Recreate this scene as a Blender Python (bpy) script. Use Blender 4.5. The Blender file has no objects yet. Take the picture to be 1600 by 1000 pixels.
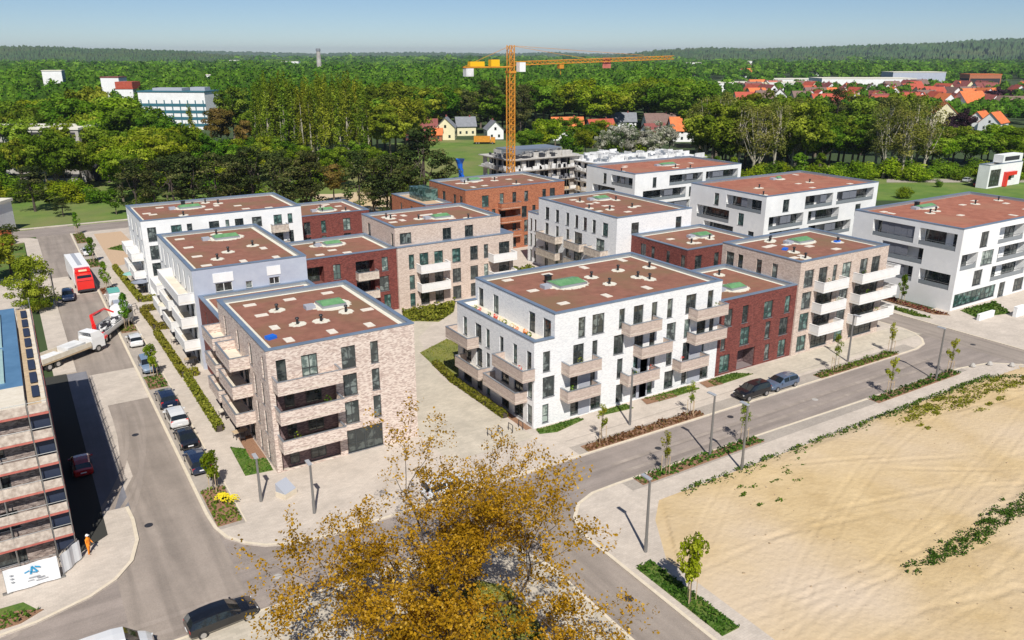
import bpy, math, random
import numpy as np
from mathutils import Vector, Matrix

sc = bpy.context.scene
C = sc.collection
R = math.radians

# ------------------------------------------------------------------ camera, sky, sun, exposure
# World axes follow the street grid: +X along the east-west street, +Y along the street on the left.
HC = 37.0
BEAR = R(32.2)                       # camera heading, clockwise from +Y
cam_d = bpy.data.cameras.new('camera'); cam = bpy.data.objects.new('camera', cam_d); C.objects.link(cam)
cam.location = (0, 0, HC); cam.rotation_euler = (R(90-18.49), 0, -BEAR)
cam_d.sensor_width = 36; cam_d.lens = 27.99; cam_d.clip_start = 0.5; cam_d.clip_end = 30000
sc.camera = cam

SUN_EL = R(48)
SH = Vector((0.40, 0.917, 0)).normalized()      # direction shadows fall
w = bpy.data.worlds.new('World'); sc.world = w; w.use_nodes = True
nt = w.node_tree; bg = nt.nodes['Background']
sky = nt.nodes.new('ShaderNodeTexSky'); sky.sky_type = 'NISHITA'; sky.sun_disc = False
sky.sun_elevation = SUN_EL; sky.sun_rotation = math.atan2(-SH.x, -SH.y)
sky.altitude = 3000; sky.air_density = 1.0; sky.dust_density = 0.6; sky.ozone_density = 4.6
nt.links.new(sky.outputs[0], bg.inputs[0]); bg.inputs[1].default_value = 0.064
sun_d = bpy.data.lights.new('sun', 'SUN'); sun = bpy.data.objects.new('sun', sun_d); C.objects.link(sun)
sun_d.energy = 4.5; sun_d.angle = R(0.5); sun_d.color = (1.0, 0.955, 0.88)
sd = Vector((SH.x*math.cos(SUN_EL), SH.y*math.cos(SUN_EL), -math.sin(SUN_EL)))
sun.rotation_euler = sd.to_track_quat('-Z', 'Y').to_euler(); sun.location = (0, -50, 200)
sc.view_settings.view_transform = 'Standard'; sc.view_settings.look = 'None'
sc.view_settings.exposure = 0.36; sc.view_settings.gamma = 1.0; sc.view_settings.use_curve_mapping = False

# ------------------------------------------------------------------ helpers
F_PX = 1244.0
def spot(bx, dist, lat=0.0):
    """ground point on the bearing of column bx (1600 px wide photo), dist metres ahead of the camera"""
    lx = (bx-800)/F_PX*(dist*math.cos(R(18.49))+ (HC-6)*math.sin(R(18.49))) + lat
    return (lx*math.cos(BEAR)+dist*math.sin(BEAR), -lx*math.sin(BEAR)+dist*math.cos(BEAR))

def setp(o, label=None, cat=None, group=None, kind=None):
    if label: o['label'] = label
    if cat: o['category'] = cat
    if group: o['group'] = group
    if kind: o['kind'] = kind
    return o

def empty(name, loc=(0,0,0), rz=0.0, label=None, cat=None, group=None):
    o = bpy.data.objects.new(name, None); C.objects.link(o); o.location = loc; o.rotation_euler = (0,0,rz)
    o.empty_display_size = 0.2
    return setp(o, label, cat, group)

class MB:
    """collects faces, builds ONE mesh object"""
    def __init__(s): s.v=[]; s.f=[]; s.mi=[]; s.cur=0; s.off=(0,0,0)
    def quad(s, a, b, c, d):
        n=len(s.v); s.v += [a,b,c,d]; s.f.append((n,n+1,n+2,n+3)); s.mi.append(s.cur); return s
    def poly(s, pts):
        n=len(s.v); s.v += list(pts); s.f.append(tuple(range(n,n+len(pts)))); s.mi.append(s.cur); return s
    def box(s, x0,x1,y0,y1,z0,z1):
        n=len(s.v)
        s.v += [(x0,y0,z0),(x1,y0,z0),(x1,y1,z0),(x0,y1,z0),(x0,y0,z1),(x1,y0,z1),(x1,y1,z1),(x0,y1,z1)]
        for q in ((0,3,2,1),(4,5,6,7),(0,1,5,4),(1,2,6,5),(2,3,7,6),(3,0,4,7)):
            s.f.append(tuple(n+i for i in q)); s.mi.append(s.cur)
        return s
    def rbox(s, cx,cy,cz,lx,ly,lz,rz=0,rx=0):
        """oriented box, cz is the centre"""
        n=len(s.v); m = Matrix.Rotation(rz,3,'Z') @ Matrix.Rotation(rx,3,'X')
        for sx,sy,sz in ((-1,-1,-1),(1,-1,-1),(1,1,-1),(-1,1,-1),(-1,-1,1),(1,-1,1),(1,1,1),(-1,1,1)):
            p = m @ Vector((sx*lx/2,sy*ly/2,sz*lz/2)); s.v.append((p.x+cx,p.y+cy,p.z+cz))
        for q in ((0,3,2,1),(4,5,6,7),(0,1,5,4),(1,2,6,5),(2,3,7,6),(3,0,4,7)):
            s.f.append(tuple(n+i for i in q)); s.mi.append(s.cur)
        return s
    def tube(s, p, q, r0, r1=None, n=8, cap=True):
        if r1 is None: r1=r0
        p=Vector(p); q=Vector(q); d=(q-p)
        if d.length<1e-6: return s
        d.normalize(); a = d.orthogonal().normalized(); b = d.cross(a); k=len(s.v)
        for c,r in ((p,r0),(q,r1)):
            for i in range(n):
                t=2*math.pi*i/n; e=c+a*(r*math.cos(t))+b*(r*math.sin(t)); s.v.append(tuple(e))
        for i in range(n):
            j=(i+1)%n; s.f.append((k+i,k+j,k+n+j,k+n+i)); s.mi.append(s.cur)
        if cap:
            s.f.append(tuple(k+n+i for i in range(n))); s.mi.append(s.cur)
            s.f.append(tuple(k+n-1-i for i in range(n))); s.mi.append(s.cur)
        return s
    def prism(s, pts, z0, z1):
        """pts ccw in plan"""
        n=len(pts)
        s.poly([(x,y,z1) for x,y in pts])
        for i in range(n):
            a=pts[i]; b=pts[(i+1)%n]
            s.quad((a[0],a[1],z0),(b[0],b[1],z0),(b[0],b[1],z1),(a[0],a[1],z1))
        return s
    def mesh(s, name, *mats):
        m = bpy.data.meshes.new(name); ox,oy,oz = s.off
        m.from_pydata([(x-ox,y-oy,z-oz) for x,y,z in s.v], [], s.f)
        for k in mats: m.materials.append(k)
        if len(mats)>1: m.polygons.foreach_set('material_index', s.mi)
        m.update(); return m
    def build(s, name, mat, parent=None, **k):
        mats = mat if isinstance(mat,(list,tuple)) else (mat,)
        o = bpy.data.objects.new(name, s.mesh(name,*mats)); C.objects.link(o)
        if parent: o.parent = parent
        elif s.off != (0,0,0): o.location = s.off
        return setp(o, **k)

def put(name, mesh, parent=None, loc=(0,0,0), rz=0.0, **k):
    o = bpy.data.objects.new(name, mesh); C.objects.link(o); o.location = loc; o.rotation_euler=(0,0,rz)
    if parent: o.parent = parent
    return setp(o, **k)

def copy_tree(o, parent=None):
    c = o.copy(); C.objects.link(c); c.parent = parent
    for ch in list(o.children): copy_tree(ch, c)
    return c

def smooth(o):
    m = o.data if hasattr(o,'data') else o
    m.polygons.foreach_set('use_smooth', [True]*len(m.polygons)); return o

# ------------------------------------------------------------------ materials
def new_mat(name):
    m = bpy.data.materials.new(name); m.use_nodes = True; return m, m.node_tree, m.node_tree.nodes['Principled BSDF']

def flat(name, col, rough=0.6, metal=0.0, spec=None, coat=0.0):
    m, t, b = new_mat(name); b.inputs['Base Color'].default_value = (*col,1); b.inputs['Roughness'].default_value = rough
    b.inputs['Metallic'].default_value = metal; b.inputs['Coat Weight'].default_value = coat
    if spec is not None: b.inputs['Specular IOR Level'].default_value = spec
    return m

def noisy(name, c1, c2, scale=1.0, rough=0.8, detail=6, c3=None, scale2=None, bump=0.0, bscale=None, metal=0, lo=0.35, hi=0.65, stretch=None):
    m, t, b = new_mat(name); N=t.nodes; L=t.links
    tc = N.new('ShaderNodeTexCoord'); src = tc.outputs['Object']
    if stretch:
        mp = N.new('ShaderNodeMapping'); mp.inputs['Scale'].default_value = stretch; L.new(src, mp.inputs[0]); src = mp.outputs[0]
    n1 = N.new('ShaderNodeTexNoise'); n1.inputs['Scale'].default_value=scale; n1.inputs['Detail'].default_value=detail; n1.inputs['Roughness'].default_value=0.65
    L.new(src, n1.inputs['Vector'])
    r = N.new('ShaderNodeMapRange'); r.inputs[1].default_value=lo; r.inputs[2].default_value=hi; L.new(n1.outputs['Fac'], r.inputs[0])
    mx = N.new('ShaderNodeMix'); mx.data_type='RGBA'; mx.inputs['A'].default_value=(*c1,1); mx.inputs['B'].default_value=(*c2,1)
    L.new(r.outputs[0], mx.inputs['Factor']); out = mx.outputs['Result']
    if c3:
        n2 = N.new('ShaderNodeTexNoise'); n2.inputs['Scale'].default_value=scale2 or scale*0.13; n2.inputs['Detail'].default_value=4
        L.new(tc.outputs['Object'], n2.inputs['Vector'])
        r2 = N.new('ShaderNodeMapRange'); r2.inputs[1].default_value=0.45; r2.inputs[2].default_value=0.68; L.new(n2.outputs['Fac'], r2.inputs[0])
        m2 = N.new('ShaderNodeMix'); m2.data_type='RGBA'; m2.inputs['B'].default_value=(*c3,1); L.new(out, m2.inputs['A']); L.new(r2.outputs[0], m2.inputs['Factor']); out=m2.outputs['Result']
    L.new(out, b.inputs['Base Color']); b.inputs['Roughness'].default_value=rough; b.inputs['Metallic'].default_value=metal
    if bump:
        n3 = N.new('ShaderNodeTexNoise'); n3.inputs['Scale'].default_value=bscale or scale*2; n3.inputs['Detail'].default_value=5
        L.new(src, n3.inputs['Vector']); bp = N.new('ShaderNodeBump'); bp.inputs['Strength'].default_value=1; bp.inputs['Distance'].default_value=bump
        L.new(n3.outputs['Fac'], bp.inputs['Height']); L.new(bp.outputs[0], b.inputs['Normal'])
    return m

def brick_mat(name, cols, mortar, var=0.5, bw=0.25, bh=0.083):
    """clinker masonry on vertical walls: three brick tones picked per brick"""
    m, t, b = new_mat(name); N=t.nodes; L=t.links
    tc = N.new('ShaderNodeTexCoord'); sp = N.new('ShaderNodeSeparateXYZ'); L.new(tc.outputs['Object'], sp.inputs[0])
    ad = N.new('ShaderNodeMath'); ad.operation='ADD'; L.new(sp.outputs[0], ad.inputs[0]); L.new(sp.outputs[1], ad.inputs[1])
    cb = N.new('ShaderNodeCombineXYZ'); L.new(ad.outputs[0], cb.inputs[0]); L.new(sp.outputs[2], cb.inputs[1])
    bt = N.new('ShaderNodeTexBrick'); bt.inputs['Scale'].default_value=1; bt.inputs['Brick Width'].default_value=bw; bt.inputs['Row Height'].default_value=bh
    bt.inputs['Mortar Size'].default_value=0.006; bt.inputs['Bias'].default_value=0.0
    bt.inputs['Color1'].default_value=(0,0,0,1); bt.inputs['Color2'].default_value=(1,1,1,1); bt.inputs['Mortar'].default_value=(0.5,0.5,0.5,1)
    L.new(cb.outputs[0], bt.inputs['Vector'])
    n2 = N.new('ShaderNodeTexNoise'); n2.inputs['Scale'].default_value=3.0; n2.inputs['Detail'].default_value=7; n2.inputs['Roughness'].default_value=0.8; L.new(cb.outputs[0], n2.inputs['Vector'])
    mt = N.new('ShaderNodeMix'); mt.data_type='FLOAT'; mt.inputs['Factor'].default_value=var
    L.new(bt.outputs['Color'], mt.inputs['A']); L.new(n2.outputs['Fac'], mt.inputs['B'])
    cr = N.new('ShaderNodeValToRGB'); cr.color_ramp.elements[0].color=(*cols[0],1); cr.color_ramp.elements[0].position=0.22
    cr.color_ramp.elements[1].color=(*cols[2],1); cr.color_ramp.elements[1].position=0.78
    e = cr.color_ramp.elements.new(0.5); e.color=(*cols[1],1); L.new(mt.outputs['Result'], cr.inputs[0])
    mo = N.new('ShaderNodeMix'); mo.data_type='RGBA'; mo.inputs['B'].default_value=(*mortar,1); L.new(cr.outputs[0], mo.inputs['A']); L.new(bt.outputs['Fac'], mo.inputs['Factor'])
    L.new(mo.outputs['Result'], b.inputs['Base Color']); b.inputs['Roughness'].default_value=0.85
    bp = N.new('ShaderNodeBump'); bp.inputs['Distance'].default_value=0.008; bp.invert=True; L.new(bt.outputs['Fac'], bp.inputs['Height']); L.new(bp.outputs[0], b.inputs['Normal'])
    return m

def paver_mat(name, c1, c2, sx=0.4, sy=0.2, mortar=0.75):
    m, t, b = new_mat(name); N=t.nodes; L=t.links
    tc = N.new('ShaderNodeTexCoord')
    bt = N.new('ShaderNodeTexBrick'); bt.inputs['Scale'].default_value=1; bt.inputs['Brick Width'].default_value=sx; bt.inputs['Row Height'].default_value=sy
    bt.inputs['Mortar Size'].default_value=0.008
    bt.inputs['Color1'].default_value=(*c1,1); bt.inputs['Color2'].default_value=(*c2,1); bt.inputs['Mortar'].default_value=(*[x*mortar for x in c2],1)
    L.new(tc.outputs['Object'], bt.inputs['Vector'])
    n = N.new('ShaderNodeTexNoise'); n.inputs['Scale'].default_value=0.35; n.inputs['Detail'].default_value=8; n.inputs['Roughness'].default_value=0.7; L.new(tc.outputs['Object'], n.inputs['Vector'])
    r = N.new('ShaderNodeMapRange'); r.inputs[1].default_value=0.3; r.inputs[2].default_value=0.7; r.inputs[3].default_value=0.8; r.inputs[4].default_value=1.1; L.new(n.outputs['Fac'], r.inputs[0])
    mx = N.new('ShaderNodeMix'); mx.data_type='RGBA'; mx.blend_type='MULTIPLY'; mx.inputs['Factor'].default_value=1
    L.new(bt.outputs['Color'], mx.inputs['A']); L.new(r.outputs[0], mx.inputs['B']); L.new(mx.outputs['Result'], b.inputs['Base Color'])
    b.inputs['Roughness'].default_value=0.85
    return m

def asphalt_mat(name, c, along='Y'):
    m, t, b = new_mat(name); N=t.nodes; L=t.links
    tc = N.new('ShaderNodeTexCoord')
    n = N.new('ShaderNodeTexNoise'); n.inputs['Scale'].default_value=14; n.inputs['Detail'].default_value=4; L.new(tc.outputs['Object'], n.inputs['Vector'])
    mp = N.new('ShaderNodeMapping'); mp.inputs['Scale'].default_value = (1.0,0.05,1) if along=='Y' else (0.05,1.0,1); L.new(tc.outputs['Object'], mp.inputs[0])
    n2 = N.new('ShaderNodeTexNoise'); n2.inputs['Scale'].default_value=0.9; n2.inputs['Detail'].default_value=5; n2.inputs['Distortion'].default_value=0.6; L.new(mp.outputs[0], n2.inputs['Vector'])
    n3 = N.new('ShaderNodeTexNoise'); n3.inputs['Scale'].default_value=0.25; n3.inputs['Detail'].default_value=8; n3.inputs['Roughness'].default_value=0.7; L.new(tc.outputs['Object'], n3.inputs['Vector'])
    def mr(x,a,bb,c0,d):
        r=N.new('ShaderNodeMapRange'); r.inputs[1].default_value=a; r.inputs[2].default_value=bb; r.inputs[3].default_value=c0; r.inputs[4].default_value=d; L.new(x,r.inputs[0]); return r.outputs[0]
    a = mr(n.outputs['Fac'],0.3,0.7,0.88,1.12); bq = mr(n2.outputs['Fac'],0.35,0.65,0.86,1.14); cq = mr(n3.outputs['Fac'],0.3,0.7,0.85,1.15)
    m1 = N.new('ShaderNodeMath'); m1.operation='MULTIPLY'; L.new(a,m1.inputs[0]); L.new(bq,m1.inputs[1])
    m2 = N.new('ShaderNodeMath'); m2.operation='MULTIPLY'; L.new(m1.outputs[0],m2.inputs[0]); L.new(cq,m2.inputs[1])
    mx = N.new('ShaderNodeMix'); mx.data_type='RGBA'; mx.blend_type='MULTIPLY'; mx.inputs['Factor'].default_value=1; mx.inputs['A'].default_value=(*c,1); L.new(m2.outputs[0], mx.inputs['B'])
    L.new(mx.outputs['Result'], b.inputs['Base Color']); b.inputs['Roughness'].default_value=0.8
    return m

def leaf_mat(name, c1, c2, c3=None, trans=0.42, objvar=0.25):
    """foliage; tint is a per-leaf attribute, with per-tree variation"""
    m, t, b = new_mat(name); N=t.nodes; L=t.links
    at = N.new('ShaderNodeAttribute'); at.attribute_name='tint'
    cr = N.new('ShaderNodeValToRGB'); cr.color_ramp.elements[0].color=(*c1,1); cr.color_ramp.elements[1].color=(*(c3 or c2),1)
    e = cr.color_ramp.elements.new(0.6); e.color=(*c2,1); L.new(at.outputs['Fac'], cr.inputs[0])
    oi = N.new('ShaderNodeObjectInfo'); hs = N.new('ShaderNodeHueSaturation')
    r1 = N.new('ShaderNodeMapRange'); r1.inputs[3].default_value=1-objvar; r1.inputs[4].default_value=1+objvar; L.new(oi.outputs['Random'], r1.inputs[0]); L.new(r1.outputs[0], hs.inputs['Value'])
    wn = N.new('ShaderNodeTexWhiteNoise'); wn.noise_dimensions='1D'; L.new(oi.outputs['Random'], wn.inputs['W'])
    r2 = N.new('ShaderNodeMapRange'); r2.inputs[3].default_value=0.465; r2.inputs[4].default_value=0.515; L.new(wn.outputs[0], r2.inputs[0]); L.new(r2.outputs[0], hs.inputs['Hue'])
    L.new(cr.outputs[0], hs.inputs['Color'])
    L.new(hs.outputs[0], b.inputs['Base Color']); b.inputs['Roughness'].default_value=0.8; b.inputs['Specular IOR Level'].default_value=0.08
    tr = N.new('ShaderNodeBsdfTranslucent'); L.new(hs.outputs[0], tr.inputs[0]); ms = N.new('ShaderNodeMixShader'); ms.inputs[0].default_value=trans
    L.new(b.outputs[0], ms.inputs[1]); L.new(tr.outputs[0], ms.inputs[2]); L.new(ms.outputs[0], N['Material Output'].inputs[0])
    return m

M = {}
M['white_wall'] = noisy('white_render', (0.80,0.80,0.79), (0.72,0.725,0.73), 0.9, 0.85, c3=(0.70,0.70,0.69), scale2=0.25)
M['white_brick'] = brick_mat('white_painted_brick', ((0.66,0.67,0.68),(0.78,0.78,0.78),(0.84,0.84,0.83)), (0.70,0.70,0.70), 0.5)
M['pink_brick'] = brick_mat('pale_pink_clinker', ((0.42,0.31,0.265),(0.64,0.52,0.45),(0.74,0.64,0.56)), (0.64,0.545,0.48), 0.30)
M['brown_brick'] = brick_mat('dark_brown_clinker', ((0.09,0.055,0.06),(0.17,0.11,0.11),(0.25,0.17,0.165)), (0.2,0.16,0.16), 0.4)
M['red_brick'] = brick_mat('dark_red_clinker', ((0.085,0.018,0.014),(0.17,0.038,0.03),(0.26,0.07,0.052)), (0.15,0.06,0.05), 0.5)
M['orange_brick'] = brick_mat('orange_clinker', ((0.24,0.075,0.035),(0.40,0.135,0.06),(0.50,0.19,0.09)), (0.35,0.16,0.1), 0.5)
M['beige_brick'] = brick_mat('beige_clinker', ((0.42,0.32,0.26),(0.56,0.45,0.38),(0.66,0.55,0.47)), (0.55,0.46,0.40), 0.5)
M['taupe'] = brick_mat('taupe_clinker', ((0.40,0.31,0.26),(0.50,0.40,0.34),(0.58,0.48,0.42)), (0.48,0.39,0.34), 0.5)
M['grey_render'] = noisy('grey_render', (0.36,0.39,0.47), (0.42,0.45,0.52), 0.7, 0.85)
M['grey_panel'] = flat('grey_sliding_panel', (0.16,0.17,0.20), 0.6)
M['light_grey_panel'] = flat('light_grey_panel', (0.35,0.37,0.42), 0.6)
M['sedum'] = noisy('red_brown_sedum_roof', (0.19,0.078,0.050), (0.30,0.128,0.085), 0.9, 0.95, detail=9, c3=(0.20,0.115,0.06), scale2=0.22, bump=0.03, bscale=6, lo=0.3, hi=0.7)
M['sedum_red'] = noisy('brick_red_sedum_roof', (0.27,0.092,0.055), (0.38,0.145,0.09), 0.7, 0.95, detail=9, c3=(0.33,0.15,0.09), scale2=0.1, bump=0.03, bscale=6)
M['gravel'] = noisy('cream_gravel', (0.62,0.58,0.47), (0.72,0.69,0.6), 5, 0.95, bump=0.02, bscale=20)
M['cap'] = noisy('sky_tinted_metal_coping', (0.17,0.23,0.32), (0.22,0.29,0.39), 0.5, 0.45, metal=0.35)  # grey metal with the sky's blue reflection put into its colour
M['paving_slab'] = noisy('cream_roof_slab', (0.62,0.56,0.47), (0.72,0.66,0.58), 2, 0.9)
M['black_vent'] = flat('black_vent_pipe', (0.015,0.015,0.017), 0.5)
M['green_glass'] = noisy('green_rooflight_cover', (0.10,0.24,0.10), (0.16,0.33,0.15), 1.5, 0.35)
M['zinc'] = flat('grey_zinc', (0.35,0.38,0.42), 0.4, 0.6)
M['frame'] = flat('dark_window_frame', (0.045,0.05,0.052), 0.5)
M['frame_white'] = flat('white_window_frame', (0.7,0.7,0.68), 0.5)
def glass(name, c, rough=0.08, c2=(0.10,0.12,0.11)):
    """window pane: dark room, paler curtains or furniture and reflections, all put into the colour"""
    m, t, b = new_mat(name); N=t.nodes; L=t.links
    tc=N.new('ShaderNodeTexCoord'); oi=N.new('ShaderNodeObjectInfo'); ad=N.new('ShaderNodeVectorMath'); ad.operation='MULTIPLY_ADD'
    L.new(oi.outputs['Random'], ad.inputs[0]); ad.inputs[1].default_value=(37,53,71); L.new(tc.outputs['Object'], ad.inputs[2])
    n=N.new('ShaderNodeTexNoise'); n.inputs['Scale'].default_value=1.3; n.inputs['Detail'].default_value=3; L.new(ad.outputs[0], n.inputs['Vector'])
    r=N.new('ShaderNodeMapRange'); r.inputs[1].default_value=0.50; r.inputs[2].default_value=0.60; L.new(n.outputs['Fac'], r.inputs[0])
    mx=N.new('ShaderNodeMix'); mx.data_type='RGBA'; mx.inputs['A'].default_value=(*c,1); mx.inputs['B'].default_value=(*c2,1); L.new(r.outputs[0], mx.inputs['Factor'])
    L.new(mx.outputs['Result'], b.inputs['Base Color']); b.inputs['Roughness'].default_value=rough; b.inputs['Specular IOR Level'].default_value=0.9
    return m
M['glass'] = glass('dark_glass', (0.018,0.026,0.028), 0.08, (0.075,0.09,0.085)); M['glass_grey'] = glass('grey_glass', (0.035,0.045,0.045), 0.12, (0.17,0.20,0.19)); M['glass_teal'] = glass('teal_glass', (0.025,0.06,0.055), 0.08, (0.12,0.21,0.19)); M['glass_blind'] = glass('glass_with_pale_curtain', (0.10,0.14,0.13), 0.2, (0.36,0.42,0.38))  # the teal pane's greenish tint stands in for reflected trees
M['rail'] = flat('steel_railing', (0.30,0.31,0.33), 0.4, 0.7)
M['rail_glass'] = flat('grey_glass_balustrade', (0.20,0.225,0.245), 0.15)
M['balcony_white'] = noisy('white_balcony_concrete', (0.76,0.75,0.73), (0.68,0.67,0.66), 1.2, 0.8)
M['cream_tile'] = noisy('cream_terrace_tiles', (0.58,0.52,0.42), (0.68,0.62,0.52), 1.5, 0.85)
M['concrete'] = noisy('raw_concrete', (0.36,0.34,0.31), (0.50,0.48,0.45), 0.8, 0.9, c3=(0.30,0.27,0.25), bump=0.01)
M['concrete_light'] = noisy('fresh_white_blockwork', (0.62,0.62,0.62), (0.76,0.76,0.75), 0.9, 0.9, c3=(0.45,0.45,0.45), scale2=0.3)
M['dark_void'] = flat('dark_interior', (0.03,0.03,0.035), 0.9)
M['asphalt_y'] = asphalt_mat('worn_asphalt_street', (0.275,0.232,0.198), 'Y')
M['asphalt_x'] = asphalt_mat('worn_asphalt_road', (0.265,0.224,0.198), 'X')
M['asphalt_wear'] = asphalt_mat('polished_wheel_track', (0.305,0.258,0.222), 'Y')
M['asphalt_shadowed'] = asphalt_mat('shadow_toned_asphalt', (0.17,0.17,0.19), 'Y')  # bluish dark of the building's cast shadow put into the asphalt colour
M['paver'] = paver_mat('pale_concrete_pavers', (0.50,0.435,0.37), (0.56,0.49,0.42))
M['paver_grey'] = paver_mat('warm_grey_pavers', (0.34,0.30,0.26), (0.41,0.36,0.31), 0.2, 0.1)
M['paver_plaza'] = paver_mat('light_plaza_slabs', (0.47,0.42,0.34), (0.54,0.48,0.39), 0.6, 0.3)
M['tan_gravel'] = noisy('tan_gravel_plaza', (0.45,0.31,0.20), (0.53,0.38,0.25), 3, 0.95, bump=0.01)
M['kerb'] = noisy('pale_kerb_stone', (0.58,0.50,0.38), (0.66,0.58,0.46), 2, 0.85)
M['sand'] = noisy('yellow_building_sand', (0.45,0.325,0.165), (0.58,0.44,0.25), 0.25, 0.98, detail=10, c3=(0.56,0.45,0.33), scale2=0.05, bump=0.07, bscale=2.2, lo=0.3, hi=0.7)
M['grass'] = noisy('lawn_grass', (0.045,0.10,0.012), (0.10,0.17,0.02), 3, 0.95, detail=8, c3=(0.14,0.16,0.03), scale2=0.4, bump=0.04, bscale=14)
M['grass_dry'] = noisy('dry_lawn', (0.15,0.165,0.03), (0.24,0.22,0.06), 2, 0.95, c3=(0.12,0.15,0.03), scale2=0.3, bump=0.04, bscale=12)
M['meadow'] = noisy('meadow_ground', (0.07,0.15,0.015), (0.14,0.21,0.03), 0.15, 0.95, detail=9, c3=(0.20,0.19,0.07), scale2=0.03, bump=0.1, bscale=3)
M['field'] = noisy('forest_floor', (0.025,0.05,0.012), (0.05,0.08,0.02), 0.02, 0.95, detail=9)
M['soil'] = noisy('brown_mulch', (0.20,0.105,0.06), (0.30,0.17,0.10), 6, 0.95, bump=0.02)
M['trunk'] = noisy('bark', (0.10,0.075,0.055), (0.17,0.14,0.11), 4, 0.9, stretch=(1,1,0.3))
M['trunk_dark'] = noisy('dark_bark', (0.045,0.033,0.028), (0.09,0.07,0.055), 4, 0.9, stretch=(1,1,0.3))
M['trunk_pale'] = noisy('pale_bark', (0.28,0.25,0.19), (0.42,0.38,0.30), 3, 0.9, stretch=(1,1,0.3))
M['leaf_green'] = leaf_mat('broad_leaf', (0.05,0.12,0.005), (0.115,0.225,0.012), (0.21,0.33,0.03))
M['leaf_light'] = leaf_mat('fresh_leaf', (0.09,0.17,0.004), (0.20,0.30,0.010), (0.33,0.42,0.04))
M['leaf_olive'] = leaf_mat('olive_leaf', (0.09,0.15,0.008), (0.19,0.26,0.018), (0.30,0.37,0.04))
M['leaf_pine'] = leaf_mat('pine_needles', (0.025,0.042,0.010), (0.065,0.088,0.020), (0.18,0.17,0.06), 0.2)
M['leaf_sparse'] = leaf_mat('thin_spring_leaf', (0.11,0.155,0.02), (0.20,0.24,0.04), (0.32,0.34,0.10))
M['leaf_gold'] = leaf_mat('golden_leaf', (0.13,0.12,0.02), (0.22,0.18,0.03), (0.32,0.24,0.07))
M['leaf_bronze'] = leaf_mat('bronze_bud_leaf', (0.19,0.115,0.004), (0.50,0.29,0.012), (0.74,0.50,0.09), 0.45, 0.0)
M['leaf_purple'] = leaf_mat('purple_leaf', (0.02,0.012,0.018), (0.04,0.02,0.03), (0.07,0.03,0.04), 0.1)
M['blossom'] = leaf_mat('white_blossom', (0.07,0.13,0.02), (0.45,0.45,0.36), (0.7,0.68,0.6))
M['leaf_yel'] = leaf_mat('yellow_green_leaf', (0.13,0.19,0.015), (0.26,0.32,0.025), (0.40,0.43,0.06))
M['hedge'] = leaf_mat('hedge_leaf', (0.07,0.085,0.010), (0.18,0.19,0.02), (0.32,0.29,0.05), 0.2)
M['cover_green'] = leaf_mat('ground_cover_leaf', (0.03,0.07,0.008), (0.07,0.14,0.015), (0.14,0.2,0.03), 0.2)
M['cover_red'] = leaf_mat('reddish_ground_cover', (0.10,0.04,0.02), (0.17,0.08,0.035), (0.16,0.15,0.04), 0.15)
M['flower_yel'] = flat('yellow_flowers', (0.75,0.62,0.02), 0.7)
M['tyre'] = flat('tyre_rubber', (0.018,0.018,0.018), 0.8); M['rim'] = flat('alloy_rim', (0.55,0.55,0.56), 0.3, 0.8)
M['car_glass'] = flat('car_glass', (0.012,0.016,0.018), 0.05, 0.0, 0.9); M['lamp_red'] = flat('tail_lamp', (0.6,0.02,0.015), 0.3); M['lamp_clear'] = flat('head_lamp', (0.75,0.77,0.78), 0.15, 0.2)
def paint(name, c): return flat(name, c, 0.25, 0.1, None, 1.0)
P_ = {k: paint(k+'_car_paint', c) for k,c in dict(black=(0.008,0.009,0.012), navy=(0.012,0.022,0.055), white=(0.72,0.73,0.74), blue_grey=(0.09,0.13,0.20), silver_blue=(0.20,0.27,0.37), red=(0.45,0.01,0.01), silver=(0.45,0.46,0.48), dark_red=(0.18,0.01,0.012)).items()}
M['red_paint'] = flat('red_truck_paint', (0.70,0.02,0.015), 0.35, 0, None, 0.5); M['white_paint'] = flat('white_truck_paint', (0.78,0.78,0.78), 0.4)
M['orange_steel'] = noisy('orange_crane_steel', (0.50,0.20,0.02), (0.62,0.27,0.03), 1.0, 0.5)
M['yellow_steel'] = flat('yellow_steel', (0.80,0.45,0.01), 0.5)
M['lamp_post'] = flat('galvanised_post', (0.24,0.235,0.23), 0.5, 0.5); M['lamp_head'] = flat('lamp_head_grey', (0.45,0.47,0.50), 0.4, 0.3)
M['black_metal'] = flat('black_metal', (0.03,0.03,0.035), 0.5); M['timber'] = noisy('light_timber', (0.42,0.31,0.19), (0.55,0.42,0.27), 3, 0.8)
M['red_board'] = noisy('red_toe_board', (0.40,0.10,0.08), (0.50,0.17,0.13), 1.5, 0.7); M['cream_net'] = noisy('cream_guard_panel', (0.36,0.29,0.24), (0.62,0.54,0.46), 2.5, 0.8)
M['old_brick'] = brick_mat('mottled_brown_clinker', ((0.10,0.075,0.07),(0.26,0.20,0.175),(0.42,0.35,0.31)), (0.30,0.26,0.235), 0.45)
M['blue_membrane'] = noisy('blue_roof_membrane', (0.07,0.16,0.28), (0.10,0.21,0.35), 0.6, 0.5); M['pale_green'] = noisy('pale_green_roof_panel', (0.30,0.43,0.42), (0.36,0.50,0.47), 1.0, 0.4)
M['gap_shade'] = flat('dark_blue_gap_shade', (0.02,0.03,0.06), 0.6); M['steel'] = flat('scaffold_steel', (0.33,0.33,0.32), 0.45, 0.7)  # the dark blue stands in for shade in the scaffold gaps
M['blue_print'] = flat('blue_print', (0.03,0.30,0.55), 0.5); M['grey_print'] = flat('grey_print', (0.35,0.36,0.38), 0.6); M['banner'] = noisy('white_tarpaulin', (0.70,0.72,0.74), (0.78,0.79,0.80), 1.2, 0.6)
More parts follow.
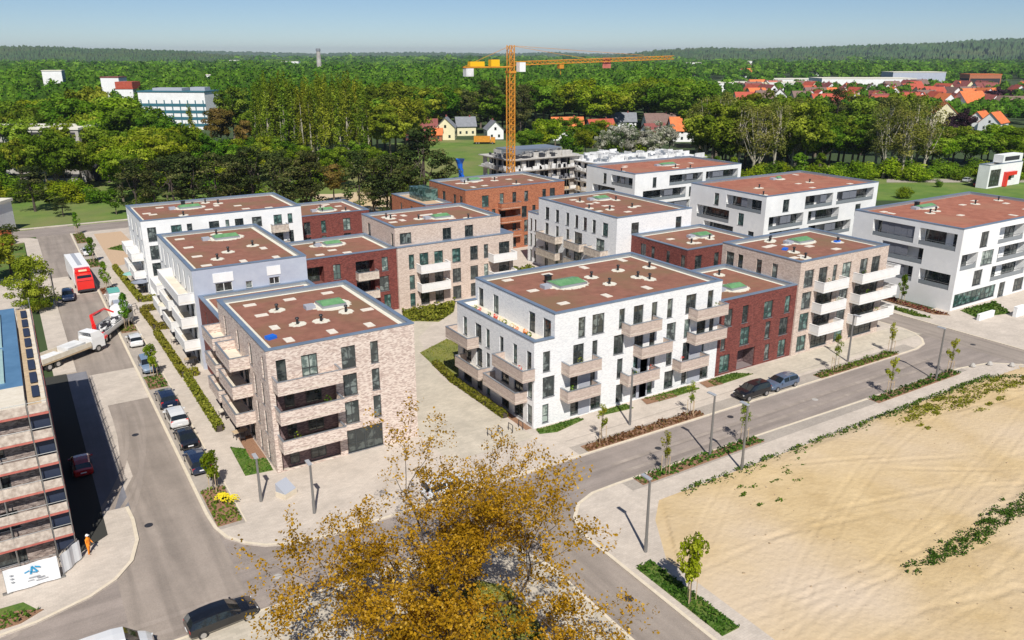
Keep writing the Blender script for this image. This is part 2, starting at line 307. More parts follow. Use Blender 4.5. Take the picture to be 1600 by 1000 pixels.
M['roof_red'] = noisy('red_roof_tiles', (0.34,0.055,0.03), (0.44,0.09,0.05), 0.8, 0.8); M['roof_orange'] = noisy('orange_roof_tiles', (0.55,0.13,0.035), (0.66,0.19,0.06), 0.8, 0.8)
M['roof_dark'] = noisy('dark_red_roof_tiles', (0.17,0.045,0.04), (0.24,0.07,0.06), 0.8, 0.8); M['roof_brown'] = noisy('brown_roof_tiles', (0.15,0.09,0.075), (0.20,0.13,0.11), 0.8, 0.8); M['roof_grey'] = noisy('grey_roof', (0.16,0.17,0.19), (0.22,0.23,0.26), 0.8, 0.8)
M['cream_wall'] = noisy('cream_wall', (0.68,0.62,0.40), (0.74,0.68,0.46), 0.5, 0.85); M['teal_band'] = flat('teal_fascia', (0.035,0.13,0.17), 0.5)
M['blue_plastic'] = flat('blue_plastic', (0.01,0.13,0.62), 0.4)
M['container_teal'] = flat('teal_sheet', (0.12,0.38,0.33), 0.5); M['hill'] = noisy('wooded_hill', (0.02,0.06,0.018), (0.065,0.13,0.03), 0.012, 0.95, detail=12, c3=(0.07,0.10,0.03), scale2=0.0035)
M['skin'] = flat('skin', (0.45,0.27,0.19), 0.6); M['hivis'] = flat('orange_work_clothes', (0.85,0.26,0.015), 0.7); M['helmet'] = flat('white_helmet', (0.8,0.8,0.8), 0.4); M['boots'] = flat('dark_boots', (0.03,0.025,0.02), 0.8)

# ------------------------------------------------------------------ ground, roads, pavements
def sheet(name, pts, z, mat, kind='structure', **k):
    b = MB(); b.poly([(x,y,z) for x,y in pts]); return b.build(name, mat, kind=kind, **k)
def slab(name, pts, z0, z1, mat, kind='structure', **k):
    b = MB(); b.prism(pts, z0, z1); return b.build(name, mat, kind=kind, **k)

def arc(cx, cy, r, a0, a1, n=8):
    return [(cx+r*math.cos(R(a0+(a1-a0)*i/n)), cy+r*math.sin(R(a0+(a1-a0)*i/n))) for i in range(n+1)]

sheet('ground', [(-9000,-1500),(12000,-6000),(12000,12000),(-9000,12000)], -0.16, M['field'])
sheet('meadow', [(-60,195.0),(60,195.0),(160,150),(330,40),(420,40),(266,130),(182,182),(205,300),(168,335),(60,300),(-60,300)], -0.14, M['meadow'])
# roads at -0.10
sheet('street', [(1.8,49.2),(9.6,49.2),(9.6,205),(2.9,205),(2.9,105.2),(1.8,105.2)], -0.100, M['asphalt_y'])
sheet('road', [(-120,46),(28,40),(46,40),(60,43),(92,43),(109.5,40),(109.5,66),(102,66),(102,60),(90,60),(20,60),(0,61),(-120,61)], -0.104, M['asphalt_x'])
sheet('south_road', [(30.0,-30),(34.5,-30),(36,49.5),(28,49.5)], -0.096, M['asphalt_y'])
sheet('north_road', [(-140,195.3),(60,195.3),(60,203.8),(-140,205.2)], -0.096, M['asphalt_x'])
sheet('east_road', [(104.0,-20),(109.5,-20),(109.5,140),(104.0,140)], -0.096, M['asphalt_y'])
sheet('parking_lane', [(1.9,63.5),(4.1,63.5),(4.1,105.0),(1.9,105.0)], -0.092, M['asphalt_shadowed'])  # lane under the scaffolded building's shadow, the shade painted into its colour
sheet('site_soil', [(-0.5,62.8),(1.95,64.6),(1.95,105),(-0.5,105)], 0.003, flat('shadow_darkened_soil',(0.035,0.035,0.03),0.95))  # dark soil, coloured near black to deepen the shadow lying on it
sheet('raised_crossing', [(4.3,92.4),(9.3,92.4),(9.3,103.2),(4.3,103.2)], -0.088, M['paver'])
sheet('raised_crossing_north', [(3.1,142.3),(9.3,142.3),(9.3,155.8),(3.1,155.8)], -0.088, M['paver'])
sheet('lane_edge_paving', [(4.1,71.5),(5.1,74),(5.1,92.4),(4.1,92.4)], -0.088, M['paver'])
for gx in (6.1, 7.6): # wheel-worn joints along the street
    pass
# pavement of the housing quarter (one kerbed slab)
quarter = ([(9.3,195.0),(9.3,63.5)] + [(9.45,61.0),(9.9,59.2),(10.9,57.6),(12.3,56.3),(14.5,55.3),(17.5,54.85)] +
           [(98.0,54.85),(100.6,55.5),(102.4,56.9),(103.7,58.8),(104.2,61),(104.0,64),(104.0,138),(60,150),(60,195)])
slab('pavement', quarter, -0.16, 0.0, M['paver'])
# west side pavement and site edge
west = [(-0.4,190.5),(-0.4,105),(1.9,105),(1.9,68.6),(4.0,68.4),(4.15,66),(4.0,62.6),(3.2,59.8),(1.8,57.9),(0.0,56.7),(-3.4,55.6),(-8,55.1),(-80,54.8),(-80,61),(-14,61),(-14,190.5)]
slab('west_pavement', west[::-1], -0.16, -0.004, M['paver'])
slab('west_pavement_north', [(0.6,105.2),(3.1,105.2),(3.1,192.4),(1.8,194.4),(0.6,195.0),(-60,195),(-60,190.6),(0.6,190.6)], -0.16, 0.004, M['paver'])
slab('south_west_pavement', [(30.1,-30),(30.1,42),(29.2,45.4),(27.0,47.6),(23.5,48.6),(10,48.8),(-120,49.0),(-120,-30)], -0.16, 0.0, M['paver_plaza'])
slab('south_pavement', [(34.4,-30),(38.0,-30),(38.0,38),(41,42.6),(43.4,44.8),(96,44.8),(104.0,39),(104.0,44.6),(101,47.2),(96,48.2),(62,48.9),(42.2,49.1),(39.2,49.0),(37,48.2),(35.4,46.6),(34.5,44.4)], -0.16, 0.0, M['paver'])
slab('east_pavement', [(109.4,-20),(240,-20),(240,61),(113.8,64),(113.8,130),(109.4,130)], -0.16, 0.0, M['paver'])
slab('north_verge_path', [(9.5,191),(-0.0,205.3),(60,204.2),(60,205.6),(-60,207)][1:], -0.15, 0.0, M['paver'])

# overlays on pavements
Z1 = 0.010
def patch(name, pts, mat, z=Z1, **k): return sheet(name, pts, z, mat, **k)
patch('parking_bays', [(9.55,60.5),(11.9,60.5),(11.9,190),(9.55,190)], M['paver_grey'], 0.006)
patch('roadside_parking', [(42.5,55.1),(98,55.1),(98,56.9),(42.5,56.9)], M['paver_grey'], 0.006)
patch('roadside_parking_south', [(42.5,47.2),(96,47.2),(96,48.7),(42.5,48.7)], M['paver_grey'], 0.006)
patch('plaza', [(31.2,60.5),(41.0,60.5),(40.2,68),(40.0,80),(44,94),(50,100),(48,106),(40,92),(33,92),(33,106.8),(31.2,106.8)], M['paver_plaza'])
patch('tan_plaza', [(13.6,158.5),(18.0,160.5),(19.5,178),(19.0,191.5),(13.6,191.5)], M['tan_gravel'])
patch('entrance_paving', [(70,57.3),(104,58.0),(103,62.0),(70,62.0)], M['paver_plaza'])

# kerb lines
def kerb_run(name, pts, w_=0.16, z=0.012, closed=False):
    b = MB(); n=len(pts)
    for i in range(n if closed else n-1):
        a=Vector((*pts[i],0)); c=Vector((*pts[(i+1)%n],0)); d=(c-a)
        if d.length<0.01: continue
        d.normalize(); s=Vector((-d.y,d.x,0))*w_
        e=d*0.02
        b.poly([tuple((a-e))[:2]+(z,), tuple((c+e))[:2]+(z,), tuple((c+e+s))[:2]+(z,), tuple((a-e+s))[:2]+(z,)])
        z += 0.0003
    return b.build(name, M['kerb'], kind='structure')
kerb_run('kerb', [(9.3,194.9),(9.3,63.5),(9.45,61.0),(9.9,59.2),(10.9,57.6),(12.3,56.3),(14.5,55.3),(17.5,54.85),(98.0,54.85),(100.6,55.5),(102.4,56.9),(103.7,58.8),(104.2,61),(104.0,64),(104.0,137)], 0.28)
kerb_run('kerb_south', [(34.4,-30),(34.5,44.4),(35.4,46.6),(37,48.2),(39.2,49.0),(42.2,49.1),(62,48.9),(96,48.2),(101,47.2),(104.0,44.6)][::-1], 0.3)
kerb_run('kerb_south_west', [(30.1,-30),(30.1,42),(29.2,45.4),(27.0,47.6),(23.5,48.6),(10,48.8),(-119,49.0)], 0.25)
kerb_run('kerb_west', [(4.0,68.4),(4.15,66),(4.0,62.6),(3.2,59.8),(1.8,57.9),(0.0,56.7),(-3.4,55.6),(-8,55.1),(-79,54.85)][::-1], 0.28, 0.013)
kerb_run('kerb_east', [(109.4,-19),(109.4,129)][::-1], 0.25)
kerb_run('kerb_parking', [(11.9,190),(11.9,60.6)], 0.12, 0.016)
kerb_run('drain_line', [(104.5,58.1),(43,58.1)][::-1], 0.10, 0.018).data.materials[0] = M['paver_grey']

def wear(pts,w_,z):
    b=MB(); n=len(pts)
    for i in range(n-1):
        a=Vector(pts[i]);c=Vector(pts[i+1]); d=(c-a).normalized(); s1=Vector((-d.y,d.x))*w_/2; d2=d if i==n-2 else (Vector(pts[i+2])-c).normalized(); s2=Vector((-d2.y,d2.x))*w_/2
        if i: s1=prev
        b.quad((*(a-s1),z),(*(c-s2),z),(*(c+s2),z),(*(a+s1),z)); prev=s2
    return b.build('tyre_wear',M['asphalt_wear'],kind='structure')
def bez(p0,p1,p2,n=14): return [tuple(Vector(p0)*(1-t)**2+Vector(p1)*2*t*(1-t)+Vector(p2)*t*t) for t in [i/n for i in range(n+1)]]
for i,(o1,o2) in enumerate(((0,0),(1.7,1.6))):
    wear(bez((5.3+o1,88),(5.2+o1,56-o2*1.2),(-14,53.6-o2)),0.42,-0.0860+0.0006*i)
    wear(bez((6.4+o1*0.9,92),(6.3+o1,57.5-o2*1.0),(-20,54.6-o2)),0.38,-0.0845+0.0006*i)
    wear([(-60,50.0+o2*0.9),(26,50.1+o2*0.9)],0.5,-0.0830+0.0006*i); wear([(44,50.4+o2),(96,50.5+o2)],0.45,-0.0815+0.0006*i)
for i,(x,y) in enumerate(((6.4,118),(6.6,83),(5.0,64.5),(12,52),(50,52.2),(61.5,53.5),(73,51.6),(88,52.6),(32.6,36),(106.5,70),(106,52),(7.2,170))):
    b=MB(); b.off=(x,y,-0.1); b.tube((x,y,-0.1),(x,y,-0.078),0.34,n=14); b.build('manhole_cover',M['black_metal'] if i%3 else M['concrete'],label='round manhole cover in the road surface, '+('beyond the first raised crossing','beside the dark parked sedan','on the left street near the junction','in the road junction','opposite the white house','before the parked cars','opposite the red link','opposite the beige house','on the bottom right road','on the side road','in the right-hand road bend','at the far end of the left street')[i],cat='manhole cover')
# sand field with ruts
def sand_field():
    nx, ny = 420, 360
    xs = np.linspace(38.0,104,nx); ys = np.linspace(-12,44.9,ny)
    X,Y = np.meshgrid(xs,ys)
    rng = np.random.default_rng(5)
    Zm = 0.02+0*X
    for k in range(14):   # soft mounds
        cx,cy = rng.uniform(40,104), rng.uniform(-10,44); r=rng.uniform(3,9)
        Zm += rng.uniform(-.10,.18)*np.exp(-((X-cx)**2+(Y-cy)**2)/r**2)
    for k in range(26):   # tyre tracks
        a = rng.normal(0.25,0.25); off = rng.uniform(-60,44); cur = rng.normal(0,0.004)
        dd = (Y-off) - a*(X-38) - cur*(X-60)**2
        for s in (-0.8,0.8):
            t = (dd+s)/0.22; Zm += -0.025*np.exp(-t*t) + 0.015*np.exp(-(np.abs(t)-1.7)**2*3)
    for k in range(60):   # short digger scrapes
        cx,cy=rng.uniform(40,102),rng.uniform(-8,43); a=rng.uniform(-.6,.9); L=rng.uniform(2,9); u=(X-cx)*math.cos(a)+(Y-cy)*math.sin(a); v=-(X-cx)*math.sin(a)+(Y-cy)*math.cos(a)
        Zm += (-0.035*np.exp(-(v/0.25)**2)+0.028*np.exp(-((np.abs(v)-0.5)/0.2)**2))*np.exp(-(u/L)**4)
    Zm += rng.normal(0,0.012,X.shape)
    # bevel at boundary
    lim = np.minimum(1, np.minimum((X-38.0)/1.5, (44.9-Y)/1.2)); Zm = -0.02 + (Zm+0.03)*np.clip(lim,0,1)
    # west corner cut by the pavement
    cut = (Y-36.5) > (X-38.0)*1.45
    Zm = np.where(cut, -0.05, Zm)
    v = np.stack([X,Y,Zm],-1).reshape(-1,3)
    i = np.arange(nx*ny).reshape(ny,nx)
    f = np.stack([i[:-1,:-1],i[:-1,1:],i[1:,1:],i[1:,:-1]],-1).reshape(-1,4)
    me = bpy.data.meshes.new('sand_field'); me.from_pydata(v.tolist(), [], f.tolist()); me.materials.append(M['sand'])
    o = put('sand_field', me, kind='structure'); smooth(o)
sand_field()

# ------------------------------------------------------------------ foliage builders
def leaf_mesh(name, cen, out, size, mat, rng, tint, jitter=0.9, tri=False, extra=None):
    """cen (N,3) leaf centres, out (N,3) preferred normals, size scalar or (N,)"""
    n = len(cen); nrm = out + rng.normal(0,jitter,(n,3)); nrm /= np.linalg.norm(nrm,axis=1,keepdims=True)+1e-9
    t = rng.normal(0,1,(n,3)); a = np.cross(nrm,t); a /= np.linalg.norm(a,axis=1,keepdims=True)+1e-9; b = np.cross(nrm,a)
    s = (np.ones(n)*size)*rng.uniform(0.6,1.35,n); s = s[:,None]
    el = rng.uniform(0.55,1.0,n)[:,None]
    k = 3 if tri else 4
    if tri: P = np.stack([cen+a*s, cen-a*s*0.6+b*s*el, cen-a*s*0.6-b*s*el],1)
    else: P = np.stack([cen+a*s, cen+b*s*el, cen-a*s, cen-b*s*el],1)
    v = P.reshape(-1,3); f = np.arange(n*k)
    me = bpy.data.meshes.new(name)
    me.vertices.add(n*k); me.vertices.foreach_set('co', v.ravel().astype(np.float32))
    me.loops.add(n*k); me.loops.foreach_set('vertex_index', f.astype(np.int32))
    me.polygons.add(n); me.polygons.foreach_set('loop_start', (np.arange(n)*k).astype(np.int32)); me.polygons.foreach_set('loop_total', np.full(n,k,np.int32))
    at = me.attributes.new('tint','FLOAT','POINT'); at.data.foreach_set('value', np.repeat(np.clip(tint,0,1),k).astype(np.float32))
    me.materials.append(mat); me.update(calc_edges=True); return me

def clump_points(rng, blobs, per):
    """blobs: (x,y,z,rx,rz,tint) -> points mostly in the blobs' shells"""
    P=[];O=[];T=[]
    for (x,y,z,rx,rz,t) in blobs:
        d = rng.normal(0,1,(per,3)); d /= np.linalg.norm(d,axis=1,keepdims=True)
        r = rng.uniform(0.45,1.0,per)**0.5
        bump = 1+0.22*np.sin(d[:,0]*5+x*3)*np.cos(d[:,2]*4+y*2)
        p = d*(r*bump)[:,None]*np.array([rx,rx,rz]); P.append(p+np.array([x,y,z])); O.append(d+np.array([0,0,0.25])); T.append(np.clip(t+rng.normal(0,0.14,per),0,1))
    return np.concatenate(P),np.concatenate(O),np.concatenate(T)

def limb_mesh(name, rng, h, r, limbs, mat, base_z=0.0, spread=0.5):
    b = MB(); x=y=0.0; z=base_z; n=5; pts=[(0,0,base_z-0.3)]
    for i in range(n):
        z += h/n; x += rng.normal(0,0.02*h/n*1.5); y += rng.normal(0,0.02*h/n*1.5); pts.append((x,y,z))
    for i in range(n): b.tube(pts[i],pts[i+1], r*(1-0.8*i/n), r*(1-0.8*(i+1)/n), 7, False)
    for (hz,tx,ty,tz) in limbs:
        q = pts[max(1,min(n,int(hz*n)))]
        mid = ((q[0]+tx)/2, (q[1]+ty)/2, (q[2]+tz)/2 - 0.04*h)
        b.tube(q, mid, r*0.4, r*0.25, 5, False); b.tube(mid,(tx,ty,tz), r*0.25, r*0.08, 5, False)
    return b.mesh(name, mat)

def make_kind(kind, seed):
    """returns (crown mesh, trunk mesh) for a tree about 10 m tall, scaled when placed"""
    rng = np.random.default_rng(seed); bl=[]; lm=[]
    if kind in ('broad','light','olive','gold','purple','blossom'):
        k = 44
        for i in range(k):
            d = rng.normal(0,1,3); d/=np.linalg.norm(d); rr = rng.uniform(0.35,1.0)
            x,y,z = d[0]*3.0*rr, d[1]*3.0*rr, 6.3+d[2]*2.9*rr
            bl.append((x,y,z,rng.uniform(0.55,1.15),rng.uniform(0.45,0.9),rng.uniform(0.0,1.0)))
        lm = [(rng.uniform(0.5,1),b[0],b[1],b[2]) for b in bl[:9]]
        P,O,T = clump_points(rng, bl, 150 if kind!='blossom' else 110); size=0.17
        mat = {'broad':M['leaf_green'],'light':M['leaf_light'],'olive':M['leaf_olive'],'gold':M['leaf_gold'],'purple':M['leaf_purple'],'blossom':M['blossom']}[kind]
        tm = limb_mesh('trunk', rng, 6, 0.22, lm, M['trunk'])
    elif kind=='poplar':
        for i in range(40):
            z = 3.0+6.8*(i/40)+rng.normal(0,0.25); w_ = 0.8*math.sin(math.pi*min(1,(z-2.0)/8.4))**0.7
            a = rng.uniform(0,6.28); rr=rng.uniform(0,0.75)*w_
            bl.append((math.cos(a)*rr,math.sin(a)*rr,z,rng.uniform(.2,.36),rng.uniform(.4,.8),rng.uniform(0.0,1.0)))
        P,O,T = clump_points(rng, bl, 62); size=0.085; mat=M['leaf_olive']; tm = limb_mesh('trunk', rng, 9, 0.11, [(rng.uniform(.35,.9),b[0],b[1],b[2]) for b in bl[:12]], M['trunk_pale'])
    elif kind=='pine':
        for i in range(32):
            z = 2.0+8.0*rng.uniform(0,1)**0.9; w_ = 2.5*(1-((z-3.6)/6.8)**2)**0.5 if abs(z-3.6)<6.8 else 0.5
            w_ = max(w_,0.5); a=rng.uniform(0,6.28); rr=rng.uniform(0.25,1)*w_*0.8
            bl.append((math.cos(a)*rr,math.sin(a)*rr,z,rng.uniform(0.6,1.0),rng.uniform(0.35,0.6),rng.uniform(0,0.8)))
        lm=[(rng.uniform(0.4,1),b[0],b[1],b[2]) for b in bl[:8]]
        P,O,T = clump_points(rng, bl, 95); size=0.13; mat=M['leaf_pine']; tm = limb_mesh('trunk', rng, 8.5, 0.17, lm, M['trunk_dark'])
    elif kind=='sparse':
        for i in range(34):
            z = rng.uniform(3.2,9.6); w_=2.0*math.sin(math.pi*min(1,(z-1.5)/9.2))
            a=rng.uniform(0,6.28); rr=rng.uniform(0.2,1)*w_
            bl.append((math.cos(a)*rr,math.sin(a)*rr,z,rng.uniform(0.45,0.8),rng.uniform(0.45,0.75),rng.uniform(0.1,0.9)))
        lm=[(rng.uniform(0.3,1),b[0],b[1],b[2]) for b in bl[:22]]
        P,O,T = clump_points(rng, bl, 60); size=0.095; mat=M['leaf_sparse']; tm = limb_mesh('trunk', rng, 9, 0.17, lm, M['trunk_pale'])
    elif kind=='bush':
        for i in range(14):
            a=rng.uniform(0,6.28); rr=rng.uniform(0,3.0); z=rng.uniform(1.5,6.5)*(1-rr/6)
            bl.append((math.cos(a)*rr,math.sin(a)*rr,z,rng.uniform(1.4,2.3),rng.uniform(1.2,2.0),rng.uniform(0.1,0.9)))
        P,O,T = clump_points(rng, bl, 170); size=0.26; mat=M['leaf_light'] if seed%2 else M['leaf_green']; tm = limb_mesh('trunk', rng, 4, 0.18, [], M['trunk'])
        P[:,2]=np.maximum(P[:,2],0.1)
    elif kind=='round_olive':
        for i in range(60):
            a=rng.uniform(0,6.28); z=rng.uniform(0.8,9.2); rr=rng.uniform(0.2,1.0)*4.2*math.sin(math.pi*min(1,(z+1.0)/11.2)); bl.append((math.cos(a)*rr,math.sin(a)*rr,z,rng.uniform(.7,1.3),rng.uniform(.5,1.0),rng.uniform(0,1)))
        P,O,T = clump_points(rng, bl, 170); size=0.15; mat=M['leaf_olive']; tm = limb_mesh('trunk', rng, 7, 0.2, [(rng.uniform(.3,.9),b[0],b[1],b[2]) for b in bl[:12]], M['trunk'])
        P[:,2]=np.maximum(P[:,2],0.1)
    elif kind=='young':     # street tree with a light open crown
        for i in range(16):
            z=rng.uniform(4.6,9.6); w_=1.55*math.sin(math.pi*min(1,(z-3.6)/6.6)); a=rng.uniform(0,6.28); rr=rng.uniform(0.1,1)*w_
            bl.append((math.cos(a)*rr,math.sin(a)*rr,z,rng.uniform(0.45,0.8),rng.uniform(0.5,0.8),rng.uniform(0.1,0.9)))
        lm=[(rng.uniform(0.5,1),b[0],b[1],b[2]) for b in bl[:12]]
        P,O,T = clump_points(rng, bl, 34); size=0.2; mat=M['leaf_yel']; tm = limb_mesh('trunk', rng, 8.8, 0.11, lm, M['trunk'])
    elif kind=='young_green':
        for i in range(26):
            z=rng.uniform(3.4,9.8); w_=2.3*math.sin(math.pi*min(1,(z-2.2)/8.0))**0.8; a=rng.uniform(0,6.28); rr=rng.uniform(0.1,1)*w_
            bl.append((math.cos(a)*rr,math.sin(a)*rr,z,rng.uniform(0.6,0.95),rng.uniform(0.6,0.9),rng.uniform(0.1,0.9)))
        lm=[(rng.uniform(0.4,1),b[0],b[1],b[2]) for b in bl[:14]]
        P,O,T = clump_points(rng, bl, 60); size=0.24; mat=M['leaf_light'] if seed%2 else M['leaf_green']; tm = limb_mesh('trunk', rng, 8.8, 0.14, lm, M['trunk'])
    cm = leaf_mesh('crown', P, O, size, mat, rng, T, 0.5)
    return cm, tm
KINDS = {k:[make_kind(k, 11*i+len(k)*3+s) for s in range(n)] for i,(k,n) in enumerate([('broad',4),('light',3),('olive',3),('gold',1),('purple',1),('blossom',2),('poplar',3),('pine',3),('sparse',3),('bush',3),('young',3),('young_green',3),('round_olive',1)])}
TN = {'pine':'pine_tree','poplar':'poplar_tree','bush':'bush','young':'young_street_tree','young_green':'young_street_tree','sparse':'thin_leaved_tree','blossom':'blossoming_tree'}
rt = random.Random(77)
def tree(kind, x, y, h, wide=1.0, label='', cat='tree', group=None, z=-0.1):
    c,t = rt.choice(KINDS[kind]); s = h/10.0
    o = empty(TN.get(kind,'broadleaf_tree'), (x,y,z), rt.uniform(0,6.28), label, cat, group)
    o.scale = (s*wide, s*wide, s)
    put('crown', c, o); put('trunk', t, o); return o

# ------------------------------------------------------------------ windows
_wc = {}
def win_mesh(w_, h_, n, white=False):
    k = (round(w_,1), round(h_,1), n, white)
    if k in _wc: return _wc[k]
    w_,h_ = k[0],k[1]; b=MB(); t=0.07; y0,y1=0.11,0.17
    b.box(0,w_,y0,y1,0,t).box(0,w_,y0,y1,h_-t,h_).box(0,t,y0,y1,t,h_-t).box(w_-t,w_,y0,y1,t,h_-t)
    for i in range(1,n): x=w_*i/n; b.box(x-t*0.6,x+t*0.6,y0,y1,t,h_-t)
    if h_>1.9: b.box(t,w_-t,y0-0.003,y1-0.003,h_*0.36,h_*0.36+t*0.8)
    p=MB(); p.box(t*0.5,w_-t*0.5,0.145,0.158,t*0.5,h_-t*0.5)
    sl=MB(); sl.box(-0.05,w_+0.05,-0.05,0.11,-0.045,0.0)
    _wc[k] = (b.mesh('window_frame', M['frame_white'] if white else M['frame']), [p.mesh('pane', M[g]) for g in ('glass','glass_teal','glass_blind','glass_grey')], sl.mesh('sill', M['zinc']))
    return _wc[k]
rw = random.Random(3)

class House:
    def __init__(s, name, label, cat, u0,u1,v0,v1,h, wall, z0=-0.1, group=None, on=None):
        s.u0,s.u1,s.v0,s.v1,s.h,s.z0 = u0,u1,v0,v1,h,z0; s.wall=wall
        s.base = on.base if on else ((u0+u1)/2,(v0+v1)/2,0.0)
        s.root = on.root if on else empty(name, s.base, 0, label, cat, group)
        s.open = {'S':[],'W':[],'N':[],'E':[]}
    def pt(s, f, a, z, d=0.0):
        if f=='S': return (a, s.v0-d, z)
        if f=='N': return (a, s.v1+d, z)
        if f=='W': return (s.u0-d, a, z)
        return (s.u1+d, a, z)
    def mb(s): b=MB(); b.off=s.base; return b
    def frame_of(s, f, a0, a1, z, d=0.0):
        """location + rotation of a local frame: x along the face, -y outward"""
        if f=='S': p,r=(a0,s.v0-d,z),0.0
        elif f=='N': p,r=(a1,s.v1+d,z),math.pi
        elif f=='W': p,r=(s.u0-d,a1,z),-math.pi/2
        else: p,r=(s.u1+d,a0,z),math.pi/2
        return (p[0]-s.base[0],p[1]-s.base[1],p[2]-s.base[2]), r
    def win(s, f, a0, a1, z0, z1, n=None, g=None, white=False, sill=True):
        a0,a1=min(a0,a1),max(a0,a1); w_=round(a1-a0,1); h_=round(z1-z0,1); a1=a0+w_; z1=z0+h_
        if n is None: n = 1 if w_<1.05 else (2 if w_<2.2 else max(2,round(w_/1.2)))
        s.open[f].append((a0,a1,z0,z1)); fm,pm,sm = win_mesh(w_,h_,n,white)
        loc,rz = s.frame_of(f,a0,a1,z0)
        wd = put('window', fm, s.root, loc, rz)
        put('pane', pm[g if g is not None else rw.choice((0,0,0,0,0,3,3,1,2))], wd)
        if sill: put('sill', sm, wd)
    def wins(s, f, lst, rows, **k):
        for a0,a1 in lst:
            for z0,z1 in rows: s.win(f,a0,a1,z0,z1,**k)
    def loggia(s, f, a0, a1, z0, z1, depth=1.5, back='grey_panel', glaz=(), panels=(), rail='rail_glass', par=0.0, inner=None):
        """recessed balcony: opening, lined recess, glazing at the back, sliding panels, balustrade"""
        s.open[f].append((a0,a1,z0,z1)); inner = inner or s.wall
        L=a1-a0; H=z1-z0
        loc,rz = s.frame_of(f,a0,a1,z0)
        b=MB(); e=0.002
        b.quad((e,depth,e),(L-e,depth,e),(L-e,depth,H-e),(e,depth,H-e))
        b.quad((e,0.16,e),(e,depth,e),(e,depth,H-e),(e,0.16,H-e)); b.quad((L-e,0.16,e),(L-e,depth,e),(L-e,depth,H-e),(L-e,0.16,H-e))
        b.quad((e,0.16,H-e),(L-e,0.16,H-e),(L-e,depth,H-e),(e,depth,H-e)); b.quad((e,0.16,e),(L-e,0.16,e),(L-e,depth,e),(e,depth,e))
        lg = put('loggia', b.mesh('loggia', inner), s.root, loc, rz)
        for (g0,g1) in glaz:
            w_=round((g1-g0)*L,1); fm,pm,sm=win_mesh(w_, round(H-0.25,1), max(1,round(w_/1.1)))
            # frame and pane joined as the glazing of the loggia
            x=put('glazing', fm, lg, (g0*L, depth-0.2, 0.05)); x2=put('pane', pm[0], lg, (g0*L, depth-0.2, 0.05))
        for (g0,g1) in panels:
            q=MB(); nn=max(1,round((g1-g0)*L/1.1)); ww=(g1-g0)*L/nn
            for i in range(nn): q.box(g0*L+i*ww+0.015, g0*L+(i+1)*ww-0.015, 0.20+0.03*(i%2), 0.24+0.03*(i%2), 0.03, H-0.03)
            put('sliding_panel', q.mesh('sliding_panel', M[back]), lg)
        if rail:
            q=MB(); q.box(0.02,L-0.02,0.06,0.10,0.08,0.72); q2=MB(); q2.box(0.02,L-0.02,0.04,0.12,0.96,1.0)
            put('balustrade', q.mesh('balustrade', M[rail]), lg); put('handrail', q2.mesh('handrail', M['rail']), lg)
    def balcony(s, f, a0, a1, z, depth, mat, par=1.0, slabt=0.28, tile='cream_tile', th=0.14):
        """projecting balcony: solid parapet on three sides around a slab"""
        loc,rz = s.frame_of(f,a0,a1,z); L=a1-a0; b=MB()
        b.box(0,L,-depth,-0.004,-slabt,0)
        b2=MB()
        b2.box(0,L,-depth,-depth+th,0,par).box(0,th,-depth+th,-0.004,0,par).box(L-th,L,-depth+th,-0.004,0,par)
        o = put('balcony', b.mesh('balcony', M[tile], ) , s.root, loc, rz)
        b3=MB(); b3.box(-0.012,L+0.012,-depth-0.012,-0.003,-slabt-0.02,-0.06)
        put('parapet', b2.mesh('parapet', M[mat]), o); put('slab_edge', b3.mesh('slab_edge', M[mat]), o)
        b4=MB(); t2=th+0.03
        b4.box(-0.03,L+0.03,-depth-0.03,-depth+t2,par,par+0.035).box(-0.03,t2,-depth+t2,-0.004,par,par+0.035).box(L-t2,L+0.03,-depth+t2,-0.004,par,par+0.035)
        put('parapet_cap', b4.mesh('parapet_cap', M['zinc'] if mat!='balcony_white' else M['balcony_white']), o)
        return o
    def auto(s, f, rows, step=3.4, w_=1.4, margin=1.2):
        lo,hi = (s.u0,s.u1) if f in 'SN' else (s.v0,s.v1)
        n=int((hi-lo-2*margin)/step); 
        for i in range(n+1):
            a=lo+margin+i*step
            if a+w_<hi-0.4: s.wins(f,[(a,a+(w_ if i%2 else w_*0.6))],rows)
    def walls(s, name='wall', top=None, faces='SWNE', mat=None):
        b = s.mb(); top = top or s.h
        for f in faces:
            lo,hi = (s.u0,s.u1) if f in 'SN' else (s.v0,s.v1)
            ops = s.open[f]
            xs = sorted({lo,hi,*[o[0] for o in ops],*[o[1] for o in ops]}); 
            xs=[x for x in xs if lo-1e-6<=x<=hi+1e-6]
            for i in range(len(xs)-1):
                xa,xb=xs[i],xs[i+1]; xm=(xa+xb)/2
                col=sorted([(o[2],o[3]) for o in ops if o[0]<xm<o[1]]); z=s.z0
                for (c0,c1) in col+[(top,top)]:
                    if c0>z+1e-4: b.quad(s.pt(f,xa,z),s.pt(f,xb,z),s.pt(f,xb,c0),s.pt(f,xa,c0))
                    z=max(z,c1)
            for (a0,a1,z0,z1) in ops:   # reveals
                d=-0.17
                b.quad(s.pt(f,a0,z0),s.pt(f,a0,z1),s.pt(f,a0,z1,d),s.pt(f,a0,z0,d)); b.quad(s.pt(f,a1,z0),s.pt(f,a1,z1),s.pt(f,a1,z1,d),s.pt(f,a1,z0,d))
                b.quad(s.pt(f,a0,z0),s.pt(f,a1,z0),s.pt(f,a1,z0,d),s.pt(f,a0,z0,d)); b.quad(s.pt(f,a0,z1),s.pt(f,a1,z1),s.pt(f,a1,z1,d),s.pt(f,a0,z1,d))
        return b.build(name, mat or s.wall, s.root)
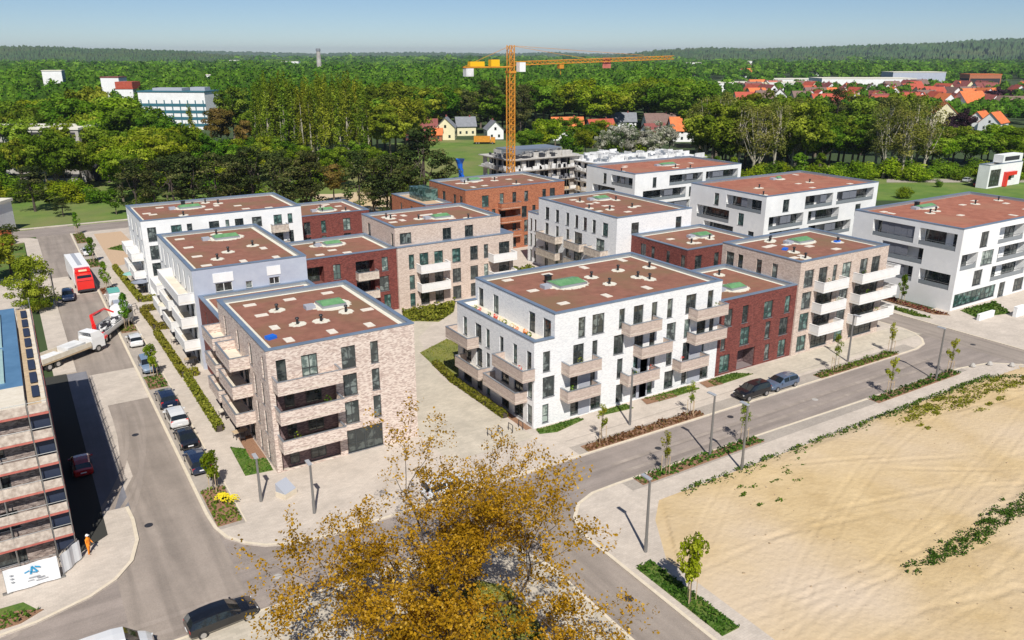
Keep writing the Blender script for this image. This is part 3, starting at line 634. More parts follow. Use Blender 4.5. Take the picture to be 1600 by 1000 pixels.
    def roof(s, cap='cap', capw=0.42, strip=0.55, mem='sedum', drop=0.35, rect=None, h=None, strips='SWNE', z_over=0.0):
        u0,u1,v0,v1 = rect or (s.u0,s.u1,s.v0,s.v1); h=h or s.h; o=0.05; c=capw
        b=s.mb()
        def ring(b,u0,u1,v0,v1,c,z0,z1):
            b.box(u0,u1,v0,v0+c,z0,z1); b.box(u0,u1,v1-c,v1,z0,z1); b.box(u0,u0+c,v0+c,v1-c,z0,z1); b.box(u1-c,u1,v0+c,v1-c,z0,z1)
        ring(b,u0-o,u1+o,v0-o,v1+o,c+o,h-0.01,h+0.10); b.build('coping', M[cap], s.root)
        zi=h-drop
        b=s.mb(); e=c+0.003
        b.quad((u0+e,v0+e,zi),(u1-e,v0+e,zi),(u1-e,v0+e,h-0.012),(u0+e,v0+e,h-0.012)); b.quad((u0+e,v1-e,zi),(u1-e,v1-e,zi),(u1-e,v1-e,h-0.012),(u0+e,v1-e,h-0.012))
        b.quad((u0+e,v0+e,zi),(u0+e,v1-e,zi),(u0+e,v1-e,h-0.012),(u0+e,v0+e,h-0.012)); b.quad((u1-e,v0+e,zi),(u1-e,v1-e,zi),(u1-e,v1-e,h-0.012),(u1-e,v0+e,h-0.012))
        b.build('upstand', M['zinc'], s.root)
        b=s.mb(); b.quad((u0+e,v0+e,zi),(u1-e,v0+e,zi),(u1-e,v1-e,zi),(u0+e,v1-e,zi)); b.build('gravel_strip', M['gravel'], s.root)
        b=s.mb(); k=c+strip; b.box(u0+k,u1-k,v0+k,v1-k,zi+0.0,zi+0.06); b.build('roof', M[mem], s.root)
        s.zr = zi+0.06; s.rr=(u0+k,u1-k,v0+k,v1-k)
    def roof_kit(s, sky=None, pads=(), vents=(), seed=1, n=6, nv=3, chimney=None, pad=1.0):
        z=s.zr; rng=random.Random(seed); a,b_,c,d=s.rr
        if not pads: pads=[(rng.uniform(a+1,b_-1.6),rng.uniform(c+.8,d-.8)) for _ in range(n)]
        if not vents: vents=[(rng.uniform(a+1,b_-1.6),rng.uniform(c+.8,d-.8)) for _ in range(nv)]
        if not hasattr(House,'_pad'):
            q=MB(); q.rbox(0,0,0.03,1.25,0.8,0.06); House._pad=q.mesh('roof_slab', M['paving_slab'])
            q=MB()
            for i in range(11): q.rbox(math.cos(i*.571)*0.55,math.sin(i*.571)*0.45,0.025,0.6,0.5,0.05,i*0.9)
            House._blob=q.mesh('gravel_patch', M['gravel'])
            q=MB(); q.tube((0,0,0),(0,0,0.55),0.13,0.13,8).tube((0,0,0.55),(0,0,0.68),0.22,0.16,8); House._vent=q.mesh('roof_vent', M['black_vent'])
        B=s.base
        for (x,y) in pads: put('roof_slab', House._pad, s.root, (x-B[0],y-B[1],z), rng.choice((0,0,0.0,math.pi/2)))
        for (x,y) in vents:
            put('gravel_patch', House._blob, s.root, (x-B[0],y-B[1],z), rng.uniform(0,3)); put('roof_vent', House._vent, s.root, (x-B[0],y-B[1],z+0.05))
        if sky:
            x,y,lx,ly = sky
            q=s.mb()
            for i in range(22):
                t=i/22*6.283; q.rbox(x+math.cos(t)*(lx*0.5+0.35),y+math.sin(t)*(ly*0.5+0.35),z+0.03,0.9,0.7,0.06+0.001*i,t*1.7)
            q.build('gravel_patch', M['gravel'], s.root)
            q=s.mb(); q.box(x-lx/2,x+lx/2,y-ly/2,y+ly/2,z+0.0,z+0.35); kb=q.build('rooflight', M['zinc'], s.root)
            q=s.mb(); hx,hy=lx/2-0.06,ly/2-0.06; zt=z+0.354
            q.poly([(x-hx,y-hy,zt),(x+hx,y-hy,zt),(x+hx*0.86,y,zt+0.3),(x-hx*0.86,y,zt+0.3)]); q.poly([(x+hx,y+hy,zt),(x-hx,y+hy,zt),(x-hx*0.86,y,zt+0.3),(x+hx*0.86,y,zt+0.3)])
            q.poly([(x-hx,y+hy,zt),(x-hx,y-hy,zt),(x-hx*0.86,y,zt+0.3)]); q.poly([(x+hx,y-hy,zt),(x+hx,y+hy,zt),(x+hx*0.86,y,zt+0.3)])
            o=q.build('rooflight_cover', M['green_glass'], kb)
            q=s.mb(); q.box(x-lx/2-1.5,x-lx/2-0.5,y-0.5,y+0.5,z,z+0.4); q.build('smoke_hatch', M['light_grey_panel'], s.root)
        if chimney:
            x,y=chimney; q=s.mb(); q.box(x-.3,x+.3,y-.3,y+.3,z,z+0.85); q.box(x-.38,x+.38,y-.38,y+.38,z+0.85,z+0.93); q.build('chimney', M['black_vent'], s.root)

G0=(0.35,2.45); G1=(3.2,5.5); G2=(6.1,8.3); G3=(9.0,11.2)
ALL=(G0,G1,G2,G3)

# ------------------------------------------------------------------ the apartment houses
# --- pale pink clinker house, front centre left
A = House('apartment_house','pale pink mottled brick apartment house right behind the bronze tree','apartment house',16.6,31.0,67.2,85.4,12.1,M['pink_brick'])
for r,top in ((G0,0),(G1,0),(G2,0)):
    z0={G0:0.05,G1:2.95,G2:5.85}[r]
    A.open['S'].append((17.1,22.8,z0,z0+2.5))
    b=A.mb(); d=0.55; 
    b.quad(A.pt('S',17.1,z0,-d),A.pt('S',22.8,z0,-d),A.pt('S',22.8,z0+2.5,-d),A.pt('S',17.1,z0+2.5,-d))
    b.quad(A.pt('S',17.1,z0,-.16),A.pt('S',17.1,z0,-d),A.pt('S',17.1,z0+2.5,-d),A.pt('S',17.1,z0+2.5,-.16)); b.quad(A.pt('S',22.8,z0,-.16),A.pt('S',22.8,z0,-d),A.pt('S',22.8,z0+2.5,-d),A.pt('S',22.8,z0+2.5,-.16))
    b.build('recessed_wall', M['brown_brick'], A.root)
    for a0,a1,n in ((18.0,18.9,1),(20.0,21.5,2)):
        fm,pm,sm=win_mesh(a1-a0,2.0,n); wd=put('window',fm,A.root,(a0-A.base[0],67.2+0.55-0.19-A.base[1],z0+0.25)); put('pane',pm[0],wd)
A.win('S',17.4,18.3,8.95,11.0); A.win('S',19.7,21.2,8.95,11.0)
A.wins('S',[(23.5,24.9),(26.4,27.2)],(G1,G2,(8.9,11.1)),g=3)
A.win('S',23.5,27.2,0.1,2.5,n=4)
for z in (8.6,5.72,2.85): A.balcony('S',16.9,22.9,z,1.7,'pink_brick')
A.wins('W',[(68.3,69.0),(72.4,73.3),(77.0,77.9),(82.2,83.1)],((8.95,11.1),))
A.wins('W',[(69.2,70.0),(71.8,72.6)],(G1,G2,G0))
A.wins('W',[(74.4,76.4),(76.8,78.6),(81.0,82.8),(83.2,84.8)],(G0,G1,G2),g=0)
for z in (8.6,5.72,2.85):
    A.balcony('W',73.6,79.2,z,1.9,'pink_brick'); A.balcony('W',80.4,85.3,z,1.9,'pink_brick')
A.auto('E',ALL); A.auto('N',(G3,)); A.walls(); A.roof()
A.roof_kit((26.6,78.2,2.6,2.4),[(19.3,82.6),(23.5,82.4),(27.8,82.6),(19.4,78.5),(19.4,74.0),(19.5,69.8),(23.7,69.9),(27.5,69.9),(29.2,74.6)],[(21.2,79.3),(21.6,73.8),(23.9,73.5),(27.1,75.1)])
b=A.mb(); b.rbox(18.2,71.1,A.zr+0.15,0.9,0.7,0.3,0.3); b.build('blue_crate', M['blue_plastic'], A.root)

# --- low dark-red link behind it
A2 = House('apartment_house','low dark red brick link between the pale pink and the grey-walled house','apartment house',16.9,30.4,85.41,97.45,9.4,M['red_brick'])
A2.wins('W',[(87,88),(90.2,91.2),(93.6,94.6)],(G0,G1,G2)); A2.walls(); A2.roof(); A2.roof_kit(None,[(20,95),(24,95.4),(21,88),(28,94)],[(25,92)],seed=4)

# --- grey render house
B = House('apartment_house','rendered apartment house whose light grey end wall faces the camera','apartment house',16.5,30.4,97.5,121.0,12.6,M['white_wall'])
B.win('S',19.0,21.0,9.55,10.7,white=True,g=0); B.win('S',25.5,26.8,9.55,10.5,white=True,g=0); B.win('S',22.6,23.4,9.5,10.4,white=True)
for a0,a1 in ((18.8,21.2),(25.3,27.0)):
    b=B.mb(); b.box(a0,a1,97.44,97.499,10.75,11.9); b.build('white_panel', M['white_wall'], B.root)
B.wins('W',[(99.0,99.9),(102.4,103.4),(105.8,106.8),(109.2,110.2),(112.8,113.8),(116.2,117.2),(119.2,120.0)],((9.0,11.6),))
B.wins('W',[(99.2,101.2),(102.6,104.4),(107.6,109.4),(111.2,113),(116.0,118)],(G0,G1,G2),g=0)
for z in (5.75,2.85):
    B.balcony('W',98.0,104.2,z,1.8,'balcony_white'); B.balcony('W',106.6,113.0,z,1.8,'balcony_white'); B.balcony('W',115.0,120.6,z,1.8,'balcony_white')
B.balcony('W',98.0,112.0,8.75,1.8,'balcony_white')
B.auto('E',ALL); B.auto('N',ALL)
B.walls(faces='WNE'); B.walls('grey_wall',faces='S',mat=M['grey_render']); B.roof()
B.roof_kit((24.6,115.0,3.4,2.2),[(18.9,117.5),(18.9,111.5),(18.8,105.7),(18.8,100.3),(23.2,100.1),(27.3,100.0),(27.3,105.8)],[(20.7,102.9),(22.8,106.1),(26.5,108.1),(24.0,118.0)])

# --- long white house at the back left
Cc = House('apartment_house','long white rendered apartment house at the back left beside the pine trees','apartment house',16.2,41.6,134.0,150.0,12.3,M['white_wall'])
Cc.wins('S',[(17.0,18.3)],ALL); Cc.wins('S',[(20.5,22.1),(22.9,23.7),(26.3,27.9),(28.9,29.5),(30.4,31.8),(33.2,34.8),(36.8,38.2),(39.2,40.0)],((9.6,11.2),G2,G1,G0))
for z in (5.8,8.7): Cc.balcony('S',36.2,38.9,z,1.3,'cream_net')
Cc.wins('W',[(135.2,136.1),(138.8,140.2),(143.8,145.2),(148,148.8)],ALL)
Cc.auto('N',ALL); Cc.auto('E',ALL); Cc.walls(); Cc.roof()
for z in (2.85,5.75): Cc.balcony('W',136.8,141.6,z,1.7,'balcony_white'); Cc.balcony('W',143.0,147.6,z,1.7,'balcony_white')
Cc.roof_kit((25.4,143.8,3.6,2.0),seed=9,n=8,nv=4,chimney=(24.8,146.0))

# --- dark red house behind
D = House('apartment_house','low dark red brick house right of the long white house','apartment house',42.0,56.0,139.0,152.0,9.4,M['red_brick'])
D.wins('S',[(43.4,44.6),(46.6,47.5),(50.8,52.2)],(G2,G1,G0)); D.auto('E',(G0,G1,G2)); D.auto('W',(G2,)); D.walls(); D.roof(); D.roof_kit((49.4,144.0,2.6,2.0),seed=5,n=5,nv=3)

# --- dark red house middle left
E_ = House('apartment_house','dark red brick house left of the beige stepped house','apartment house',30.6,47.2,107.4,119.5,9.5,M['red_brick'])
E_.wins('S',[(37.3,38.4)],(G2,),g=2); E_.wins('S',[(37.3,38.4)],(G1,G0)); E_.win('S',44.8,45.8,6.3,8.4,g=2); E_.wins('S',[(44.3,45.8)],(G1,)); E_.win('S',44.9,46.0,0.4,2.6,g=1)
for z0 in (0.05,2.95,5.85): E_.loggia('S',40.7,43.6,z0,z0+2.4,1.4,glaz=((0.05,0.9),),rail=None)
E_.loggia('S',33.4,35.9,5.85,8.3,1.4,glaz=((0.1,0.9),),rail=None); E_.loggia('S',33.4,35.9,2.95,5.4,1.4,glaz=((0.1,0.9),),rail=None)
for z in (5.8,2.9): E_.balcony('S',40.6,43.8,z,1.2,'cream_net',slabt=.2)
E_.auto('E',(G2,)); E_.auto('N',(G0,G1,G2)); E_.walls(); E_.roof(); E_.roof_kit((40.4,116.0,2.6,2.0),seed=7,n=4,nv=3)

# --- beige stepped house
Fh = House('apartment_house','beige brick house with a set-back top storey in the middle of the quarter','apartment house',47.2,67.6,107.0,120.5,9.55,M['beige_brick'])
for r,gl in ((G2,1),((2.9,5.1),0),((0.15,2.3),0)):
    Fh.wins('S',[(49.0,49.9)],(r,),g=1); Fh.wins('S',[(56.4,57.9),(59.6,61.0)],(r,)); Fh.wins('S',[(62.1,62.9),(64.9,66.9)],(r,))
Fh.wins('S',[(50.8,52.3),(53.3,54.8)],(G2,),g=1); Fh.wins('S',[(50.8,52.3),(53.3,54.8)],((2.9,5.1),(0.15,2.3)),g=0)
for z in (5.8,2.85): Fh.balcony('S',50.2,55.2,z,1.7,'balcony_white')
Fh.balcony('S',62.9,67.3,5.8,1.7,'balcony_white'); Fh.balcony('S',62.9,67.3,2.85,1.7,'balcony_white')
Fh.auto('E',(G0,G1,G2)); Fh.walls(); 
Fu = House('','','',47.2,65.6,107.7,120.5,12.5,M['beige_brick'],z0=9.2,on=Fh)
Fu.win('S',48.0,49.9,9.95,11.5); Fu.win('S',55.2,56.7,9.75,11.5); Fu.win('S',59.1,60.6,9.75,11.5); Fu.wins('W',[(108.3,109.1),(117.0,118.2)],((9.6,11.5),)); Fu.auto('E',((9.75,11.5),))
Fu.walls('upper_wall')
b=Fh.mb(); b.box(47.15,67.68,106.93,107.68,9.551,9.66).box(65.62,67.68,107.68,120.5,9.551,9.66); b.build('coping', M['cap'], Fh.root)
Fu.roof(); Fu.roof_kit((57.4,112.6,2.8,2.0),seed=12,n=8,nv=4)

# --- orange brick house
Gh = House('apartment_house','orange brick apartment house with dark loggias behind the beige stepped house','apartment house',72.6,95.6,131.8,147.0,12.5,M['orange_brick'])
Gh.wins('S',[(76.2,77.7)],(G3,G2,G1,G0)); Gh.wins('S',[(80.2,81.1),(83.1,84.0),(85.9,86.8),(90.2,91.1),(92.0,93.3)],((9.3,11.3),(3.2,5.5),(0.35,2.45)))
Gh.wins('S',[(85.3,86.5),(87.8,88.6),(90.2,91.1),(92.0,93.3)],(G2,)); Gh.win('S',78.4,79.2,6.9,8.4)
for z0 in (5.9,3.0,0.1): Gh.loggia('S',80.2,83.9,z0,z0+2.4,1.5,glaz=((0.05,0.6),),rail=None)  if z0==5.9 else None
for z in (8.5,5.8,2.9): Gh.balcony('S',79.8,84.4,z,1.3,'orange_brick')
Gh.wins('W',[(133.0,134.2),(135.6,136.8),(140,141.4)],(G3,)); Gh.auto('E',ALL); Gh.auto('N',ALL); Gh.walls(); Gh.roof(); Gh.roof_kit((81.0,143.6,2.6,2.2),seed=14,n=8,nv=4)
G2h = House('apartment_house','low orange brick wing with sandy flat roof left of the orange house','apartment house',66.8,72.5,137.2,153.0,9.4,M['orange_brick'])
G2h.wins('W',[(139,140),(143,144.2),(148,149)],(G2,G1)); G2h.auto('S',(G2,)); G2h.walls(faces='SWN'); G2h.roof(mem='tan_gravel')
b=G2h.mb(); b.box(69.0,72.45,143.0,149.0,9.1,11.4); b.build('glazed_stair_head', M['glass_teal'], G2h.root)

# --- white house with left balconies (centre back)
Hh = House('apartment_house','white apartment house with beige balconies on its long left side','apartment house',80.2,96.3,96.2,118.3,12.4,M['white_brick'])
Hh.wins('W',[(115.0,116.2),(112.0,113.0),(109.0,109.9),(106.4,107.3),(104.0,105.0),(101.6,102.5),(98.4,99.8)],((8.95,11.2),))
Hh.wins('W',[(115.1,116.2),(112.0,112.9),(108.9,109.8),(105.2,107.4),(99.2,101.4)],(G2,G1,G0))
for z in (5.8,2.85): 
    Hh.balcony('W',103.9,108.3,z,1.6,'cream_net'); Hh.balcony('W',98.2,102.6,z,1.6,'cream_net'); Hh.balcony('W',110.8,116.8,z-0.6 if z<0 else z,1.6,'cream_net')
Hh.win('S',83.2,84.8,9.6,11.3); Hh.win('S',92.8,94.1,9.5,11.3); Hh.auto('E',ALL); Hh.auto('N',ALL); Hh.walls(); Hh.roof(); Hh.roof_kit((90.0,112.8,2.6,2.2),seed=16,n=9,nv=5)
Hw = House('','','',80.2,96.3,118.3,121.8,9.4,M['white_brick'],on=Hh); Hw.wins('W',[(119.0,119.7),(120.4,121.1)],(G2,G1,G0)); Hw.auto('N',(G0,G1,G2)); Hw.walls('wall',faces='WNE'); Hw.roof(strip=0.3,capw=0.3)

# --- red brick house O
O_ = House('apartment_house','dark red brick house with a brown flat roof behind the main white house','apartment house',83.3,98.5,83.5,96.2,9.4,M['red_brick'])
O_.wins('W',[(92.6,93.9),(90.6,91.4),(87.2,88.0),(83.9,84.8)],((6.2,8.5),G1,G0)); O_.wins('S',[(85,86.4),(89,90)],(G2,G1)); O_.auto('E',(G0,G1,G2)); O_.walls(faces='SWE'); O_.roof(); O_.roof_kit((93.2,90.6,2.6,2.4),seed=18,n=4,nv=2)

# --- three big white houses at the right
def big_white(name,label,u0,u1,v0,v1,h):
    H_=House('apartment_house',label,'apartment house',u0,u1,v0,v1,h,M['white_wall']); return H_
I_ = big_white('','white apartment house with reddish roof in front of the building shells',114.4,147.0,131.8,149.0,12.4)
I_.win('S',119.5,120.6,9.1,11.3); I_.loggia('S',124.4,134.6,9.1,11.4,glaz=((0.02,0.5),(0.75,0.98)),panels=((0.52,0.72),)); I_.loggia('S',135.6,146.0,9.1,11.4,glaz=((0.02,0.2),(0.6,0.98)),panels=((0.22,0.55),))
I_.loggia('S',116.8,129.6,6.1,8.5,glaz=((0.02,0.5),(0.75,0.98)),panels=((0.5,0.7),)); I_.win('S',130.6,132.2,6.2,8.4); I_.loggia('S',134,144,6.1,8.5,glaz=((0.02,0.6),),panels=((0.65,0.95),))
I_.loggia('S',118,131,3.1,5.5,glaz=((0.02,0.6),),panels=((0.65,0.95),)); I_.loggia('S',134,145,3.1,5.5,glaz=((0.02,0.6),),panels=((0.65,0.95),))
I_.loggia('W',132.6,139.9,9.1,11.4,glaz=((0.05,0.4),(0.6,0.95)),panels=((0.42,0.58),)); I_.win('W',141.6,142.8,9.1,11.4); I_.loggia('W',138.5,146.6,6.1,8.5,glaz=((0.05,0.9),)); I_.loggia('W',133,141,3.1,5.5,glaz=((0.05,0.9),))
I_.auto('E',ALL); I_.auto('N',ALL); I_.walls(); I_.roof(strip=0.2,mem='sedum_red'); I_.roof_kit((132.0,141,4.2,1.8),seed=21,n=4,nv=3)
J_ = big_white('','white apartment house with reddish roof, middle one of three at the right',115.8,148.9,97.2,116.4,12.4)
J_.win('S',120.5,122.2,9.1,11.4); J_.loggia('S',126.7,134.8,9.0,11.5,glaz=((0.02,0.55),(0.85,0.98)),panels=((0.58,0.8),)); J_.loggia('S',136.0,147.6,9.0,11.5,glaz=((0.02,0.15),(0.6,0.98)),panels=((0.17,0.55),))
J_.loggia('S',117.0,126.6,6.0,8.5,glaz=((0.02,0.3),(0.7,0.98)),panels=((0.35,0.65),)); J_.loggia('S',128.0,137.2,6.0,8.5,glaz=((0.02,0.3),(0.45,0.98)),panels=()); J_.win('S',142.3,144.0,6.2,8.5)
J_.loggia('S',117.5,126,3.1,5.6,glaz=((0.02,0.6),),panels=((0.65,0.95),)); J_.loggia('S',128.5,141.4,3.1,5.6,glaz=((0.02,0.3),(0.7,0.98)),panels=((0.4,0.65),)); J_.loggia('S',119,140,0.2,2.6,glaz=((0.02,0.98),),rail=None)
J_.win('W',108.7,109.9,9.1,11.4); J_.loggia('W',98.2,106.8,9.0,11.5,glaz=((0.05,0.4),(0.6,0.95)),panels=((0.42,0.58),)); J_.loggia('W',105.8,114.4,6.0,8.5,glaz=((0.05,0.95),)); J_.win('W',102.1,103.5,6.2,8.5)
J_.loggia('W',104.5,112.2,3.1,5.6,glaz=((0.05,0.9),)); J_.win('W',99.4,100.8,3.2,5.5); J_.wins('W',[(99.5,101),(104.5,107),(110,112)],(G0,))
J_.auto('E',ALL); J_.auto('N',ALL); J_.walls(); J_.roof(strip=0.2,mem='sedum_red'); J_.roof_kit((136.4,112.0,1.2,1.0),seed=23,n=5,nv=3)
K_ = big_white('','large white apartment house nearest the right edge, on the road bend',117.2,151.0,61.8,80.0,12.6)
K_.win('S',122.3,124.4,9.2,11.6); K_.loggia('S',127.4,134.8,9.1,11.7,glaz=((0.02,0.3),(0.62,0.98)),panels=()); K_.loggia('S',136.5,145.5,9.1,11.7,glaz=((0.02,0.98),)); K_.win('S',147.4,149.2,9.2,11.6)
K_.loggia('S',117.9,122.3,6.1,8.6,glaz=((0.3,0.96),),inner=M['white_wall']); K_.win('S',123.5,126.8,6.2,8.5,g=2); K_.loggia('S',128.1,137.0,6.1,8.6,glaz=((0.02,0.35),(0.55,0.98))); K_.loggia('S',138.6,147,6.1,8.6,glaz=((0.02,0.98),))
K_.win('S',122.2,124.6,3.2,5.6); K_.loggia('S',127.2,137.4,3.1,5.6,glaz=((0.02,0.4),(0.6,0.98))); K_.loggia('S',139.0,147.0,3.1,5.6,glaz=((0.02,0.98),))
K_.win('S',117.8,129.4,0.5,2.5,n=9,g=1); K_.win('S',130.5,132.3,0.1,2.5,g=0); K_.wins('S',[(135,138),(141,144)],(G0,))
K_.loggia('W',69.3,76.4,9.1,11.7,1.3,glaz=((0.02,0.16),),panels=((0.2,0.98),)); K_.loggia('W',62.6,68.5,9.1,11.7,1.4,glaz=((0.05,0.6),(0.8,0.98)))
K_.loggia('W',67.4,74.4,6.1,8.6,1.3,glaz=((0.8,0.98),),panels=((0.02,0.62),)); K_.loggia('W',62.6,67.5,3.1,5.5,1.4,glaz=((0.05,0.95),)); K_.loggia('W',68.6,73.4,3.1,5.5,1.3,glaz=((0.7,0.98),),panels=((0.02,0.66),)); K_.win('W',77.4,79.0,3.1,5.5)
K_.auto('E',ALL); K_.auto('N',ALL); K_.walls(); K_.roof(strip=0.2,mem='sedum_red'); K_.roof_kit((130.6,76.0,4.0,1.6),seed=27,n=9,nv=5,chimney=(129.6,77.0))

# --- main white house with roof terrace
L_ = House('apartment_house','white brick apartment house with taupe balconies and a planted roof terrace','apartment house',41.8,68.0,62.2,78.4,8.9,M['white_brick'])
L_.wins('W',[(76.1,77.0),(72.8,74.2),(71.0,71.8),(68.1,68.9),(65.4,66.2),(62.7,63.6)],(G2,))
L_.wins('W',[(72.7,74.0),(71.0,71.8),(62.5,63.4)],(G1,G0)); L_.wins('W',[(75.2,77.2),(64.2,66.0),(67.0,68.6)],(G1,G0),g=0)
for a0,a1,z in ((73.4,78.6,5.8),(71.0,76.4,2.9)): L_.balcony('W',a0,a1,z,1.5,'taupe')
for a0,a1,z in ((62.0,68.0,5.8),(63.4,70.0,2.9)): L_.balcony('W',a0,a1,z,1.5,'taupe')
L_.wins('S',[(42.9,43.8),(46.7,48.1),(49.2,49.9),(52.1,53.5)],(G2,)); L_.wins('S',[(55.0,56.3)],(G2,)); L_.wins('S',[(42.9,44.4),(52.7,53.5),(55.0,56.3)],(G1,)); L_.wins('S',[(46.4,47.4),(48.9,49.7)],(G1,),g=0)
L_.wins('S',[(42.9,43.7),(46.5,48.1),(49.2,50.6),(55.0,56.0)],(G0,)); L_.win('S',52.7,53.7,0.35,2.45)
L_.wins('S',[(57.2,58.0),(59.7,61.1),(62.4,63.3),(64.4,65.8),(66.4,67.1)],(G2,)); L_.wins('S',[(57.4,58.2),(59.9,60.8),(62.4,63.8),(64.6,65.8)],(G1,)); L_.wins('S',[(57.2,58.0),(59.8,61.2),(62.5,63.3),(65.4,66.8)],(G0,))
for a0,a1,z in ((45.2,49.4,5.8),(45.1,49.4,2.9),(53.1,57.6,8.7),(54.9,59.4,5.8),(53.2,57.7,2.9),(62.9,67.8,8.7),(62.9,67.9,5.8),(60.9,65.3,2.9)): L_.balcony('S',a0,a1,z,1.45,'taupe')
for a0,a1 in ((47.5,49.0),(55.6,57.0),(63.4,65.4),(56.0,57.2)):
    for z in (3.1,0.2):
        b=L_.mb(); b.box(a0,a1,62.13,62.196,z,z+2.4); b.build('grey_panel', M['light_grey_panel'], L_.root)
L_.auto('E',(G0,G1)); L_.auto('N',(G0,G1,G2)); L_.walls()
Lu = House('','','',44.3,68.0,62.2,78.4,12.1,M['white_brick'],z0=8.9,on=L_)
Lu.wins('W',[(76.6,77.7),(73.2,74.4),(65.8,67.0),(62.9,64.3)],((9.0,11.2),)); Lu.wins('S',[(47.3,48.2),(49.1,50.7),(52.7,53.5),(54.7,56.1),(57.3,58.1),(59.6,60.4),(62.4,64.0),(65.8,66.7)],((9.0,11.2),))
Lu.auto('E',((9.9,11.4),)); Lu.auto('N',((9.0,11.2),)); Lu.walls('upper_wall'); Lu.roof()
b=L_.mb(); b.box(41.8,42.15,62.2,78.4,8.9,9.6).box(42.15,44.3,62.2,62.55,8.9,9.6).box(42.15,44.3,78.05,78.4,8.9,9.6); b.build('terrace_parapet', M['white_brick'], L_.root)
b=L_.mb(); b.box(41.72,42.25,62.1,78.5,9.601,9.68).box(42.25,44.25,62.1,62.65,9.601,9.68).box(42.25,44.25,77.95,78.5,9.601,9.68); b.build('terrace_coping', M['cap'], L_.root)
b=L_.mb(); b.box(42.15,44.3,62.55,78.05,8.9,9.02); b.build('terrace_deck', M['cream_tile'], L_.root)
Lu.roof_kit((52.4,71.4,3.8,2.8),[(47.5,76.4),(47.6,71.2),(47.7,65.5),(52.9,76.1),(58.6,76.3),(65.0,76.6),(59.2,65.3),(53.4,65.3)],[(56.6,72.2),(56.6,68.8),(61.3,73.0),(61.3,69.3),(61.9,67.9),(65.5,72.0)],chimney=(50.9,73.0))

# --- red link and beige house on the right
Mh = House('apartment_house','dark red brick link between the white and the beige street houses','apartment house',68.01,81.59,62.3,74.4,9.5,M['red_brick'])
Mh.wins('S',[(69.0,70.3),(72.0,73.0),(79.6,80.6)],(G2,)); Mh.win('S',75.8,77.4,6.0,8.2,g=1); Mh.wins('S',[(68.7,69.5),(72.0,73.6),(76.4,77.3),(79.0,80.6)],(G1,)); Mh.wins('S',[(76.7,77.6)],(G0,)); Mh.win('S',68.8,70.5,0.3,2.5,g=1); Mh.win('S',79.2,80.6,0.3,2.5,g=1)
Mh.loggia('S',71.8,74.9,0.02,2.6,1.8,glaz=((0.1,0.5),),rail=None,inner=M['brown_brick'])
Mh.auto('N',(G0,G1,G2)); Mh.walls(); Mh.roof(); Mh.roof_kit((74.4,66.2,2.6,2.0),[(70.6,71.8),(71,66)],[(77.5,71.6)],seed=3)
Nh = House('apartment_house','beige brick apartment house with white balconies on the street, left of the road bend','apartment house',81.6,99.6,62.1,75.2,12.4,M['beige_brick'])
Nh.wins('S',[(82.5,84.3),(85.3,87.0),(88.1,88.9),(90.0,91.8)],(G3,)); Nh.wins('S',[(93.7,95.3),(96.2,98.0)],(G3,))
for r in (G2,G1,G0): Nh.wins('S',[(82.5,84.3),(90.0,91.8)],(r,)); Nh.win('S',85.3,88.6,r[0],r[1],n=3,g=0); Nh.win('S',93.2,98.2,r[0],r[1],n=4,g=0)
for z in (8.6,5.75,2.85): Nh.balcony('S',84.6,89.6,z,1.5,'balcony_white'); Nh.balcony('S',92.4,99.7,z,1.5,'balcony_white'); Nh.balcony('E',61.0,66.5,z,1.6,'balcony_white')
Nh.wins('W',[(73.0,74.4),(71.4,72.3),(68.2,69.1),(65.6,66.5)],((9.6,11.4),)); Nh.auto('E',ALL,margin=0.9); Nh.auto('N',ALL); Nh.walls(); Nh.roof(); Nh.roof_kit((92.2,70.8,3.0,2.2),seed=31,n=7,nv=5)
b=Nh.mb(); b.rbox(86.4,68.6,Nh.zr+0.12,0.9,0.6,0.24,0.4).rbox(96.2,67.8,Nh.zr+0.12,1.0,0.5,0.24,0.1); b.build('blue_crate', M['blue_plastic'], Nh.root)

# --- white cube with red frame at the far right edge
x,y = 240.0,122.0
R_ = House('office_building','small white modern building with a red portal at the far right edge','building',x-1,x+17,y,y+3.2,6.6,M['white_wall'])
R_.win('S',x-0.2,x+5.4,0.4,5.2,n=3); R_.win('S',x+9,x+12,1.6,3.4,n=3); R_.walls(); R_.roof(mem='gravel')
b=R_.mb(); b.box(x+7.2,x+8.4,y-0.9,y-0.01,0,4.2).box(x+8.4,x+13,y-0.9,y-0.01,3.1,4.2); b.build('red_portal', M['red_paint'], R_.root)
b=R_.mb(); b.box(x+6,x+16.8,y+0.3,y+3.1,6.8,9.0); b.build('upper_storey', M['white_wall'], R_.root); b=R_.mb(); b.box(x+7,x+15,y+0.25,y+0.299,7.3,8.5); b.build('window_band', M['dark_void'], R_.root)

# ------------------------------------------------------------------ building under scaffold at the left edge
Ph = House('unfinished_building','mottled brick building shell with blue roof membrane behind scaffolding at the left edge','building',-16.0,-1.75,63.25,92.0,12.3,M['old_brick'])
for z0 in (0.3,3.2,6.1,9.0):
    Ph.wins('S',[(-15.0,-12.6),(-10.9,-8.4),(-6.8,-3.6)],((z0+0.2,z0+1.7),),g=0)
Ph.wins('E',[(66,68),(71,73),(76,78),(81,83),(87,89)],((0.3,2.4),(3.2,5.3),(6.1,8.2),(9.0,11.2)),g=0)
Ph.auto('N',ALL); Ph.walls(); 
b=Ph.mb(); b.box(-16.0,-1.75,63.25,92.0,12.3,12.55); b.build('roof', M['blue_membrane'], Ph.root)
for v0,v1 in ((69.8,78.2),(79.2,90.0)):
    b=Ph.mb(); b.box(-14.5,-2.95,v0,v1,12.55,12.75); b.build('roof_panel', M['pale_green'], Ph.root)
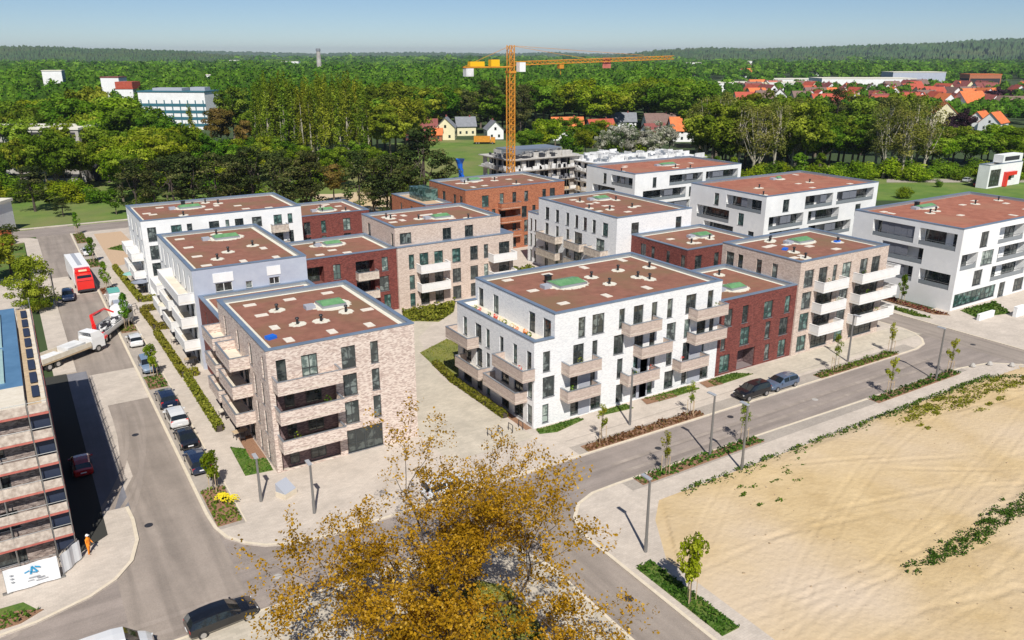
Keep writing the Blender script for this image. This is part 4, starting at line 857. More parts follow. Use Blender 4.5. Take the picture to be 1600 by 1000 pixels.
b=Ph.mb(); b.box(-16.0,-1.75,63.25,68.2,12.551,12.66); b.build('roof_edge_slab', M['cream_tile'], Ph.root)
sca = empty('scaffold',(-1.0,62.5,-0.1),0,'steel scaffold with red toe boards and cream guard panels wrapped round the brick shell','scaffold')
def sb(): b=MB(); b.off=(-1.0,62.5,-0.1); return b
b=sb()
for ux in [-0.35,-1.65,-4.2,-6.8,-9.4,-12.0,-14.6]:
    b.tube((ux,62.5,-0.1),(ux,62.5,13.6),0.045,n=6)
    b.tube((ux,63.12,-0.1),(ux,63.12,12.6),0.035,n=6)
for vy in np.arange(65.0,92.6,2.6): b.tube((-0.35,vy,-0.1),(-0.35,vy,13.6),0.045,n=6); b.tube((-1.6,vy,-0.1),(-1.6,vy,12.2),0.035,n=6)
b.build('standard', M['steel'], sca)
for k in range(6):
    z=2.05*(k+1)+0.1-0.1
    b=sb(); b.box(-16,-0.4,62.55,63.1,z-0.05,z); b.box(-1.6,-0.4,63.1,92,z-0.05,z); b.build('deck', M['timber'] if k==5 else M['steel'], sca)
    b=sb(); b.box(-16,-1.7,62.44,62.48,z-0.02,z+0.13); b.box(-1.62,-0.38,62.43,62.47,z-0.02,z+0.15); b.box(-0.33,-0.29,62.5,92,z,z+0.2); b.build('toe_board', M['red_board'], sca)
    b=sb(); b.box(-16,-1.72,62.46,62.49,z+0.15,z+0.95-0.1*(k%2)); b.box(-1.60,-0.40,62.45,62.48,z+0.17,z+0.85); b.build('guard_panel', M['cream_net'], sca)
    b=sb(); b.tube((-16,62.5,z+1.0),(-0.35,62.5,z+1.0),0.03,n=5); b.tube((-0.35,62.5,z+1.0),(-0.35,92,z+1.0),0.03,n=5); b.tube((-0.35,62.5,z+0.5),(-0.35,92,z+0.5),0.03,n=5); b.build('guard_rail', M['steel'], sca)
    b=sb(); b.box(-1.60,-0.42,62.9,62.95,z-1.2,z-0.1); b.build('bay_shade', M['gap_shade'], sca)  # dark panel painting the shade inside the end bays
b=sb()
for i in range(8): b.box(-1.25,-0.75,66+i*3.2,68.4+i*3.2,12.40,12.45+0.02*(i%3))
b.build('deck_gap_shade', M['gap_shade'], sca)  # dark strips painting the shaded gap between roof and outer boards
b=sb()
for i in range(20): b.box(-0.72,-0.42,64.2+i*1.38,65.4+i*1.38,12.31,12.36)
b.build('board', M['cream_tile'], sca)

def hoard(name,label,cat,x0,y0,x1,y1,h,mark=False):
    o=empty(name,((x0+x1)/2,(y0+y1)/2,0),math.atan2(y1-y0,x1-x0),label,cat); L=math.hypot(x1-x0,y1-y0)
    b=MB(); n=9
    for i in range(n): # slightly slack tarpaulin
        a=-L/2+L*i/n; c=-L/2+L*(i+1)/n; ya=0.05*math.sin(i*1.3); yc=0.05*math.sin((i+1)*1.3)
        b.quad((a,ya,0.1),(c,yc,0.1),(c,yc,h),(a,ya,h)); b.quad((a,ya+.02,0.1),(c,yc+.02,0.1),(c,yc+.02,h),(a,ya+.02,h))
    b.build('tarpaulin', M['banner'], o)
    b=MB()
    for i in range(3): a=-L/2+L*i/2; b.tube((a,0.12,-0.02),(a,0.12,h+0.12),0.03,n=6); b.rbox(a,0.12,0.06,0.6,0.22,0.14)
    b.tube((-L/2,0.12,h+0.08),(L/2,0.12,h+0.08),0.02,n=5); b.build('fence_frame', M['steel'], o)
    if mark:
        b=MB(); q=[]
        def st(x,z,w_,hh,rot):
            m=Matrix.Rotation(rot,3,'Y'); pts=[]
            for sx,sz in ((-1,-1),(1,-1),(1,1),(-1,1)):
                p=m@Vector((sx*w_/2,0,sz*hh/2)); pts.append((x+p.x,-0.075,z+p.z))
            b.poly(pts)
        st(0.0,1.45,0.12,0.62,0.25); st(0.22,1.5,0.12,0.62,-0.5); st(0.12,1.28,0.4,0.1,0.3); st(0.42,1.62,0.36,0.11,0.4); st(-0.28,1.42,0.34,0.1,-0.3)
        b.build('logo', M['blue_print'], o)
        b=MB()
        rr=random.Random(2)
        for k in range(3):
            x=-1.3
            for i in range(3): b.poly([(-1.35+0.0,-0.076,1.45-0.28*k),(-1.15,-0.076,1.45-0.28*k),(-1.15,-0.076,1.55-0.28*k),(-1.35,-0.076,1.55-0.28*k)]); break
        for i,(x,z,w_,hh) in enumerate(((-0.25,0.82,0.7,0.09),(0.25,0.68,0.5,0.08),(-0.35,0.62,0.4,0.07),(0.15,0.5,0.8,0.06))): b.poly([(x,-0.077,z),(x+w_,-0.077,z),(x+w_,-0.077,z+hh),(x,-0.077,z+hh)])
        b.build('print', M['grey_print'], o)
    return o
hoard('site_fence','white tarpaulin site fence printed with a blue mark at the foot of the scaffold','fence',-5.1,60.1,-1.7,60.2,2.0,True)
hoard('site_fence','short greyish tarpaulin fence panel angled off the scaffold corner','fence',-1.5,60.5,-0.15,62.1,1.7)

# ------------------------------------------------------------------ building shells and crane
def shell(label,u0,u1,v0,v1,h,mat,seed,nf=4,group=None):
    S=House('building_shell',label,'building shell',u0,u1,v0,v1,h,mat); r=random.Random(seed)
    fh=h/nf
    for f in 'SWNE':
        lo,hi=(u0,u1) if f in 'SN' else (v0,v1); a=lo+0.8
        while a<hi-2:
            w_=r.uniform(1.2,3.2)
            for k in range(nf):
                if a+w_<hi-0.5: S.open[f].append((a,a+w_,k*fh+0.3,k*fh+fh-0.55))
            a+=w_+r.uniform(0.5,1.6)
    S.walls()
    for k in range(nf+1):
        b=S.mb(); z=k*fh; b.box(u0-0.9,u1+0.9,v0-0.9,v1+0.9,z-0.16,z+0.04); b.build('floor_slab', M['concrete'] if k<nf else mat, S.root)
    b=S.mb(); b.box(u0+1.6,u1-1.6,v0+1.6,v1-1.6,0.05,h-0.3); b.build('interior_shade', M['dark_void'], S.root)  # solid dark box, its colour standing in for the shaded inside
    b=S.mb()
    for i in range(int((u1-u0)/2.4)): 
        for k in range(nf): b.tube((u0+i*2.4,v0-0.85,k*fh),(u0+i*2.4,v0-0.85,k*fh+fh),0.05,n=4)
    for i in range(int((v1-v0)/2.4)):
        for k in range(nf): b.tube((u0-0.85,v0+i*2.4,k*fh),(u0-0.85,v0+i*2.4,k*fh+fh),0.05,n=4)
    b.build('prop', M['steel'], S.root)
    b=S.mb()
    for i in range(60):
        x,y=r.uniform(u0,u1-2),r.uniform(v0,v1-2); hh=r.uniform(0.3,1.5); 
        if r.random()<.5: b.box(x,x+r.uniform(1.5,4.4),y,y+0.25,h+0.04,h+hh)
        else: b.box(x,x+0.25,y,y+r.uniform(1.5,4.0),h+0.04,h+hh)
    b.build('wall_stub', mat, S.root, kind='stuff')
    b=S.mb()
    for i in range(70):
        x,y=r.uniform(u0,u1-2),r.uniform(v0,v1-2); b.box(x,x+r.uniform(.3,1.6),y,y+r.uniform(.3,1.2),h+0.04,h+r.uniform(.3,1.0))
    b.build('site_clutter', [M['black_metal'],M['timber'],M['zinc']][seed%3] if seed!=5 else M['black_metal'], S.root, kind='stuff')
    for k in range(nf):
        b=S.mb()
        for i in range(26):
            x=r.uniform(u0-0.7,u1-1); b.box(x,x+r.uniform(.3,1.3),v0-0.8,v0-0.3,k*fh+0.05,k*fh+r.uniform(.3,1.4))
            y=r.uniform(v0-0.7,v1-1); b.box(u0-0.8,u0-0.3,y,y+r.uniform(.3,1.3),k*fh+0.05,k*fh+r.uniform(.3,1.4))
        b.build('stacked_material', [M['concrete_light'],M['timber'],M['grey_panel'],M['concrete_light']][k%4], S.root, kind='stuff')
    b=S.mb()
    for k in range(nf):
        for i in range(int((u1-u0)/3)):
            if r.random()<.6: a=u0+i*3; b.box(a,a+r.uniform(1,2.8),v0-0.95,v0-0.90,k*fh+0.1,k*fh+r.uniform(.6,1.3))
        for i in range(int((v1-v0)/3)):
            if r.random()<.6: a=v0+i*3; b.box(u0-0.95,u0-0.90,a,a+r.uniform(1,2.8),k*fh+0.1,k*fh+r.uniform(.6,1.3))
    b.build('guard_panel', M['concrete_light'], S.root, kind='stuff')
    b=S.mb()
    for k in range(nf):
        for i in range(int((u1-u0)/1.6)):
            if r.random()<.45: a=u0+i*1.6; b.tube((a,v0-1.6,k*fh-.2),(a+r.uniform(-1,1),v0-1.6,k*fh+fh),0.05,n=4)
    b.build('scaffold_tube', M['black_metal'], S.root, kind='stuff')
    return S
Q1=shell('grey concrete building shell with open floors, left of the crane',108,129,172,186,11.6,M['concrete'],5)
b=Q1.mb(); b.box(112,128,178,186,11.65,13.2); b.build('blue_grey_roof', M['zinc'], Q1.root)
Q2=shell('white blockwork building shell with an unroofed top storey, just right of the crane',128.5,146,163,178,10.4,M['concrete_light'],8)
Q3=shell('white and grey building shell furthest right, behind the white house with the red roof',148,170,167,182,9.0,M['concrete_light'],11,nf=3)

cx,cy = spot(798,186)
cr = empty('tower_crane',(cx,cy,-0.1),0,'orange tower crane with a long jib rising over the building shells','crane')
def lattice(b,p,q,w_,n,r=0.09,r2=0.05):
    p=Vector(p); q=Vector(q); d=(q-p).normalized(); a=Vector((0,0,1)).cross(d)
    a = Vector((1,0,0)) if a.length<1e-3 else a.normalized(); c=d.cross(a).normalized()
    cs=[(a*sx+c*sy)*w_/2 for sx,sy in ((-1,-1),(1,-1),(1,1),(-1,1))]
    for o in cs: b.tube(p+o,q+o,r,n=5,cap=False)
    for i in range(n):
        s0=p+(q-p)*(i/n); s1=p+(q-p)*((i+1)/n)
        for j in range(4):
            b.tube(s0+cs[j],s1+cs[(j+1)%4],r2,n=4,cap=False); b.tube(s0+cs[j],s0+cs[(j+1)%4],r2,n=4,cap=False)
b=MB(); lattice(b,(0,0,0),(0,0,33.4),1.35,26,0.13,0.07); b.build('mast', M['orange_steel'], cr)
b=MB(); b.box(-1.3,1.3,-1.3,1.3,-0.3,0.5); b.build('base', M['concrete'], cr)
b=MB(); lattice(b,(0,0,33.4),(0,0,38.9),1.2,4,0.12,0.07); b.box(-0.9,0.9,-0.9,0.9,33.0,33.5); b.build('cathead', M['orange_steel'], cr)
jx,jy = spot(1040,214); jd = Vector((jx-cx, jy-cy, 1.2)); 
b=MB(); lattice(b,(0,0,35.0),tuple(Vector((0,0,35.0))+jd),0.75,34,0.09,0.05); b.build('jib', M['orange_steel'], cr)
ju=Vector((jd.x,jd.y,0)).normalized(); js=Vector((-ju.y,ju.x,0))
b=MB(); ce=-ju*12.0
for s_ in (-0.6,0.6): b.tube(Vector((0,0,34.3))+js*s_, ce+Vector((0,0,34.3))+js*s_,0.16,n=6)
for i in range(7): q=-ju*(i*2.0); b.tube(q+js*0.6+Vector((0,0,34.3)),q-js*0.6+Vector((0,0,34.3)),0.08,n=4)
b.build('counter_jib', M['orange_steel'], cr)
an=math.atan2(ju.y,ju.x)
b=MB(); p=-ju*9.0; b.rbox(p.x,p.y,35.0,3.6,1.1,1.0,an); p=-ju*4.4; b.rbox(p.x,p.y,35.2,2.2,1.2,1.4,an); b.build('winch', M['yellow_steel'], cr)
b=MB(); p=-ju*11.0; b.rbox(p.x,p.y,33.3,1.9,1.3,1.7,an); b.build('counterweight', M['concrete_light'], cr)
b=MB(); p=ju*1.9-js*1.3; b.rbox(p.x,p.y,34.3,1.6,1.3,2.0,an); cb=b.build('cab', M['white_paint'], cr); b=MB(); b.rbox(p.x+ju.x*0.82,p.y+ju.y*0.82,34.5,0.06,1.1,1.2,an); b.build('cab_window', M['car_glass'], cb)
b=MB(); top=Vector((0,0,38.8)); b.tube(top, jd*0.42+Vector((0,0,35.6)),0.05,n=4); b.tube(top, jd*0.8+Vector((0,0,35.8)),0.05,n=4); b.tube(top, ce+Vector((0,0,34.5)),0.05,n=4); b.build('tie_rope', M['orange_steel'], cr)
b=MB(); p=jd*0.28; b.rbox(p.x,p.y,34.3,1.2,1.0,0.9,an); b.tube((p.x,p.y,34),(p.x,p.y,32.5),0.08,n=4); b.build('trolley', M['orange_steel'], cr)
b=MB(); p=jd*0.56; b.rbox(p.x,p.y,35.0,2.6,0.08,2.4,an); b.build('sign_board', M['red_board'], cr)

# ------------------------------------------------------------------ street furniture
def lamp(x,y,h,label,d=1,group='street lamps'):
    o=empty('street_lamp',(x,y,0),0,label,'street lamp',group)
    b=MB(); b.tube((0,0,0),(0,0,1.2),0.14,0.14,8).tube((0,0,1.2),(0,0,h),0.12,0.095,8); b.build('pole', M['lamp_post'], o)
    b=MB(); b.rbox(0,0.42*d,h+0.03,0.34,0.95,0.10); b.build('lamp_head', M['lamp_head'], o)
    b=MB(); b.rbox(0,0.5*d,h-0.03,0.24,0.6,0.02); b.build('lamp_glass', M['rail_glass'], o)
    return o
lamp(37.3,39.6,6.4,'tall grey street lamp at the corner of the sand field')
lamp(53.0,48.2,6.4,'street lamp in the planting strip across the road from the white house')
lamp(53.6,44.7,6.6,'street lamp at the edge of the sand, right of the first roadside planting strip')
lamp(86.1,56.9,6.2,'street lamp in front of the beige house with white balconies',-1)
lamp(90.0,47.6,6.4,'street lamp in the hedge strip near the road bend, next to a small tree')
lamp(50.9,57.6,6.4,'street lamp on the pavement in front of the main white house',-1)
lamp(13.9,63.1,4.2,'short lamp post by the lawn corner of the pale pink house')
lamp(17.2,58.8,4.6,'short lamp post on the pavement behind the left edge of the bronze tree')
lamp(3.0,137.0,5.0,'slim lamp post on the left pavement beside the raised crossing',1)

pn = empty('utility_cabinet',(16.1,63.0,0),0.5,'small white utility cabinet with a sloping blue-grey top beside the short lamp post','cabinet')
b=MB(); b.box(-0.7,0.7,-0.6,0.6,0,0.5); b.build('plinth', M['kerb'], pn)
b=MB(); b.poly([(-.66,-.56,.52),(.66,-.56,.52),(.66,.56,1.3),(-.66,.56,1.3)]); b.poly([(-.66,-.56,.5),(-.66,.56,.5),(-.66,.56,1.3),(-.66,-.56,.52)]); b.poly([(.66,-.56,.5),(.66,.56,.5),(.66,.56,1.3),(.66,-.56,.52)]); b.poly([(-.66,.56,.5),(.66,.56,.5),(.66,.56,1.3),(-.66,.56,1.3)]); b.build('sloping_top', M['light_grey_panel'], pn)
BR=['nearest the pale pink house','second from the pale pink house','third, under the tip of the bronze tree','nearest the white house']
for i in range(4):
    o=empty('bicycle_stand',(37.0+i*1.25,63.0,0),math.pi/2,'dark steel bicycle stand on the plaza, '+BR[i],'bicycle stand','bicycle stands on the plaza')
    b=MB(); b.tube((-.4,0,0),(-.4,0,0.85),0.04,n=6).tube((.4,0,0),(.4,0,0.85),0.04,n=6).tube((-.4,0,0.85),(.4,0,0.85),0.04,n=6); b.build('hoop', M['black_metal'], o)
BL=['left of the three','middle of the three','right of the three']
for i,(x,y) in enumerate(((97.6,47.4),(100.0,46.6),(101.9,44.9))):
    b=MB(); b.off=(x,y,0)
    for k,(z,r) in enumerate(((0,.30),(.18,.36),(.36,.28))): 
        b.tube((x,y,z),(x,y,z+0.18),r,[.36,.28,.14][k],9)
    b.build('boulder', M['concrete'], label='grey boulder on the pavement at the outside of the road bend, '+BL[i], cat='boulder', group='boulders at the road bend')

# ------------------------------------------------------------------ planting
def cover(name,label,cat,pts,mat,h=0.35,den=16,size=0.14,soil='soil',z=0.02,group=None,parent=None,seed=1,kerb=False):
    """bed: soil sheet plus low foliage over a polygon"""
    rng=np.random.default_rng(seed); P_=np.array(pts); mn=P_.min(0); mx=P_.max(0); cx_,cy_=P_.mean(0)
    area=abs(sum(pts[i][0]*pts[(i+1)%len(pts)][1]-pts[(i+1)%len(pts)][0]*pts[i][1] for i in range(len(pts))))/2
    n=int(area*den*((mx-mn).prod()/max(area,0.1)))
    q=rng.uniform(mn,mx,(n,2)); ins=np.zeros(n,bool); j=len(pts)-1
    for i in range(len(pts)):
        xi,yi=pts[i]; xj,yj=pts[j]
        c=((yi>q[:,1])!=(yj>q[:,1]))&(q[:,0]<(xj-xi)*(q[:,1]-yi)/((yj-yi) if abs(yj-yi)>1e-9 else 1e-9)+xi); ins^=c; j=i
    q=q[ins]; n=len(q)
    o=empty(name,(cx_,cy_,0),0,label,cat,group)
    b=MB(); b.off=(cx_,cy_,0); b.prism([tuple(p) for p in pts],0.0,z+0.03); b.build('soil', M[soil], o)
    hh=h*(0.55+0.45*np.sin(q[:,0]*2.1+seed)*np.cos(q[:,1]*1.9)); zz=rng.uniform(0.2,1,n)*np.abs(hh)+z+0.03
    cen=np.column_stack([q[:,0]-cx_,q[:,1]-cy_,zz]); out=np.tile([0,0,1.0],(n,1))
    put('foliage', leaf_mesh('foliage',cen,out,size,M[mat],rng,rng.beta(2,2,n)), o)
    return o
def rect(x0,x1,y0,y1): return [(x0,y0),(x1,y0),(x1,y1),(x0,y1)]
def hedge(label,segs,h=0.85,w_=0.75,mat='hedge',seed=3):
    rng=np.random.default_rng(seed); o=empty('hedge',(segs[0][0],segs[0][1],0),0,label,'hedge'); ox,oy=segs[0][:2]
    C_=[];O_l=[]
    for i in range(len(segs)-1):
        a=np.array(segs[i]);c=np.array(segs[i+1]); L=np.linalg.norm(c-a); n=int(L*150); t=rng.uniform(0,1,n)[:,None]; d=(c-a)/L; s=np.array([-d[1],d[0]])
        # shell of a rounded box
        k=rng.uniform(-1,1,n); zz=rng.uniform(0.05,1,n); side=rng.random(n)<0.55
        lat=np.where(side,np.sign(k)*w_/2*rng.uniform(.85,1.1,n),k*w_/2); z_=np.where(side,zz*h,h*rng.uniform(.82,1.12,n)+0.08*np.sin(t[:,0]*L*2))
        p=a+(c-a)*t+s*lat[:,None]; C_.append(np.column_stack([p[:,0]-ox,p[:,1]-oy,z_])); O_l.append(np.column_stack([s[0]*np.sign(lat)*side,s[1]*np.sign(lat)*side,np.where(side,.3,1)]))
    C_=np.concatenate(C_);O_l=np.concatenate(O_l)
    put('foliage',leaf_mesh('foliage',C_,O_l,0.13,M[mat],rng,rng.beta(2,2,len(C_)),0.6),o)
    b=MB()
    for i in range(len(segs)-1):
        a=Vector((*segs[i],0))-Vector((ox,oy,0)); c=Vector((*segs[i+1],0))-Vector((ox,oy,0)); L=(c-a).length
        b.rbox((a.x+c.x)/2,(a.y+c.y)/2,h*0.4,L,w_*0.7,h*0.78,math.atan2(c.y-a.y,c.x-a.x))
    b.build('twigs', M['trunk_dark'], o)
cover('planting_strip','long kerbed planting strip of reddish plants in front of the white house','planting strip',rect(43.6,59.3,55.15,56.45),'cover_red',0.4,30,seed=1)
cover('planting_strip','green planting strip across the road from the white house, with a lamp in it','planting strip',rect(43.9,59.9,47.45,48.75),'cover_green',0.5,34,seed=2)
cover('planting_strip','green planting strip between road and pavement before the beige house','planting strip',rect(78.6,94.0,55.0,56.3),'cover_green',0.5,34,seed=3)
cover('planting_strip','green planting strip near the road bend with a lamp and two small trees','planting strip',rect(78.0,94.2,47.0,48.3),'cover_green',0.5,34,seed=4)
cover('planting_strip','bright grassy strip beside the road at the bottom edge holding a young tree','planting strip',rect(35.3,36.9,29.6,38.4),'cover_green',0.28,60,0.12,'grass',seed=5)
for k,(y0,y1,lb,mt) in enumerate(((61.0,67.6,'kerbed bed with yellow flowers at the near end of the parking row','cover_green'),(94.4,98.8,'small green bed between the dark blue and the silver-blue parked cars','cover_green'),(117.6,121.6,'small bed with a young tree beside the truck-crane lorry','cover_green'),(139.8,144.0,'small bed with a young tree beside the red-cabbed truck','cover_red'),(160.0,166.5,'pale bed with a young tree beyond the red-cabbed truck','cover_green'),(183.0,193.6,'last kerbed bed of the parking row at the far road','cover_green'))):
    cover('planting_strip',lb,'planting strip',rect(9.75,11.75,y0,y1),mt,0.35,22,seed=20+k)
b=MB(); rf=random.Random(4)
fl=empty('flowering_shrub',(11.0,64.6,0),0,'yellow flowering shrub in the near bed of the parking row','shrub')
for i in range(240):
    t=rf.uniform(0,6.28); r_=rf.uniform(0,0.62); b.rbox(math.cos(t)*r_+ (0.7 if i%3==0 else 0),math.sin(t)*r_-(0.5 if i%3==0 else 0),0.45+0.42*math.sqrt(max(0,1-(r_/0.65)**2))+rf.uniform(-.1,.05)-(0.15 if i%3==0 else 0),0.09,0.09,0.05,t)
b.build('flowers', M['flower_yel'], fl)
b=MB(); b.tube((0,0,0),(0,0,0.6),0.05,n=6); b.build('stem', M['trunk'], fl)
hedge('clipped hedge along the street in front of the pale pink house',[(14.1,78.9),(14.1,95.2)],seed=5); 
hedge('low hedge with short side arms in front of the low red link',[(15.6,96.3),(14.0,96.3),(13.8,114.6)],seed=6)
hedge('low hedge in front of the grey-walled house, beyond the bicycle racks',[(16.0,116.4),(14.1,117.0),(13.8,126.6),(15.8,127.0)],seed=7)
hedge('longest low hedge, wrapped around the paved terraces of the long white house',[(16.6,132.0),(14.4,132.4),(13.6,157.0)],seed=8)
cover('lawn_patch','small bright lawn with a tan path at the left foot of the pale pink house','lawn',[(13.9,68.3),(16.4,68.0),(16.5,70.6),(15.1,71.2),(15.3,73.6),(14.1,74.9)],'cover_green',0.10,60,0.09,'grass',seed=9)
sheet('garden_soil', [(15.2,71.3),(16.55,70.7),(16.55,76.5),(15.3,76.5)], 0.012, M['soil'])
for k,(pts,lb) in enumerate((([(41.9,61.9),(47.3,61.9),(47.6,61.2),(43.5,60.3),(41.7,60.9)],'curved grass bed at the corner of the white house'),([(50.2,61.9),(53.9,61.9),(54.0,60.6),(49.7,61.0)],'small lawn below the first balcony stack of the white house'),([(56.6,61.9),(63.6,61.9),(64.0,60.6),(57.6,60.4)],'lawn with mulch before the right half of the white house'),([(66.4,61.9),(71.0,61.9),(72.8,60.4),(66.0,60.2)],'lawn in front of the red link, left of its entrance'))):
    cover('lawn_patch',lb,'lawn',pts,'cover_green',0.12,50,0.10,'grass',seed=30+k)
patch('mulch_bed',[(55.8,60.5),(60.2,60.3),(60.4,61.3),(56.2,61.9)],M['soil'],0.06)
patch('mulch_bed_right',[(64.9,60.3),(67.4,60.1),(67.6,61.9),(65.2,61.9)],M['soil'],0.055)
patch('mulch_border',[(41.0,62.4),(41.75,62.4),(41.75,79.0),(41.0,80.0)],M['soil'],0.014)
cover('lawn_patch','olive lawn on the plaza left of the white house, bordered by shrubs','lawn',[(40.6,79.0),(43.0,78.8),(46.4,80),(48.2,88),(47.0,91.4),(41.6,88.6)],'hedge',0.08,18,0.09,'grass_dry',seed=40)
hedge('ragged brown-green hedge along the left foot of the white house',[(40.7,66.0),(40.7,78.0),(41.4,84.0)],0.6,0.7,seed=41)
cover('garden_bed','yellowish shrub garden in the courtyard in front of the beige stepped house','garden bed',[(45.4,101.6),(49.5,98.6),(53.5,101.5),(56,105.6),(47,105.8)],'hedge',0.9,40,0.2,'grass_dry',seed=42)
cover('garden_bed','green courtyard garden right of the beige stepped house','garden bed',[(68.4,96),(77,96),(78,106),(78,118),(68.6,118)],'hedge',0.7,16,0.2,'grass_dry',seed=43)
cover('lawn_patch','triangular lawn in the tan plaza beside the long white house','lawn',[(14.3,174.5),(18.0,169.5),(19.2,178.5)],'cover_green',0.15,26,0.14,'grass',seed=44)
cover('lawn_patch','lawn behind the low white walls at the entrance of the right-hand white house','lawn',[(117.6,58.0),(124,56.4),(128,60.8),(119,61.2)],'cover_green',0.3,14,0.2,'grass',seed=45)
cover('lawn_patch','lawn patch on the side road kerb before the blank white wall','lawn',[(110.6,63.4),(111.8,61.2),(112.6,66),(111.2,70.4)],'cover_green',0.3,22,0.2,'grass',seed=46)
cover('planting_strip','long rusty-red planting strip at the foot of the blank white wall','planting strip',[(113.8,62.2),(115.4,60.6),(115.9,72),(114.6,80)],'cover_red',0.45,20,0.2,'soil',seed=47)
def wall_block(label,x0,x1,y0,y1,h):
    b=MB(); b.off=((x0+x1)/2,(y0+y1)/2,0); b.box(x0,x1,y0,y1,0,h); b.box(x0-.03,x1+.03,y0-.03,y1+.03,h,h+.05); b.build('garden_wall',M['white_wall'],label=label,cat='garden wall')
wall_block('low white garden wall at the corner of the right-hand white house',116.4,120.4,56.9,57.3,0.9)
wall_block('short tall white wall stub right of the low garden wall',122.6,124.9,54.9,55.4,1.5)
patch('verge',[(-60,56.9),(-5.0,57.0),(-3.4,57.2),(-4.2,58.6),(-60,60.5)],M['grass'],0.008)
cover('garden_bed','weedy green strip at the kerb in the bottom left corner','garden bed',[(-12,55.9),(-4.4,56.1),(-3.0,56.9),(-4.6,57.7),(-12,58)],'cover_green',0.4,26,0.14,'soil',seed=48)
sheet('yard_lawn',[(-14,160),(0.4,160),(0.5,189.8),(-14,189.8)],0.006,M['grass'])
sheet('tree_island',[(15.5,41.0),(18.5,43.0),(21.8,44.0),(24.4,43.6),(26.0,41.6),(25.8,38),(24.6,32),(20,24),(12,24),(12,36)],0.012,M['grass_dry'])
cover('ground_cover','mustard-green ground cover on the lawn island under the bronze tree','ground cover',[(15.8,40.8),(18.6,42.7),(21.8,43.7),(24.2,43.3),(25.6,41.4),(25.4,38),(24.2,32.5),(20,25),(12.5,25),(12.5,36)],'hedge',0.12,45,0.12,'grass_dry',seed=49).__setitem__('kind','stuff')

def weeds(name,label,pts,h,size,mat,seed,kind='stuff'):
    rng=np.random.default_rng(seed); n=len(pts); P=np.array(pts); c=P.mean(0)
    o=put(name,leaf_mesh(name,P-c,np.tile([0,0,1.0],(n,1)),size,M[mat],rng,rng.beta(2,2,n),0.7),None,tuple(c),kind=kind,label=label,cat='weeds'); return o
rw2=np.random.default_rng(9); pts=[]
for x in np.arange(46,104,0.11):
    if rw2.random()<0.15+0.5*abs(math.sin(x*0.9)) or (x>68 and rw2.random()<.8):
        wd=0.2+0.4*abs(math.sin(x*0.37+1)); k=int(rw2.uniform(3,10))
        yb=44.75 if x<96 else 44.75-(x-96)*0.70
        for _ in range(k): pts.append((x+rw2.normal(0,.15), yb+0.2-abs(rw2.normal(0,wd)), rw2.uniform(0.03,0.38)))
weeds('weeds','ragged green weeds along the edge between pavement and sand',pts,0.4,0.11,'cover_green',1)
pts=[]
for k in range(70):
    x,y=rw2.uniform(76,104),0; y=44.3-abs(rw2.normal(0,2.2)); r=rw2.uniform(0.2,0.9)
    for _ in range(70): pts.append((x+rw2.normal(0,r),min(44.7-max(0,(x-96)*.7),y+rw2.normal(0,r*0.45)),rw2.uniform(0.02,0.22)))
weeds('weeds','brown-green weed carpet on the upper right part of the sand field',pts,0.3,0.11,'hedge',2)
pts=[]
for k in range(210):
    t=rw2.uniform(0,1)**0.75; x=52.5+t*24+rw2.normal(0,.4); y=27.3-1.3*t+1.6*t*t+rw2.normal(0,0.28+0.55*t)-0.25*math.sin(t*9); r=rw2.uniform(0.06,0.40)
    for _ in range(int(14+34*r)): pts.append((x+rw2.normal(0,r),y+rw2.normal(0,r*0.5),rw2.uniform(0.03,0.3)+0.05))
weeds('weeds','dark green weed band crossing the sand near the right edge',pts,0.3,0.085,'cover_green',3)
pts=[]
for k in range(14):
    x,y=rw2.uniform(50,60),rw2.uniform(38.5,44); r=rw2.uniform(0.06,0.25)
    for _ in range(22): pts.append((x+rw2.normal(0,r*1.6),y+rw2.normal(0,r*0.6),rw2.uniform(0.05,0.2)))
weeds('weeds','scattered tufts on the left part of the sand field',pts,0.3,0.09,'leaf_green',4)

b=MB()
for i in range(450):
    x=rw2.uniform(39,103); y=rw2.uniform(-8,44.2); 
    if (y-36.5)>(x-38)*1.45-1 or (x>96 and y>44-(x-96)*.7): continue
    r=abs(rw2.normal(0,0.035))+0.02; b.rbox(x,y,0.06,r*2,r*1.5,r*1.2,rw2.uniform(0,3),0.4)
b.build('clods',noisy('sand_clods',(0.30,0.22,0.14),(0.46,0.36,0.24),2,0.95),kind='stuff',label='small stones and clods scattered over the sand field',cat='stones')
